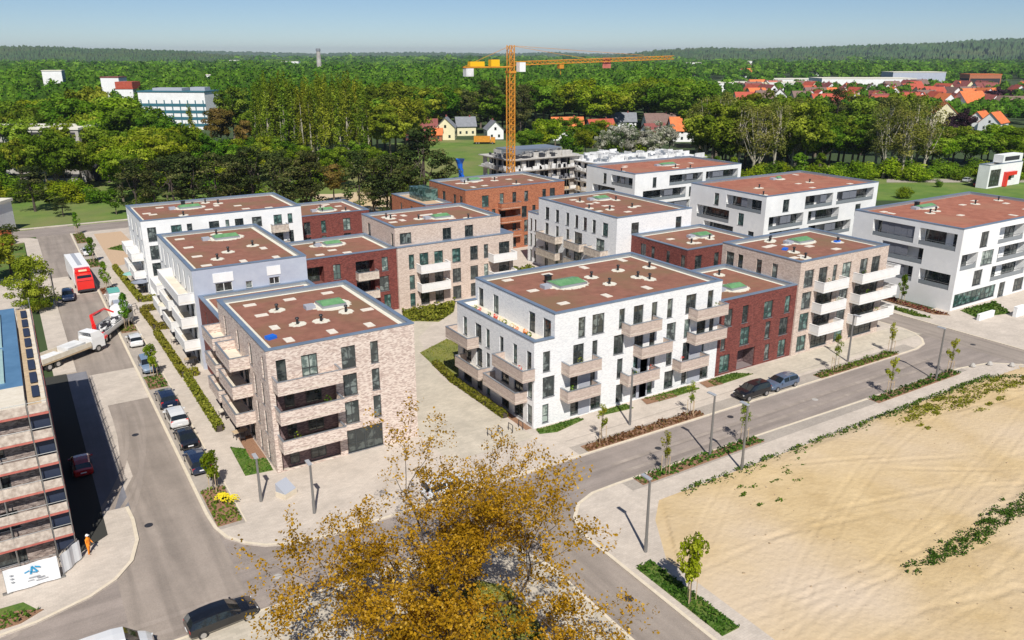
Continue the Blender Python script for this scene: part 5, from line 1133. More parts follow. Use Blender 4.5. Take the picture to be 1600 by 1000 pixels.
# small street trees
ST=[(35.95,33.3,5.8,'young_green',0.72,'young green tree in the grassy strip beside the bottom right road'),
(47.0,48.0,4.3,'young',0.8,'thin yellow-green sapling at the left end of the strip opposite the white house'),
(45.9,56.0,4.2,'young',0.8,'thin sapling at the left end of the reddish planting strip'),
(57.6,48.2,4.6,'young',0.8,'yellow-green sapling at the right end of the strip opposite the white house'),
(57.9,55.9,4.0,'young',0.8,'thin sapling at the right end of the reddish planting strip'),
(81.9,55.7,4.8,'young',0.8,'light green sapling at the left end of the strip before the beige house'),
(81.1,47.8,4.6,'young',0.9,'fuller yellow-green sapling at the left end of the strip near the road bend'),
(93.0,47.7,4.6,'young',0.9,'yellow-green sapling at the right end of the strip near the road bend'),
(93.3,55.8,4.6,'young',0.8,'light green sapling at the right end of the strip before the beige house'),
(114.6,68.0,4.6,'young_green',0.7,'small conical tree in front of the blank white wall'),
(10.8,67.0,4.3,'young_green',0.85,'round bright green tree at the near end of the parked cars'),
(10.8,98.1,4.6,'young_green',0.7,'small dark green tree beside the silver-blue parked car'),
(10.7,119.8,5.0,'young_green',0.8,'small tree between the lorry crane and the small white car'),
(10.7,141.8,4.8,'young_green',0.8,'small tree right of the red-cabbed truck'),
(10.7,163.8,4.8,'young_green',0.85,'small tree beyond the red-cabbed truck'),
(10.7,192.6,4.8,'young_green',0.75,'last small tree of the street at the far road')]
for (x,y,h,k,wd,lb) in ST:
    o=tree(k,x,y,h,wd,lb,'tree','young street trees',z=0.0)
    b=MB()
    for sx,sy in ((-.3,-.3),(.3,-.3),(0,.35)): b.tube((sx,sy,0),(sx,sy,1.9),0.035,n=5)
    b.tube((-.3,-.3,1.7),(.3,-.3,1.7),0.03,n=5); st=b.build('stake', M['timber'], o); st.scale=(1/o.scale[0],1/o.scale[1],1/o.scale[2])

# ------------------------------------------------------------------ vehicles
def car_profile(st):
    if st=='wagon': return 4.7,1.82,[(-2.35,.80,.42,.70,.72,0),(-2.27,.93,.28,.92,.98,0),(-1.98,.97,.22,.95,1.38,1),(-1.2,1,.22,.95,1.47,1),(-0.5,1,.22,.95,1.49,1),(-0.4,1,.22,.95,1.49,1),(0.42,1,.22,.94,1.42,1),(1.15,.99,.22,.93,.99,0),(1.75,.97,.22,.87,.93,0),(2.17,.90,.28,.74,.80,0),(2.35,.76,.38,.58,.60,0)]
    if st=='sedan': return 4.5,1.78,[(-2.25,.80,.42,.76,.78,0),(-2.15,.93,.28,.92,.99,0),(-1.6,.97,.22,.94,1.02,0),(-0.95,1,.22,.95,1.38,1),(-0.3,1,.22,.95,1.43,1),(-0.2,1,.22,.95,1.43,1),(0.4,1,.22,.94,1.38,1),(1.1,.99,.22,.91,.96,0),(1.7,.97,.22,.84,.90,0),(2.08,.90,.28,.72,.78,0),(2.25,.76,.38,.58,.60,0)]
    if st=='suv': return 4.5,1.86,[(-2.25,.84,.48,.85,.9,0),(-2.18,.94,.36,1.05,1.15,0),(-1.95,.98,.30,1.07,1.58,1),(-1.2,1,.30,1.07,1.66,1),(-0.4,1,.30,1.07,1.68,1),(-0.3,1,.30,1.07,1.68,1),(0.5,1,.30,1.06,1.60,1),(1.15,.99,.30,1.03,1.10,0),(1.75,.97,.30,.98,1.04,0),(2.1,.92,.36,.85,.92,0),(2.25,.8,.45,.66,.68,0)]
    if st=='hatch': return 3.9,1.70,[(-1.95,.84,.42,.8,.84,0),(-1.88,.94,.28,.94,1.0,0),(-1.6,.97,.22,.95,1.40,1),(-0.9,1,.22,.95,1.48,1),(-0.3,1,.22,.95,1.49,1),(-0.2,1,.22,.95,1.49,1),(0.4,1,.22,.94,1.42,1),(1.05,.99,.22,.92,.98,0),(1.5,.97,.22,.84,.90,0),(1.82,.90,.28,.72,.76,0),(1.95,.76,.38,.56,.58,0)]
    return 5.4,1.98,[(-2.7,.93,.45,1.1,1.2,0),(-2.66,.97,.35,1.25,2.0,1),(-2.3,1,.30,1.3,2.18,1),(-1.0,1,.30,1.3,2.22,1),(0.3,1,.30,1.3,2.22,1),(0.4,1,.30,1.3,2.22,1),(1.05,1,.30,1.25,2.12,1),(1.85,.98,.30,1.15,1.28,0),(2.3,.96,.30,1.0,1.10,0),(2.6,.90,.35,.80,.86,0),(2.7,.8,.42,.62,.64,0)]
def car(style,x,y,rot,pk,label,cat='car',z=0.0,group=None,name='parked_car',solid_side=False):
    L,W,S=car_profile(style); o=empty(name,(x,y,z),rot,label,cat,group); pt=P_[pk]
    V=[];rows=[]
    for (sx,wf,zb,zk,zt,cab) in S:
        w2=wf*W/2
        if cab: half=[(w2*.86,zb),(w2,zb+.18),(w2,zk-.12),(w2*.985,zk),(w2*.80,zt-.07),(w2*.66,zt),(0,zt+.025)]
        else: half=[(w2*.86,zb),(w2,zb+.16),(w2,zk-.10),(w2*.985,zk),(w2*.93,zt-.015),(w2*.66,zt+.012),(0,zt+.035)]
        ring=[(sx,-a,b) for a,b in half]+[(sx,a,b) for a,b in half[-2::-1]]
        rows.append(ring)
    n=len(rows[0]); bd=MB(); gw=MB(); gs=MB(); gr=MB()
    for i in range(len(S)-1):
        ca,cb=S[i][5],S[i+1][5]
        for j in range(n-1):
            q=(rows[i][j],rows[i+1][j],rows[i+1][j+1],rows[i][j+1]); jj=min(j,n-2-j)
            tgt=bd
            if jj==3 and ca and cb and (S[i+1][0]-S[i][0])>0.15 and not (solid_side and i<5): tgt=gs
            if jj in (4,5) and ca!=cb:
                tgt = gw if ca else gr
                if solid_side and not ca: tgt=bd
            if jj==3 and ca!=cb and not solid_side: tgt = bd
            tgt.quad(*q)
    bd.poly(rows[0]); bd.poly(rows[-1][::-1])
    # underside
    for i in range(len(S)-1): bd.quad(rows[i][0],rows[i+1][0],rows[i+1][-1],rows[i][-1])
    body=bd.build('body',pt,o); 
    bm_=body.data; 
    gw.build('windscreen',M['car_glass'],o)
    if gs.f: gs.build('side_window',M['car_glass'],o)
    if gr.f: gr.build('rear_window',M['car_glass'],o)
    r=0.32 if style!='suv' else 0.36
    if style=='van': r=0.35
    for sx in (S[-1][0]-0.82 if style!='van' else 1.85, S[0][0]+0.85):
        for sy in (-1,1):
            b=MB(); y1=sy*(W/2+0.012); y0=sy*(W/2-0.22); b.tube((sx,y0,r),(sx,y1,r),r,n=16); t=b.build('wheel',M['tyre'],o)
            b=MB(); b.tube((sx,y1,r),(sx,y1+sy*0.012,r),r*0.64,n=12); b.build('rim',M['rim'],t)
    zk=S[1][3]
    for sy in (-1,1):
        b=MB(); b.rbox(S[1][0]+0.02,sy*W*0.39,zk-0.12 if style!='van' else 1.0,0.10,W*0.13,0.22 if style not in('van','suv') else 0.4); b.build('tail_light',M['lamp_red'],o)
        b=MB(); b.rbox(S[-2][0]-0.02,sy*W*0.345,S[-2][3]-0.06,0.2,W*0.16,0.12,sy*-0.35); b.build('headlight',M['lamp_clear'],o)
        b=MB(); b.rbox(S[7][0]-0.25,sy*(W/2+0.09),S[7][3]+0.05,0.12,0.2,0.13); b.build('wing_mirror',pt,o)
    b=MB(); b.rbox(S[0][0]-0.012,0,0.62,0.02,0.5,0.11); b.build('number_plate',M['white_paint'],o)
    return o
H90=math.pi/2
car('wagon',7.3,48.9,0.07,'black','black estate car driving left of the bronze tree',z=-0.1,name='car')
car('van',0.3,48.55,0.0,'white','white van cut off by the bottom edge, behind the black estate car','van',z=-0.1,name='van',solid_side=True)
car('suv',67.5,55.95,math.pi-0.0,'black','black car of the pair parked at the roadside before the red link')
car('wagon',72.4,56.0,math.pi,'blue_grey','blue-grey estate car parked right behind the black roadside car')
car('wagon',10.6,72.7,H90,'navy','dark car half hidden by the round bright green tree',)
car('sedan',10.7,78.2,H90,'black','dark sedan with red tail lamps parked nearer than the white car')
car('suv',10.75,83.7,H90,'white','white car parked in the middle of the row on the left street')
car('suv',10.75,89.3,H90,'navy','dark blue car parked beyond the white one in the row on the left street')
car('wagon',10.75,101.6,-H90,'silver_blue','silver-blue car parked beside a small tree on the left street')
car('hatch',10.7,112.0,H90,'white','small white car parked beyond the silver-blue one, opposite the lorry crane')
car('wagon',4.9,140.6,-H90-0.05,'navy','dark blue car driving toward the camera beside the red-cabbed truck',z=-0.1,name='car')
car('hatch',1.3,77.8,H90,'red','dark red car in the shadow between the scaffold and the street',z=-0.1)
car('wagon',28.4,55.9,0.0,'white','white car seen through the twigs of the bronze tree',z=0.0)
car('sedan',10.6,171.8,H90,'white','white car parked at the far end of the left street')
vn=car('van',10.8,133.8,H90,'white','white delivery van with a teal roof load parked beside the red-cabbed truck','van',name='van',solid_side=True)
b=MB(); b.box(-2.2,0.2,-0.8,0.8,2.26,2.5); b.build('roof_load',M['container_teal'],vn)
vn=car('van',10.8,127.0,H90,'silver','grey-white van with a red tail parked nearer than the teal-topped van','van',name='van',solid_side=True)

def wheelset(o,xs,W,r=0.5):
    for sx in xs:
        for sy in (-1,1):
            b=MB(); b.tube((sx,sy*(W/2-0.35),r),(sx,sy*W/2,r),r,n=14); t=b.build('wheel',M['tyre'],o); b=MB(); b.tube((sx,sy*W/2,r),(sx,sy*(W/2+0.01),r),r*0.55,n=10); b.build('rim',M['rim'],t)
# red-cabbed box truck, facing the camera
tk=empty('box_truck',(7.5,148.5,-0.1),-H90+0.04,'white box truck with a bright red cab on the left street','truck')
b=MB(); b.box(-7.5,3.6,-1.27,1.27,1.0,3.95); b.build('box_body',M['white_paint'],tk)
b=MB(); b.box(-7.4,2.4,-0.32,0.32,3.952,3.97); b.build('roof_stripe',M['light_grey_panel'],tk)
b=MB(); b.box(4.0,6.1,-1.24,1.24,0.6,2.2); b.poly([(4.0,-1.24,2.2),(6.1,-1.24,2.2),(5.75,-1.15,3.1),(4.0,-1.15,3.4)]); b.poly([(4.0,1.24,2.2),(6.1,1.24,2.2),(5.75,1.15,3.1),(4.0,1.15,3.4)]); b.poly([(4.0,-1.15,3.4),(5.75,-1.15,3.1),(5.75,1.15,3.1),(4.0,1.15,3.4)]); b.poly([(6.1,-1.24,2.2),(6.1,1.24,2.2),(5.75,1.15,3.1),(5.75,-1.15,3.1)]); b.poly([(4,-1.15,2.2),(4,1.15,2.2),(4,1.15,3.4),(4,-1.15,3.4)]); b.box(3.8,4.9,-1.1,1.1,3.35,3.9); cb=b.build('cab',M['red_paint'],tk)
b=MB(); b.poly([(6.12,-1.1,2.12),(6.12,1.1,2.12),(5.80,1.02,3.0),(5.80,-1.02,3.0)]); b.build('windscreen',M['car_glass'],cb)
b=MB(); b.box(4.91,4.93,-0.6,0.6,3.45,3.75); b.build('roof_sign',M['cream_wall'],cb)
b=MB(); b.box(-7.3,6.0,-0.9,0.9,0.55,1.0); b.box(6.1,6.2,-1.2,1.2,0.45,0.75); b.build('chassis',M['black_metal'],tk)
wheelset(tk,(5.0,1.6,-5.0,-6.3),2.4)
# drop-side lorry at the scaffold and loader-crane truck
fl_=empty('flatbed_truck',(2.0,110.0,-0.1),math.atan2(3.2,4.5),'cream-sided flatbed lorry loaded with pallets, backed up to the scaffold','truck')
b=MB(); b.box(-3.6,3.4,-1.25,1.25,0.95,1.15); b.build('load_bed',M['timber'],fl_)
b=MB(); b.box(-3.6,3.4,-1.27,-1.2,1.15,1.75).box(-3.6,3.4,1.2,1.27,1.15,1.75).box(-3.66,-3.6,-1.25,1.25,1.15,1.75); b.build('drop_side',M['cream_tile'],fl_)
b=MB(); b.box(-3.0,-0.6,-0.8,0.6,1.16,1.6).box(0.2,2.8,-1.0,1.0,1.16,1.9); b.build('pallet_load',M['concrete_light'],fl_)
b=MB(); b.box(3.6,5.5,-1.2,1.2,0.6,2.0); b.poly([(3.6,-1.2,2.0),(5.5,-1.2,2.0),(5.0,-1.1,2.8),(3.6,-1.1,2.8)]); b.poly([(3.6,1.2,2.0),(5.5,1.2,2.0),(5.0,1.1,2.8),(3.6,1.1,2.8)]); b.poly([(3.6,-1.1,2.8),(5.0,-1.1,2.8),(5.0,1.1,2.8),(3.6,1.1,2.8)]); b.poly([(5.5,-1.2,2.0),(5.5,1.2,2.0),(5.0,1.1,2.8),(5.0,-1.1,2.8)]); cb=b.build('cab',M['white_paint'],fl_); b=MB(); b.poly([(5.52,-1.05,2.0),(5.52,1.05,2.0),(5.06,1.0,2.75),(5.06,-1.0,2.75)]); b.build('windscreen',M['car_glass'],cb)
b=MB(); b.box(-3.4,5.2,-0.5,0.5,0.5,0.95); b.build('chassis',M['black_metal'],fl_); wheelset(fl_,(4.4,-1.6,-2.8),2.4)
lc=empty('loader_truck',(8.0,118.0,-0.1),math.atan2(9.0,5.2),'open truck with a red folding loading crane and light building material on its bed','truck')
b=MB(); b.box(-3.8,4.0,-1.25,1.25,0.95,1.12); b.build('load_bed',M['concrete_light'],lc)
b=MB(); b.box(-3.8,4.0,-1.27,-1.21,1.12,1.6).box(-3.8,4.0,1.21,1.27,1.12,1.6); b.build('drop_side',M['white_paint'],lc)
b=MB(); rr=random.Random(8)
for i in range(12): b.rbox(rr.uniform(-2.6,3),rr.uniform(-.7,.7),1.3+rr.uniform(0,.4),rr.uniform(.8,1.8),rr.uniform(.3,.7),.3,rr.uniform(-.3,.3))
b.build('load',M['concrete_light'],lc)
b=MB()
for i in range(9): b.rbox(rr.uniform(-2.6,3.4),rr.uniform(-.8,.8),1.45+rr.uniform(0,.4),rr.uniform(.5,1.6),rr.uniform(.15,.4),.3,rr.uniform(-.5,.5))
b.build('dark_load',M['black_metal'],lc)
b=MB(); b.box(4.3,6.1,-1.2,1.2,0.6,2.6); b.box(4.3,5.8,-1.1,1.1,2.6,2.85); cb=b.build('cab',M['white_paint'],lc); b=MB(); b.box(6.1,6.12,-1.05,1.05,1.7,2.5).box(4.6,5.8,-1.22,-1.2,1.7,2.5).box(4.6,5.8,1.2,1.22,1.7,2.5); b.build('cab_window',M['car_glass'],cb)
b=MB(); b.tube((-3.3,0,0.9),(-3.3,0,2.6),0.28,n=8).tube((-3.3,0,2.6),(-1.6,1.0,3.4),0.26,0.22,8).tube((-1.6,1.0,3.4),(2.6,1.1,3.1),0.24,0.18,8).tube((2.6,1.1,3.1),(3.2,0.2,2.4),0.16,0.12,6); b.rbox(-3.3,0,1.0,0.7,2.9,0.3); b.rbox(-3.3,0,1.3,0.8,2.2,0.5); b.build('loading_crane',M['red_paint'],lc)
b=MB(); b.tube((-3.1,0.2,1.8),(-1.9,0.85,3.1),0.09,n=6).tube((-1.0,0.8,3.3),(0.8,0.85,3.2),0.09,n=6); b.build('hydraulic_ram',M['black_metal'],lc)
b=MB(); b.box(-3.6,6.0,-0.5,0.5,0.5,0.95); b.build('chassis',M['black_metal'],lc); wheelset(lc,(5.2,-1.8,-2.9),2.4)
bx,by=spot(757,352)
bs=empty('orange_truck',(bx,by,-0.1),-BEAR,'bright orange truck parked on the far side of the meadow','truck')
b=MB(); b.box(-4.6,2.4,-1.25,1.25,0.9,3.3); b.build('box_body',M['orange_steel'],bs); b=MB(); b.box(2.6,4.6,-1.2,1.2,0.6,2.8); cb=b.build('cab',M['orange_steel'],bs); b=MB(); b.box(4.6,4.62,-1.0,1.0,1.6,2.6); b.build('windscreen',M['car_glass'],cb); b=MB(); b.box(-4.4,4.4,-0.8,0.8,0.5,0.9); b.build('chassis',M['black_metal'],bs); wheelset(bs,(3.4,-2.4,-3.5),2.4)

# blue tarpaulin-wrapped machine behind the orange house
bx,by=spot(719,198)
t=empty('blue_chute',(bx,by,-0.1),0.3,'bright blue plastic rubble chute behind the orange brick house','rubble chute')
b=MB()
for i in range(7): b.tube((0.25*i,0,11.5-i*1.5),(0.25*i+0.2,0,11.5-i*1.5-1.55),0.75,0.55,10)
b.build('chute_section',M['blue_plastic'],t); b=MB(); b.tube((0,0,11.4),(0,0,12.6),0.7,1.3,10); b.build('hopper',M['blue_plastic'],t)

# worker at the foot of the scaffold
def person(x,y,z,rz,label):
    V=[((0,0,.96),.15),((0,0,1.12),.145),((0,0,1.30),.165),((0,.0,1.42),.13),((0,.01,1.50),.06),((0,.02,1.58),.085),((0,.02,1.68),.10),((0,.01,1.75),.07),
       ((.10,0,.90),.115),((.12,.03,.50),.07),((.12,-.02,.10),.05),((.12,.12,.04),.045),((-.10,0,.90),.115),((-.13,-.05,.50),.07),((-.14,-.14,.12),.05),((-.14,-.02,.04),.045),
       ((.19,0,1.40),.07),((.27,.04,1.14),.052),((.24,.20,.98),.042),((.23,.27,.95),.035),((-.19,0,1.40),.07),((-.27,.03,1.14),.052),((-.25,.17,.97),.042),((-.24,.24,.94),.035)]
    E_=[(0,1),(1,2),(2,3),(3,4),(4,5),(5,6),(6,7),(0,8),(8,9),(9,10),(10,11),(0,12),(12,13),(13,14),(14,15),(3,16),(16,17),(17,18),(18,19),(3,20),(20,21),(21,22),(22,23)]
    me=bpy.data.meshes.new('body'); me.from_pydata([v for v,_ in V],E_,[]); o=empty('person',(x,y,z),rz,label,'person')
    bo=put('body',me,o); md=bo.modifiers.new('skin','SKIN'); 
    if not me.skin_vertices:
        bpy.context.view_layer.objects.active=bo; bo.select_set(True); bpy.ops.mesh.customdata_skin_add() if hasattr(bpy.ops.mesh,'customdata_skin_add') else None
    for i,(v,r) in enumerate(V): me.skin_vertices[0].data[i].radius=(r,r)
    me.skin_vertices[0].data[0].use_root=True
    bo.modifiers.new('sub','SUBSURF').render_levels=1
    me.materials.append(M['hivis'])
    b=MB(); b.tube((0,.02,1.70),(0,.02,1.80),0.125,0.07,12); b.rbox(0,.12,1.71,.2,.1,.02); b.build('helmet',M['helmet'],o)
    b=MB()
    for k in range(5): b.tube((.205+.012*k,.27,.93),(.20+.013*k,.31+(.01 if k in(1,2) else 0),.885),.010,.008,5); b.tube((-.265+.012*k,.24,.92),(-.265+.013*k,.28,.875),.010,.008,5)
    b.build('hand',M['skin'],o)
    b=MB(); b.rbox(.12,.06,.0+.05,.11,.27,.1); b.rbox(-.14,-.06,.05,.11,.27,.1); b.build('boot',M['boots'],o)
    return o

person(0.45,62.6,-0.1,-2.2,'worker in orange work clothes and white helmet standing at the scaffold corner')

# ------------------------------------------------------------------ terrace and garden things
def pot(x,y,z,r,h,mat,leaf,label,tall=0.5,cat='plant pot'):
    o=empty('potted_plant',(x,y,z),0,label,cat); b=MB(); b.tube((0,0,0),(0,0,h),r*.75,r,10); b.build('pot',mat,o)
    rng=np.random.default_rng(int(x*10)); n=42; d=rng.normal(0,1,(n,3)); d/=np.linalg.norm(d,axis=1,keepdims=True)
    put('foliage',leaf_mesh('foliage',d*[r*1.2,r*1.2,tall*.6]+[0,0,h+tall*.45],d,0.08,leaf,rng,rng.uniform(0,1,n)),o); return o
flow=flat('red_flowers',(0.65,0.04,0.02),0.6); flo2=flat('orange_flowers',(0.85,0.22,0.02),0.6); flo3=flat('pale_flowers',(0.75,0.62,0.35),0.6)
terra=flat('terracotta',(0.42,0.15,0.08),0.8)
for (y,lf,mt,lb) in ((75.6,M['leaf_green'],terra,'potted green plant at the far end of the roof terrace'),(74.7,flow,terra,'pot of dark red flowers, second from the far end of the roof terrace'),(72.6,M['leaf_green'],M['black_metal'],'black pot with a green plant by the second terrace door'),(71.6,flow,terra,'red flowers in the middle of the roof terrace'),(70.4,flo3,M['cream_tile'],'pale yellow flowers in a cream pot on the roof terrace'),(69.4,M['leaf_yel'],M['black_metal'],'yellow-green plant in a black pot on the roof terrace'),(67.9,flo3,terra,'pale flowers in terracotta near the third terrace door'),(66.9,flo2,terra,'small orange flowers left of the big orange ones on the roof terrace'),(65.6,flo2,M['black_metal'],'bright orange flowers at the near end of the roof terrace'),(64.6,M['leaf_green'],M['black_metal'],'dark green plant in the near corner of the roof terrace')):
    pot(42.6+0.35*((y*10)%3)/2,y,9.02,0.21,0.34,mt,lf,lb,0.42)
for (x,z,lf,lb) in ((47.0,5.8,M['leaf_yel'],'bright green plant on the upper left street balcony of the white house'),(54.6,2.9,M['leaf_light'],'green plant on the lower middle balcony of the white house'),(57.0,2.9,flow,'red flowers on the lower middle balcony of the white house'),(61.5,2.9,flow,'red flowers on the lower right balcony of the white house')):
    pot(x,61.25,z,0.28,0.4,terra,lf,lb,0.95)
pot(40.9,63.6,5.8,0.26,0.4,M['cream_tile'],flow,'red flowers on the long side balcony of the white house',0.6)
def table_set(x,y,z,label,top='timber'):
    o=empty('garden_table',(x,y,z),0.2,label,'table'); b=MB(); b.rbox(0,0,.73,1.4,.8,.05); b.build('tabletop',M[top],o)
    for sx in (-.6,.6):
        for sy in (-.32,.32): b=MB(); b.tube((sx,sy,0),(sx,sy,.71),.03,n=5); b.build('leg',M['black_metal'],o)
for (x,y,z,mt,lf,lb) in ((86.2,61.2,8.6,'cream_tile','leaf_green','green plant on the top left balcony of the beige street house'),(88.6,61.2,5.75,'timber','leaf_light','light green plant on the middle left balcony of the beige street house'),(95.0,61.2,5.75,'cream_tile','leaf_green','green plant on the middle right balcony of the beige street house'),(97.5,61.2,2.85,'timber','leaf_yel','yellow-green plant on the lowest right balcony of the beige street house'),(93.6,61.2,8.6,'black_metal','leaf_green','green plant on the top right balcony of the beige street house'),(66.5,61.3,8.7,'black_metal','leaf_green','green plant on the top right taupe balcony of the white house'),(46.0,61.3,2.9,'cream_tile','leaf_green','green plant on the lower left street balcony of the white house'),(18.5,66.3,2.85,'cream_tile','leaf_light','plant on the lowest front balcony of the pale pink house'),(21.6,66.3,5.72,'black_metal','leaf_green','plant on the middle front balcony of the pale pink house'),(52.4,105.9,5.8,'cream_tile','leaf_green','plant on the upper white balcony of the beige stepped house')): pot(x,y,z,0.24,0.4,M[mt],M[lf],lb,0.9)
def chair(x,y,z,rz,label,group):
    o=empty('garden_chair',(x,y,z),rz,label,'chair',group); b=MB(); b.rbox(0,0,.45,.5,.5,.05); b.build('seat',M['black_metal'],o); b=MB(); b.rbox(0,-.25,.72,.5,.05,.5); b.build('backrest',M['black_metal'],o)
    for sx in (-.2,.2):
        for sy in (-.2,.2): b=MB(); b.tube((sx,sy,0),(sx,sy,.44),.025,n=4); b.build('leg',M['black_metal'],o)
def parasol(x,y,z,col,label,tilt=0.0,closed=False):
    o=empty('parasol',(x,y,z),0,label,'parasol'); b=MB(); b.tube((0,0,0),(0,0,2.5),.03,n=6); b.build('pole',M['rail'],o)
    b=MB(); k=8; r=1.5 if not closed else 0.22; z0=2.05 if not closed else 1.0
    for i in range(k):
        a=2*math.pi*i/k; c=2*math.pi*(i+1)/k; b.poly([(0,0,2.5),(r*math.cos(a),r*math.sin(a),z0),(r*math.cos(c),r*math.sin(c),z0)])
    b.build('canopy',col,o)
tl=['nearest the camera','second nearest','third','fourth','fifth','farthest']
for i,y in enumerate((76.5,82.6,100.5,109.6,138.5,145.6)):
    wh=['beside the pale pink house','beside the pale pink house','beside the grey-walled house','beside the grey-walled house','beside the long white house','beside the long white house'][i]
    table_set(15.55,y,0.02,'garden table on a terrace '+wh+', '+tl[i]+' of six','cream_tile' if i%2 else 'timber')
    chair(15.5,y-1.0,0.02,0,'dark garden chair, near side of the '+tl[i]+' terrace table','garden chairs'); chair(15.6,y+1.0,0.02,math.pi,'dark garden chair, far side of the '+tl[i]+' terrace table','garden chairs')
parasol(14.9,143.2,0.02,flat('teal_fabric',(0.22,0.42,0.38),0.8),'half-open teal parasol on a terrace of the long white house')
parasol(15.3,137.0,0.02,flat('grey_fabric',(0.20,0.22,0.27),0.8),'grey parasol on a terrace of the long white house')
parasol(15.6,112.0,2.85,flat('cream_fabric',(0.62,0.56,0.44),0.8),'cream parasol on a lower balcony of the grey-walled house')
parasol(65.4,105.6,0.02,flat('white_fabric',(0.8,0.8,0.8),0.8),'white parasol below the balconies of the beige stepped house')
for i,(x,y) in enumerate(((12.9,127.6),(12.9,128.9),(13.0,126.0))):
    o=empty('bicycle_stand',(x,y,0),0.4,'small bicycle stand on the left pavement, '+('middle','far','near')[i]+' one of three','bicycle stand','bicycle stands on the left pavement'); b=MB(); b.tube((-.4,0,0),(-.4,0,.8),.04,n=5).tube((.4,0,0),(.4,0,.8),.04,n=5).tube((-.4,0,.8),(.4,0,.8),.04,n=5); b.build('hoop',M['black_metal'],o)
# dark parked cars behind the houses
for i,(x,y,c) in enumerate(((60.5,150,'black'),(63.5,151,'navy'),(66.4,156,'black'),(58.0,155,'dark_red'))):
    car('suv',x,y,H90,c,('black','navy blue','second black','dark red')[i]+' car in the shaded parking area behind the beige stepped house',z=-0.1)
x,y=spot(1535,236); car('wagon',x,y,0.2,'red','red car parked on the green bank left of the small white modern building',z=-0.1)
x,y=spot(1516,244); car('hatch',x,y,0.2,'silver','silver car parked on the green bank near the small white modern building',z=-0.1)

# ------------------------------------------------------------------ bronze tree in the foreground
def big_tree(x,y):
    rng=np.random.default_rng(12); rn=random.Random(12)
    o=empty('bronze_tree',(x,y,-0.05),0,'large spreading tree with bronze-yellow young leaves in the foreground','tree')
    wood=MB(); tips=[]
    def grow(p,d,r,L,lev):
        n=4 if lev<3 else 3; q=p
        for i in range(n):
            d=(d+Vector((rn.gauss(0,.13),rn.gauss(0,.13),rn.gauss(0.02 if lev<2 else 0.03,.10)))).normalized()
            q2=q+d*(L/n); r2=r*(1-0.16) if lev<6 else r*0.8
            wood.tube(q,q2,r*1.25,r2*1.25,7 if lev<2 else (5 if lev<4 else 3),False); q=q2; r=r2
            if lev>=3: tips.append((q.copy(),d.copy(),lev))
            if lev>=1 and i>=1 and lev<6 and rn.random()<0.75:
                sd=d.orthogonal().normalized(); sd.rotate(Matrix.Rotation(rn.uniform(0,6.28),3,d)); nd=(d*0.55+sd*0.8+Vector((0,0,0.12))).normalized()
                grow(q,nd,r*0.5,L*rn.uniform(.5,.68),lev+1)
        if lev<6:
            for k in range(2 if lev else 3):
                sd=d.orthogonal().normalized(); sd.rotate(Matrix.Rotation(rn.uniform(0,6.28),3,d)); nd=(d*0.85+sd*0.55+Vector((0,0,-0.03*lev))).normalized()
                grow(q,nd,r*0.68,L*rn.uniform(.62,.8),lev+1)
    wood.tube((0,0,-0.3),(0,0.1,1.2),0.62,0.46,12,False); base=Vector((0,0.1,1.2))
    wood.tube(base,(0.1,0.2,3.4),0.46,0.40,12,False); base=Vector((0.1,0.2,3.4))
    for k in range(9):
        a=k/9*6.283+rn.uniform(-.2,.2); up=rn.uniform(0.16,0.45) if k%3 else rn.uniform(0.6,0.85)
        d=Vector((math.cos(a),math.sin(a),up)).normalized(); grow(base+Vector((0,0,rn.uniform(-.7,.6))),d,rn.uniform(.2,.27),rn.uniform(4.6,5.6) if k%3 else rn.uniform(3.2,3.9),1)
    wood.build('branch',M['trunk_dark'],o)
    print('big tree tips',len(tips),'wood',len(wood.f))
    T=np.array([t[0] for t in tips]); lv=np.array([t[2] for t in tips])
    # bronze leaves in tufts along the twigs
    keep=lv>=4; T4=T[keep]
    idx=np.repeat(np.arange(len(T4)),5)
    if len(idx)>60000: idx=rng.choice(idx,60000,replace=False)
    c=T4[idx]+rng.normal(0,0.15,(len(idx),3)); tr=rng.normal(0,.13,len(T4)); ctint=(np.sin(T4[:,0]*0.9)*np.cos(T4[:,1]*0.8+T4[:,2])*0.18+0.42+tr)[idx]
    put('crown',leaf_mesh('crown',c,np.tile([0,0,.8],(len(c),1)),0.092,M['leaf_bronze'],rng,ctint+rng.normal(0,.16,len(c)),0.7),o)
    o.scale=(0.93,0.95,0.97)
    return o,T
BT,TT=big_tree(18.7,37.6)
print('tree extents',TT.min(0),TT.max(0))

# ------------------------------------------------------------------ woods: single trees up to about 480 m
ORD='first second third fourth fifth sixth seventh eighth ninth tenth eleventh twelfth thirteenth fourteenth'.split()
def band(px0,px1,d0,d1,n,kinds,h0,h1,label,group,wide=(0.9,1.25),seed=0,cat='tree',avoid=()):
    r=random.Random(seed); made=[]
    for i in range(n):
        px=px0+(px1-px0)*((i+r.uniform(0.1,0.9))/n); d=r.uniform(d0,d1)
        if any(a<px<b_ and c<d<e for a,b_,c,e in avoid): continue
        x,y=spot(px,d); k=r.choice(kinds); made.append((px,tree(k,x,y,r.uniform(h0,h1),r.uniform(*wide),label[k] if isinstance(label,dict) else label,cat,group)))
    by={}
    for px,o in sorted(made,key=lambda t:t[0]): by.setdefault(o['label'],[]).append(o)
    for lb,os_ in by.items():
        if 1<len(os_)<=14 and len(lb.split())<=12:
            for i,o in enumerate(os_): o['label']=lb+', '+ORD[i]+' from the left'
FW='trees of the wood behind the houses'
band(205,345,180,196,6,['pine'],12.5,15.5,'dark pine in the row behind the long white house','dark pines behind the houses',(1.25,1.7),1)
band(345,505,182,198,7,['pine'],13,17.5,'dark pine in the row behind the low red brick house','dark pines behind the houses',(1.2,1.6),2)
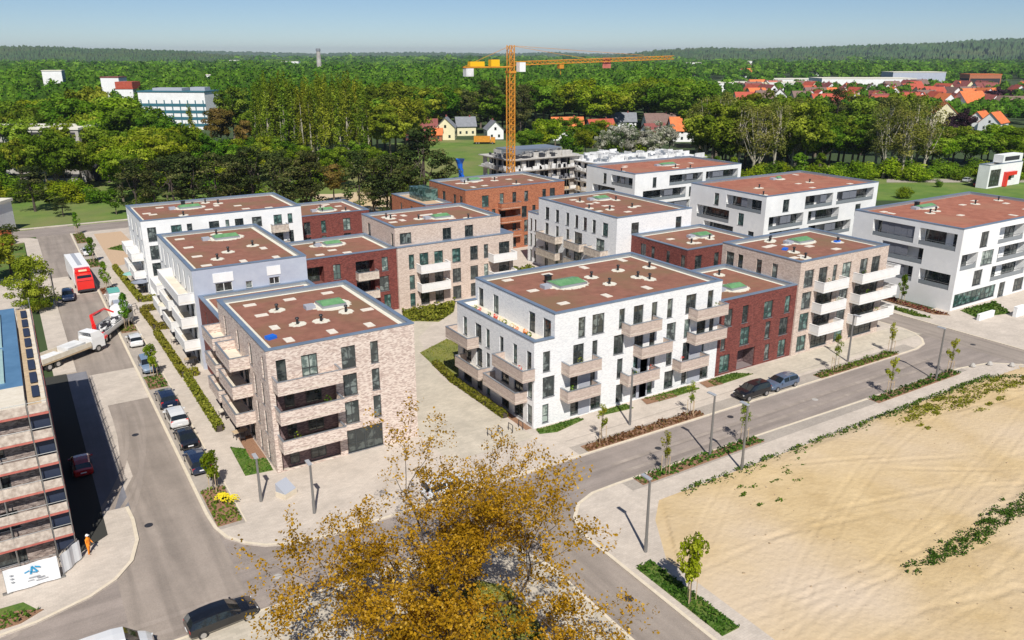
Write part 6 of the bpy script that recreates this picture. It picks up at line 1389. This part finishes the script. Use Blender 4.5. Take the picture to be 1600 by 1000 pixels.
band(556,640,180,196,5,['pine'],13,16,'dark pine left of the orange brick house','dark pines behind the houses',(1.0,1.4),3)
x,y=spot(664,193); tree('pine',x,y,20.5,1.35,'tallest dark conifer, left of the orange brick house and its blue chute','tree')
x,y=spot(698,196); tree('pine',x,y,13.0,1.3,'dark conifer right beside the blue chute','tree')
x,y=spot(640,196); tree('pine',x,y,16.0,1.2,'dark conifer left of the tallest one','tree')
x,y=spot(48,196); tree('pine',x,y,11.0,1.9,'wide dark conifer on the green verge at the left','tree')
x,y=spot(92,190); tree('pine',x,y,4.5,2.2,'small round dark shrub on the green verge at the left','shrub')
x,y=spot(176,192); tree('young_green',x,y,6.0,1.6,'bright green bush at the far end of the white house','tree')
x,y=spot(188,205); tree('light',x,y,16,1.0,'bright yellow-green tree left of the dark pines','tree')
x,y=spot(208,214); tree('light',x,y,17,1.1,'broad yellow-green tree behind the left end of the white house','tree')
x,y=spot(520,206); tree('gold',x,y,11,1.1,'golden-brown open tree on the sandy patch between two dark pines','tree')
x,y=spot(46,115); tree('round_olive',x,y,8.8,0.95,'big olive-green tree between the lorry and the left edge','tree')
x,y=spot(8,135); tree('pine',x,y,9.0,1.6,'dark conifer at the left edge above the olive-green tree','tree')
x,y=spot(-30,128); tree('olive',x,y,11,1.5,'olive-green tree cut by the left edge','tree')
band(-60,150,206,222,12,['bush'],6,10,'green bush on the verge along the left wood','bushes along the wood edge',(1.0,1.5),4,'bush')
band(60,330,222,262,20,['light','broad','broad'],15,20,{'light':'fresh green tree in the left wood','broad':'mid green tree in the left wood'},FW,(1.0,1.3),5)
band(-60,140,242,300,14,['olive','broad'],14,21,{'olive':'olive tree in front of the grey block at the left edge','broad':'green tree in front of the grey block at the left edge'},FW,(0.9,1.2),6,avoid=((0,130,246,262),))
band(-60,200,300,380,16,['broad','light'],18,24,{'light':'fresh green tree near the small tower block','broad':'mid green tree near the small tower block'},FW,(1.1,1.4),7)
x,y=spot(150,305); tree('olive',x,y,27.5,1.1,'large olive-brown tree at the left, highest of its part of the wood','tree')
for px_,d_,h_,lb in ((118,300,26,'tall round green tree left of the large olive-brown tree'),(186,296,26,'tall green tree touching the right side of the large olive-brown tree'),(218,288,22.5,'green tree sloping down before the hospital-like building'),(245,280,19.5,'lower green tree before the lower left corner of the hospital-like building')):
    x,y=spot(px_,d_); tree('broad' if px_!=186 else 'light',x,y,h_,1.35,lb,'tree')
band(-40,150,226,240,10,['olive','broad'],11,16,{'olive':'olive tree hiding the grey block at the left edge','broad':'green tree hiding the grey block at the left edge'},FW,(0.8,1.0),92)
band(1085,1290,240,256,16,['bush','young_green'],5,9,{'bush':'undergrowth bush below the thin-leaved trees','young_green':'small green tree below the thin-leaved trees'},'undergrowth below the thin-leaved trees',(1.2,1.7),93,'bush')
band(1290,1640,246,258,20,['bush'],6,9.5,'round bush along the foot of the right wood','bushes along the foot of the right wood',(1.1,1.6),94,'bush')
band(1090,1300,262,300,14,['broad','light'],11,17,{'broad':'green tree filling in behind the thin-leaved trees','light':'fresh green tree filling in behind the thin-leaved trees'},FW,(1.1,1.4),95)
band(200,420,204,222,12,['bush','light'],6,11,{'bush':'bright bush just behind the dark pines','light':'light green tree just behind the dark pines'},FW,(1.0,1.3),96)
x,y=spot(365,355); tree('olive',x,y,26,1.0,'grey-green tree right of the striped hospital','tree')
x,y=spot(345,310); tree('gold',x,y,19,1.0,'golden-topped tree just right of the striped hospital','tree')
x,y=spot(385,300); tree('gold',x,y,15,0.9,'smaller golden tree beside the poplars','tree')
x,y=spot(300,330); tree('poplar',x,y,17,1.6,'slim green tree standing in front of the striped hospital','tree')
band(330,480,225,262,14,['broad','light'],11,15,{'light':'low fresh green tree below the poplars','broad':'low mid green tree below the poplars'},FW,(1.0,1.3),8)
band(402,575,268,305,62,['poplar'],24,29.5,'tall narrow poplar in the dense poplar stand','poplars left of the centre',(0.9,1.25),9)
band(400,640,308,330,9,['broad','olive'],17,22,{'broad':'green tree behind the poplar stand','olive':'olive tree behind the poplar stand'},FW,(1.1,1.4),91)
band(480,640,215,262,12,['bush','broad'],9,14,{'bush':'light green bush behind the sandy patch','broad':'green tree behind the sandy patch'},FW,(1.0,1.3),10)
band(560,720,375,420,14,['olive','broad'],22,27,{'olive':'olive-green tree behind the gabled houses','broad':'broad green tree behind the gabled houses'},FW,(1.1,1.4),11)
band(575,655,290,350,8,['olive'],18,23,'olive tree right of the poplars',FW,(1.0,1.3),12)
band(700,830,385,430,10,['broad','pine'],20,26,{'broad':'broad green tree behind the orange truck','pine':'dark tree behind the orange truck'},FW,(1.1,1.4),13)
band(815,1100,400,460,22,['broad','light','broad'],22,29,{'broad':'broad green tree in the wood right of the crane','light':'fresh green tree in the wood right of the crane'},FW,(1.1,1.4),14)
band(810,1000,300,345,14,['light','bush','broad'],11,16,{'light':'yellow-green tree behind the building shells','bush':'yellow-green bush behind the building shells','broad':'green tree behind the building shells'},FW,(1.0,1.4),15)
band(935,1060,285,310,8,['blossom'],10,15,'white-blossoming tree behind the white building shell','blossoming trees behind the building shells',(0.9,1.3),16)
band(1085,1265,255,290,17,['sparse','sparse','olive'],19,25,{'sparse':'tall thin-leaved tree with pale trunk behind the white houses','olive':'tall olive tree behind the white houses'},FW,(1.0,1.4),17)
band(1090,1280,300,350,10,['olive','broad'],20,25,{'olive':'olive tree of the second row behind the white houses','broad':'green tree of the second row behind the white houses'},FW,(1.0,1.3),18)
band(1265,1360,258,285,9,['broad'],14,19,'deep green round tree between the thin-leaved groups',FW,(1.1,1.4),19)
band(1362,1450,250,272,9,['sparse'],20,25,'tall thin-leaved tree with leaning pale trunk near the right edge','thin-leaved trees near the right edge',(1.1,1.5),20)
band(1300,1420,300,350,8,['olive','pine'],21,26,{'olive':'olive tree behind the leaning pale trunks','pine':'dark tree behind the leaning pale trunks'},FW,(1.0,1.3),21)
band(1440,1660,262,300,18,['broad','broad','light'],12,16,{'broad':'dense green tree above the small modern building','light':'fresh green tree above the small modern building'},FW,(1.2,1.5),22)
band(1430,1660,225,250,8,['bush'],3,5,'low bush on the green bank at the right','bushes on the right bank',(0.9,1.3),23,'bush')
x,y=spot(1418,215); tree('bush',x,y,5.0,1.2,'round yellow-green bush on the bank between two white houses','bush')
for px,d in ((1500,330),(1478,318)): x,y=spot(px,d); tree('purple',x,y,17 if px==1500 else 14,1.1,'dark purple-leaved tree, '+('right' if px==1500 else 'left')+' one beside the cream gabled house','tree')
x,y=spot(1560,560); tree('purple',x,y,17,1.6,'dark purple tree beside the big orange-roofed houses','tree')

# ------------------------------------------------------------------ far woodland mass (one object)
def canopy():
    rng=np.random.default_rng(40)
    V=[];F=[];Tn=[];nv=0
    # unit lump
    me=bpy.data.meshes.new('tmp'); import bmesh; bm=bmesh.new(); bmesh.ops.create_icosphere(bm,subdivisions=2,radius=1.0); bm.to_mesh(me); bm.free()
    U=np.array([v.co[:] for v in me.vertices]); UF=np.array([p.vertices[:] for p in me.polygons]); 
    keep=(U[UF].mean(1)[:,2]>-0.45); UF=UF[keep]
    LC=[];LO=[];LS=[];LT=[]
    for (d0,d1,n,h0,h1,s,nl,ls) in ((440,620,1700,14,24,4.2,80,0.95),(620,820,1800,14,25,5.2,60,1.25),(820,1500,2600,13,24,8.5,50,2.2),(1500,3000,2200,10,21,16,34,4.2),(3000,6500,1500,12,26,36,24,9.0)):
        for i in range(n):
            d=math.sqrt(rng.uniform(d0**2,d1**2)); px=rng.uniform(-160,1760)
            if 520<d<1150 and px>1100+(1150-d)*0.05 and rng.random()<0.80: continue
            if px>1040 and 900<d<1300 and rng.random()<0.5: continue
            if 60<px<120 and 520<d<640: continue
            if 160<px<240 and d<530: continue
            x,y=spot(px,d); sz=s*rng.uniform(.7,1.3); h=rng.uniform(h0,h1)*(1.0+0.22*math.sin(px*0.02)*math.cos(d*0.01))
            if px>1080 and d<1200: h*=0.55; sz*=0.8
            tn=rng.uniform(0.0,1.0)
            P=U*(1+rng.normal(0,0.08,(len(U),1)))*[sz*.86,sz*.86,h*0.36]+[x,y,h*0.56]
            V.append(P); F.append(UF+nv); nv+=len(U); Tn.append(np.full(len(U),tn*0.5)+rng.normal(0,0.1,len(U)))
            dd=rng.normal(0,1,(nl,3)); dd/=np.linalg.norm(dd,axis=1,keepdims=True); dd[:,2]=np.abs(dd[:,2])*1.15-0.25
            bmp=1+0.2*np.sin(dd[:,0]*6+x)*np.cos(dd[:,1]*5+y)
            LC.append(dd*bmp[:,None]*[sz,sz,h*0.42]+[x,y,h*0.56]); LO.append(dd+[0,0,.3]); LS.append(np.full(nl,ls)); LT.append(np.clip(tn+rng.normal(0,.2,nl),0,1))
    V=np.concatenate(V);F=np.concatenate(F);Tn=np.clip(np.concatenate(Tn),0,1)
    me=bpy.data.meshes.new('woodland'); me.vertices.add(len(V)); me.vertices.foreach_set('co',V.ravel().astype(np.float32)); me.loops.add(F.size); me.loops.foreach_set('vertex_index',F.ravel().astype(np.int32)); me.polygons.add(len(F)); me.polygons.foreach_set('loop_start',(np.arange(len(F))*3).astype(np.int32)); me.polygons.foreach_set('loop_total',np.full(len(F),3,np.int32))
    at=me.attributes.new('tint','FLOAT','POINT'); at.data.foreach_set('value',Tn.astype(np.float32)); me.update(calc_edges=True)
    m=leaf_mat('far_canopy',(0.03,0.075,0.008),(0.075,0.16,0.012),(0.14,0.22,0.025),0.0,0.0); t=m.node_tree; N=t.nodes; L=t.links
    bs_=N['Principled BSDF']; nz=N.new('ShaderNodeTexNoise'); nz.inputs['Scale'].default_value=0.35; nz.inputs['Detail'].default_value=6; tc=N.new('ShaderNodeTexCoord'); L.new(tc.outputs['Object'],nz.inputs['Vector']); bp=N.new('ShaderNodeBump'); bp.inputs['Distance'].default_value=3.0; L.new(nz.outputs['Fac'],bp.inputs['Height']); L.new(bp.outputs[0],bs_.inputs['Normal'])
    me.materials.append(m); put('woodland',me,kind='stuff',label='far-off mixed woodland stretching to the horizon',cat='woodland')
    m2=leaf_mat('far_leaves',(0.04,0.105,0.006),(0.11,0.225,0.010),(0.20,0.32,0.03),0.3,0.0)
    put('woodland_foliage',leaf_mesh('woodland_foliage',np.concatenate(LC),np.concatenate(LO),np.concatenate(LS),m2,rng,np.concatenate(LT),0.7,tri=True),kind='stuff',label='leafy treetops of the far-off woodland',cat='woodland')
canopy()

# ------------------------------------------------------------------ hills
def hill(name,d,pts,depth,label=None,seed=1):
    """wooded ridge: pts = (bearing column, crest height)"""
    rng=np.random.default_rng(seed); px=np.arange(pts[0][0],pts[-1][0]+1,2.0); cr_=np.interp(px,[p[0] for p in pts],[p[1] for p in pts]); nr=26
    V=[]
    for j in range(nr):
        t=j/(nr-1); dd=d-depth*(1-t); prof=math.sin(t*math.pi/2)**1.3
        for i,p in enumerate(px):
            x,y=spot(p,dd); z=cr_[i]*prof*(1+0.10*math.sin(p*0.013+j*0.5))+ (rng.uniform(0,1)**2)*d*0.0028 - 0.5; V.append((x,y,z))
    k=len(px)
    for i,p in enumerate(px): x,y=spot(p,d+depth*0.5); V.append((x,y,-2))
    nr+=1
    idx=np.arange(nr*k).reshape(nr,k); F=np.stack([idx[:-1,:-1],idx[:-1,1:],idx[1:,1:],idx[1:,:-1]],-1).reshape(-1,4)
    me=bpy.data.meshes.new(name); me.from_pydata(V,[],F.tolist()); me.materials.append(M['hill']); put(name,me,kind='structure')
hill('wooded_hill',3800,[(-250,66),(0,64),(60,63),(130,52),(260,44),(400,20),(520,0)],1500,seed=1)
hill('wooded_hill',4600,[(900,0),(960,24),(1030,50),(1110,58),(1180,52),(1260,60),(1400,80),(1520,98),(1620,105),(1850,110)],1900,seed=2)
hill('distant_ridge',9000,[(420,0),(520,30),(660,36),(760,22),(830,30),(870,38),(920,22),(1010,20),(1100,0)],1500,seed=3)
hill('distant_ridge',9500,[(-250,60),(300,50),(450,34),(560,0)],1500,seed=4)

# ------------------------------------------------------------------ houses and blocks in the distance
def village_house(px,d,L,W,h,roof,wall='white_wall',rot=0.0,label='',group=None,win=True,z=0.0):
    x,y=spot(px,d); o=empty('house',(x,y,z-0.1),-BEAR+rot,label,'house',group); rh=W*0.48
    b=MB(); b.box(-L/2,L/2,-W/2,W/2,0,h)
    for s_ in (-1,1): b.poly([(s_*L/2,-W/2,h),(s_*L/2,W/2,h),(s_*L/2,0,h+rh)])
    b.build('wall',M[wall],o)
    b=MB(); e=0.5; t=0.18
    for s_ in (-1,1):
        yo=s_*(W/2+e); zo=h-e*rh/(W/2)
        b.poly([(-L/2-e,yo,zo+t),(L/2+e,yo,zo+t),(L/2+e,0,h+rh+t),(-L/2-e,0,h+rh+t)]); b.poly([(-L/2-e,yo,zo),(L/2+e,yo,zo),(L/2+e,0,h+rh),(-L/2-e,0,h+rh)])
        for xx in (-L/2-e,L/2+e): b.poly([(xx,yo,zo),(xx,yo,zo+t),(xx,0,h+rh+t),(xx,0,h+rh)])
    rf_=b.build('roof',M[roof],o)
    b=MB(); b.box(L*.2,L*.2+.6,-.3,.3,h+rh*.6,h+rh+.9); b.build('chimney',M['roof_dark'],rf_)
    if win:
        n=max(2,int(L/2.6))
        for i in range(n):
            for zz in ((0.9,2.2),(3.6,4.9)):
                if zz[1]<h: b=MB(); xx=-L/2+L*(i+.5)/n; b.box(xx-.5,xx+.5,-W/2-.03,-W/2-.002,*zz); b.build('window',M['glass'],o)
        for yy in (-W*.22,W*.22):
            b=MB(); b.box(-L/2-.03,-L/2-.002,yy-.5,yy+.5,0.9,2.2); b.box(-L/2-.03,-L/2-.002,-.5,.5,h-0.3,h+1.0); b.build('window',M['glass'],o)
    return o
VG='houses of the village at the right'
H2=math.pi/2
village_house(657,372,15,10,4.2,'roof_dark','red_brick',0.1,'dark red-roofed house left of the gabled white houses')
village_house(680,366,6,5,3,'roof_orange','orange_brick',0.0,'small orange-roofed shed beside the dark red-roofed house')
village_house(697,374,11,8.5,5.6,'roof_grey','cream_wall',H2,'pale gabled house facing the meadow, left of the orange truck')
village_house(727,392,9,8,4.6,'roof_grey','cream_wall',0.2,'small beige house between the two gabled houses')
village_house(771,376,10,7.5,4.4,'roof_grey','white_wall',H2+0.2,'white gabled house just left of the crane')
village_house(886,372,14,11,4.5,'roof_orange','white_wall',0.1,'orange-roofed house right of the crane')
village_house(938,380,12,9,4.0,'roof_red','white_wall',0.3,'red-roofed house half hidden behind bushes, right of the orange-roofed one')
village_house(971,415,14,8,5.0,'roof_grey','white_wall',0.0,'grey-roofed white house under the trees in the centre')
village_house(1030,400,15,9,5.2,'roof_brown','white_wall',0.15,'brown-roofed house behind the blossoming trees')
village_house(1022,362,10,8,4.0,'roof_dark','white_wall',0.4,'low dark-roofed house behind the blossoming trees')
village_house(1072,366,15,11,5.0,'roof_orange','white_wall',0.05,'orange-red-roofed house left of the tall thin-leaved trees')
village_house(1145,352,10,8,4,'roof_brown','white_wall',0.4,'brown-roofed house glimpsed through the thin-leaved trees')
village_house(1346,352,10,8,6,'roof_red','orange_brick',H2+.3,'pinkish house glimpsed behind the deep green tree')
village_house(1474,438,15,11,7.5,'roof_orange','cream_wall',H2-0.35,'cream gabled house with an orange roof')
village_house(1471,372,6,5,3.0,'roof_grey','white_wall',H2,'tiny white gabled shed below the cream house')
village_house(1532,424,13,10,4.2,'roof_orange','white_wall',H2-0.8,'left one of the pair of low orange-roofed houses')
village_house(1554,418,14,10,4.2,'roof_orange','white_wall',H2-0.8,'right one of the pair of low orange-roofed houses')
village_house(1514,545,18,14,7.0,'roof_orange','white_wall',0.3,'big bright orange roof above the purple tree')
village_house(1535,610,17,13,7.0,'roof_orange','white_wall',H2,'second bright orange roof, behind the big one')
village_house(1588,520,18,12,6,'roof_brown','white_wall',0.1,'brown-roofed house at the right edge')
village_house(22,392,10,8,8.5,'roof_orange','white_wall',H2,'orange-roofed house poking out of the wood at the left edge')
rv=random.Random(61); 
for i in range(125):
    px=rv.uniform(1150,1640); d=rv.uniform(500,860)
    if px<1280: d=rv.uniform(600,860)
    rc=rv.choice(['roof_red','roof_red','roof_dark','roof_dark','roof_brown','roof_orange','roof_brown','roof_red'])
    nm={'roof_red':'red-roofed','roof_dark':'dark red-roofed','roof_brown':'brown-roofed','roof_orange':'orange-roofed'}[rc]
    zone='left part' if px<1340 else ('middle part' if px<1480 else 'right part')
    village_house(px,d,rv.uniform(13,20),rv.uniform(10,13),rv.uniform(4.5,6.5),rc,rv.choice(['white_wall','white_wall','cream_wall']),rv.choice([0.1,0.3,H2,H2+.3,H2-.3]),nm+' house in the '+zone+' of the village below the warehouses',VG,win=(d<620))
for i in range(34):
    px=rv.uniform(1000,1640); d=rv.uniform(1300,2300); village_house(px,d,rv.uniform(16,26),14,7,rv.choice(['roof_red','roof_brown','roof_grey','roof_orange']),'white_wall',rv.uniform(0,1.5),'distant house at the foot of the right-hand hill','distant houses below the hill',win=False)
band(1180,1640,470,820,30,['broad','light','pine'],8,12,{'broad':'green garden tree between the village houses','light':'fresh green garden tree between the village houses','pine':'dark garden conifer between the village houses'},'garden trees in the village',(1.0,1.5),31)

def block(px,d,L,W,h,wall,label,cat='building',rot=0.0,rows=0,band_mat='teal_band',roofm='gravel',name='distant_building',z=0):
    x,y=spot(px,d); o=empty(name,(x,y,z-0.1),-BEAR+rot,label,cat)
    b=MB(); b.box(-L/2,L/2,-W/2,W/2,0,h); b.build('wall',M[wall],o)
    b=MB(); b.box(-L/2-.3,L/2+.3,-W/2-.3,W/2+.3,h,h+.6); b.build('roof',M[roofm],o)
    fh=h/max(rows,1)
    for k in range(rows):
        b=MB(); b.box(-L/2+1,L/2-1,-W/2-.06,-W/2-.01,k*fh+fh*.35,k*fh+fh*.75); b.box(-L/2-.06,-L/2-.01,-W/2+1,W/2-1,k*fh+fh*.35,k*fh+fh*.75); b.build('window_band',M[band_mat],o)
    return o
hp=block(284,430,36,16,18.5,'white_wall','long white hospital-like building with teal window bands in the left wood','building',-0.12,0,roofm='teal_band')
for k in range(4):
    b=MB(); b.box(-18.1,18.1,-8.09,-8.01,1.5+k*3.3,3.0+k*3.3); b.build('window_band',M['teal_band'],hp)
    for i in range(9): b=MB(); b.box(-17+i*4.2,-16.4+i*4.2,-8.13,-8.095,3.05+k*3.3,4.7+k*3.3); b.build('pilaster',M['teal_band'],hp)
b=MB(); b.box(-12,4,-4,4,19.1,20.4).box(8,16,-3,3,19.1,20.8); b.build('plant_room',M['light_grey_panel'],hp)
block(183,560,12,12,22,'white_wall','white tower with a red-orange band behind the hospital-like building','building',0,0,roofm='roof_dark')
b_=block(204,540,11,12,15.5,'white_wall','lower white block topped by an orange-red roof storey behind the hospital-like building','building',0,0,roofm='roof_red')
b=MB(); b.box(-5.5,5.5,-6,6,16.2,20.0); b.build('top_storey',M['roof_red'],b_)
tb=block(90,620,13,11,25,'white_wall','white tower block with a dark blue side poking out of the left wood','building',0.3,0,roofm='gravel'); b=MB(); b.box(6.51,6.6,-5.5,5.5,0,25); b.build('blue_side',M['blue_membrane'],tb)
block(330,700,14,8,20,'white_wall','small white block above the trees, right of the hospital-like building')
gb=block(52,252,40,14,15.5,'concrete','grey balcony-fronted block half hidden by trees at the left edge','building',-0.05,5,'dark_void')
b=MB(); b.box(22.0,40,-6,6,0.0,6.0); b.build('low_wing',M['dark_void'],gb)
block(-75,168,18,12,6.5,'white_wall','low white and orange building cut by the left edge','building',0,1,'dark_void')
x,y=spot(-16,158); b=MB(); b.off=(x,y,0); b.rbox(x,y,1.6,5.5,3,3.2,-BEAR); b.build('site_container',M['roof_orange'],label='orange-red site container at the left edge above the dark conifer',cat='container')
block(1184,860,95,30,9,'white_wall','long white warehouse left of the village roofs','warehouse',0.05,0,roofm='gravel',name='warehouse')
block(1345,900,100,40,12,'white_wall','white warehouse with a pale front in the middle of the village skyline','warehouse',0.0,0,roofm='gravel',name='warehouse')
block(1425,960,60,30,17,'grey_render','grey and white striped warehouse above the village','warehouse',0.0,0,name='warehouse')
block(1238,980,80,30,9,'white_wall','second long white warehouse, behind the first','warehouse',0.0,0,name='warehouse')
block(1530,900,34,20,16,'orange_brick','orange-roofed hall on the slope above the village','building',0.0,1,'dark_void',roofm='roof_orange')
x,y=spot(500,1250); t=empty('chimney_tower',(x,y,0),0,'slender pale tower rising above the wood at the horizon','tower')
b=MB(); b.tube((0,0,0),(0,0,41),4.4,2.9,14); b.build('shaft',M['concrete'],t); b=MB(); b.tube((0,0,41),(0,0,44.5),3.6,3.2,14); b.build('head',M['roof_grey'],t)
for i,(px,d) in enumerate(((372,2600),(455,2200),(1080,1900),(1165,2300))):
    block(px,d,45,20,18,'white_wall','tiny white building on the horizon, '+('left of the pale tower','just left of the pale tower','below the crest right of the crane jib','on the hill foot right of the crane jib')[i])
# sandy patches behind the houses
x0,y0=spot(490,186); x1,y1=spot(570,186); x2,y2=spot(560,222); x3,y3=spot(495,222)
sheet('sandy_ground',[(x0,y0),(x1,y1),(x2,y2),(x3,y3)],-0.13,M['sand'])
x0,y0=spot(250,184); x1,y1=spot(480,184); x2,y2=spot(470,196); x3,y3=spot(250,196); sheet('sandy_path',[(x0,y0),(x1,y1),(x2,y2),(x3,y3)],-0.128,M['sand'])
sheet('building_site_ground',[(62,150),(172,150),(180,205),(70,215)],-0.125,M['sand'])
sheet('right_bank_path',[spot(1390,243),spot(1700,243),spot(1700,250),spot(1390,250)],-0.12,M['paver_grey'])

# ------------------------------------------------------------------ air
b=MB(); b.box(-8000,12500,-3000,14000,-3,130); hz=b.build('haze',flat('air',(1,1,1)),kind='stuff'); m=hz.data.materials[0]; N=m.node_tree.nodes; m.node_tree.links.clear()
vol=N.new('ShaderNodeVolumePrincipled'); vol.inputs['Color'].default_value=(0.75,0.85,1.0,1); vol.inputs['Density'].default_value=0.00006; vol.inputs['Anisotropy'].default_value=0.2
m.node_tree.links.new(vol.outputs[0],N['Material Output'].inputs['Volume'])
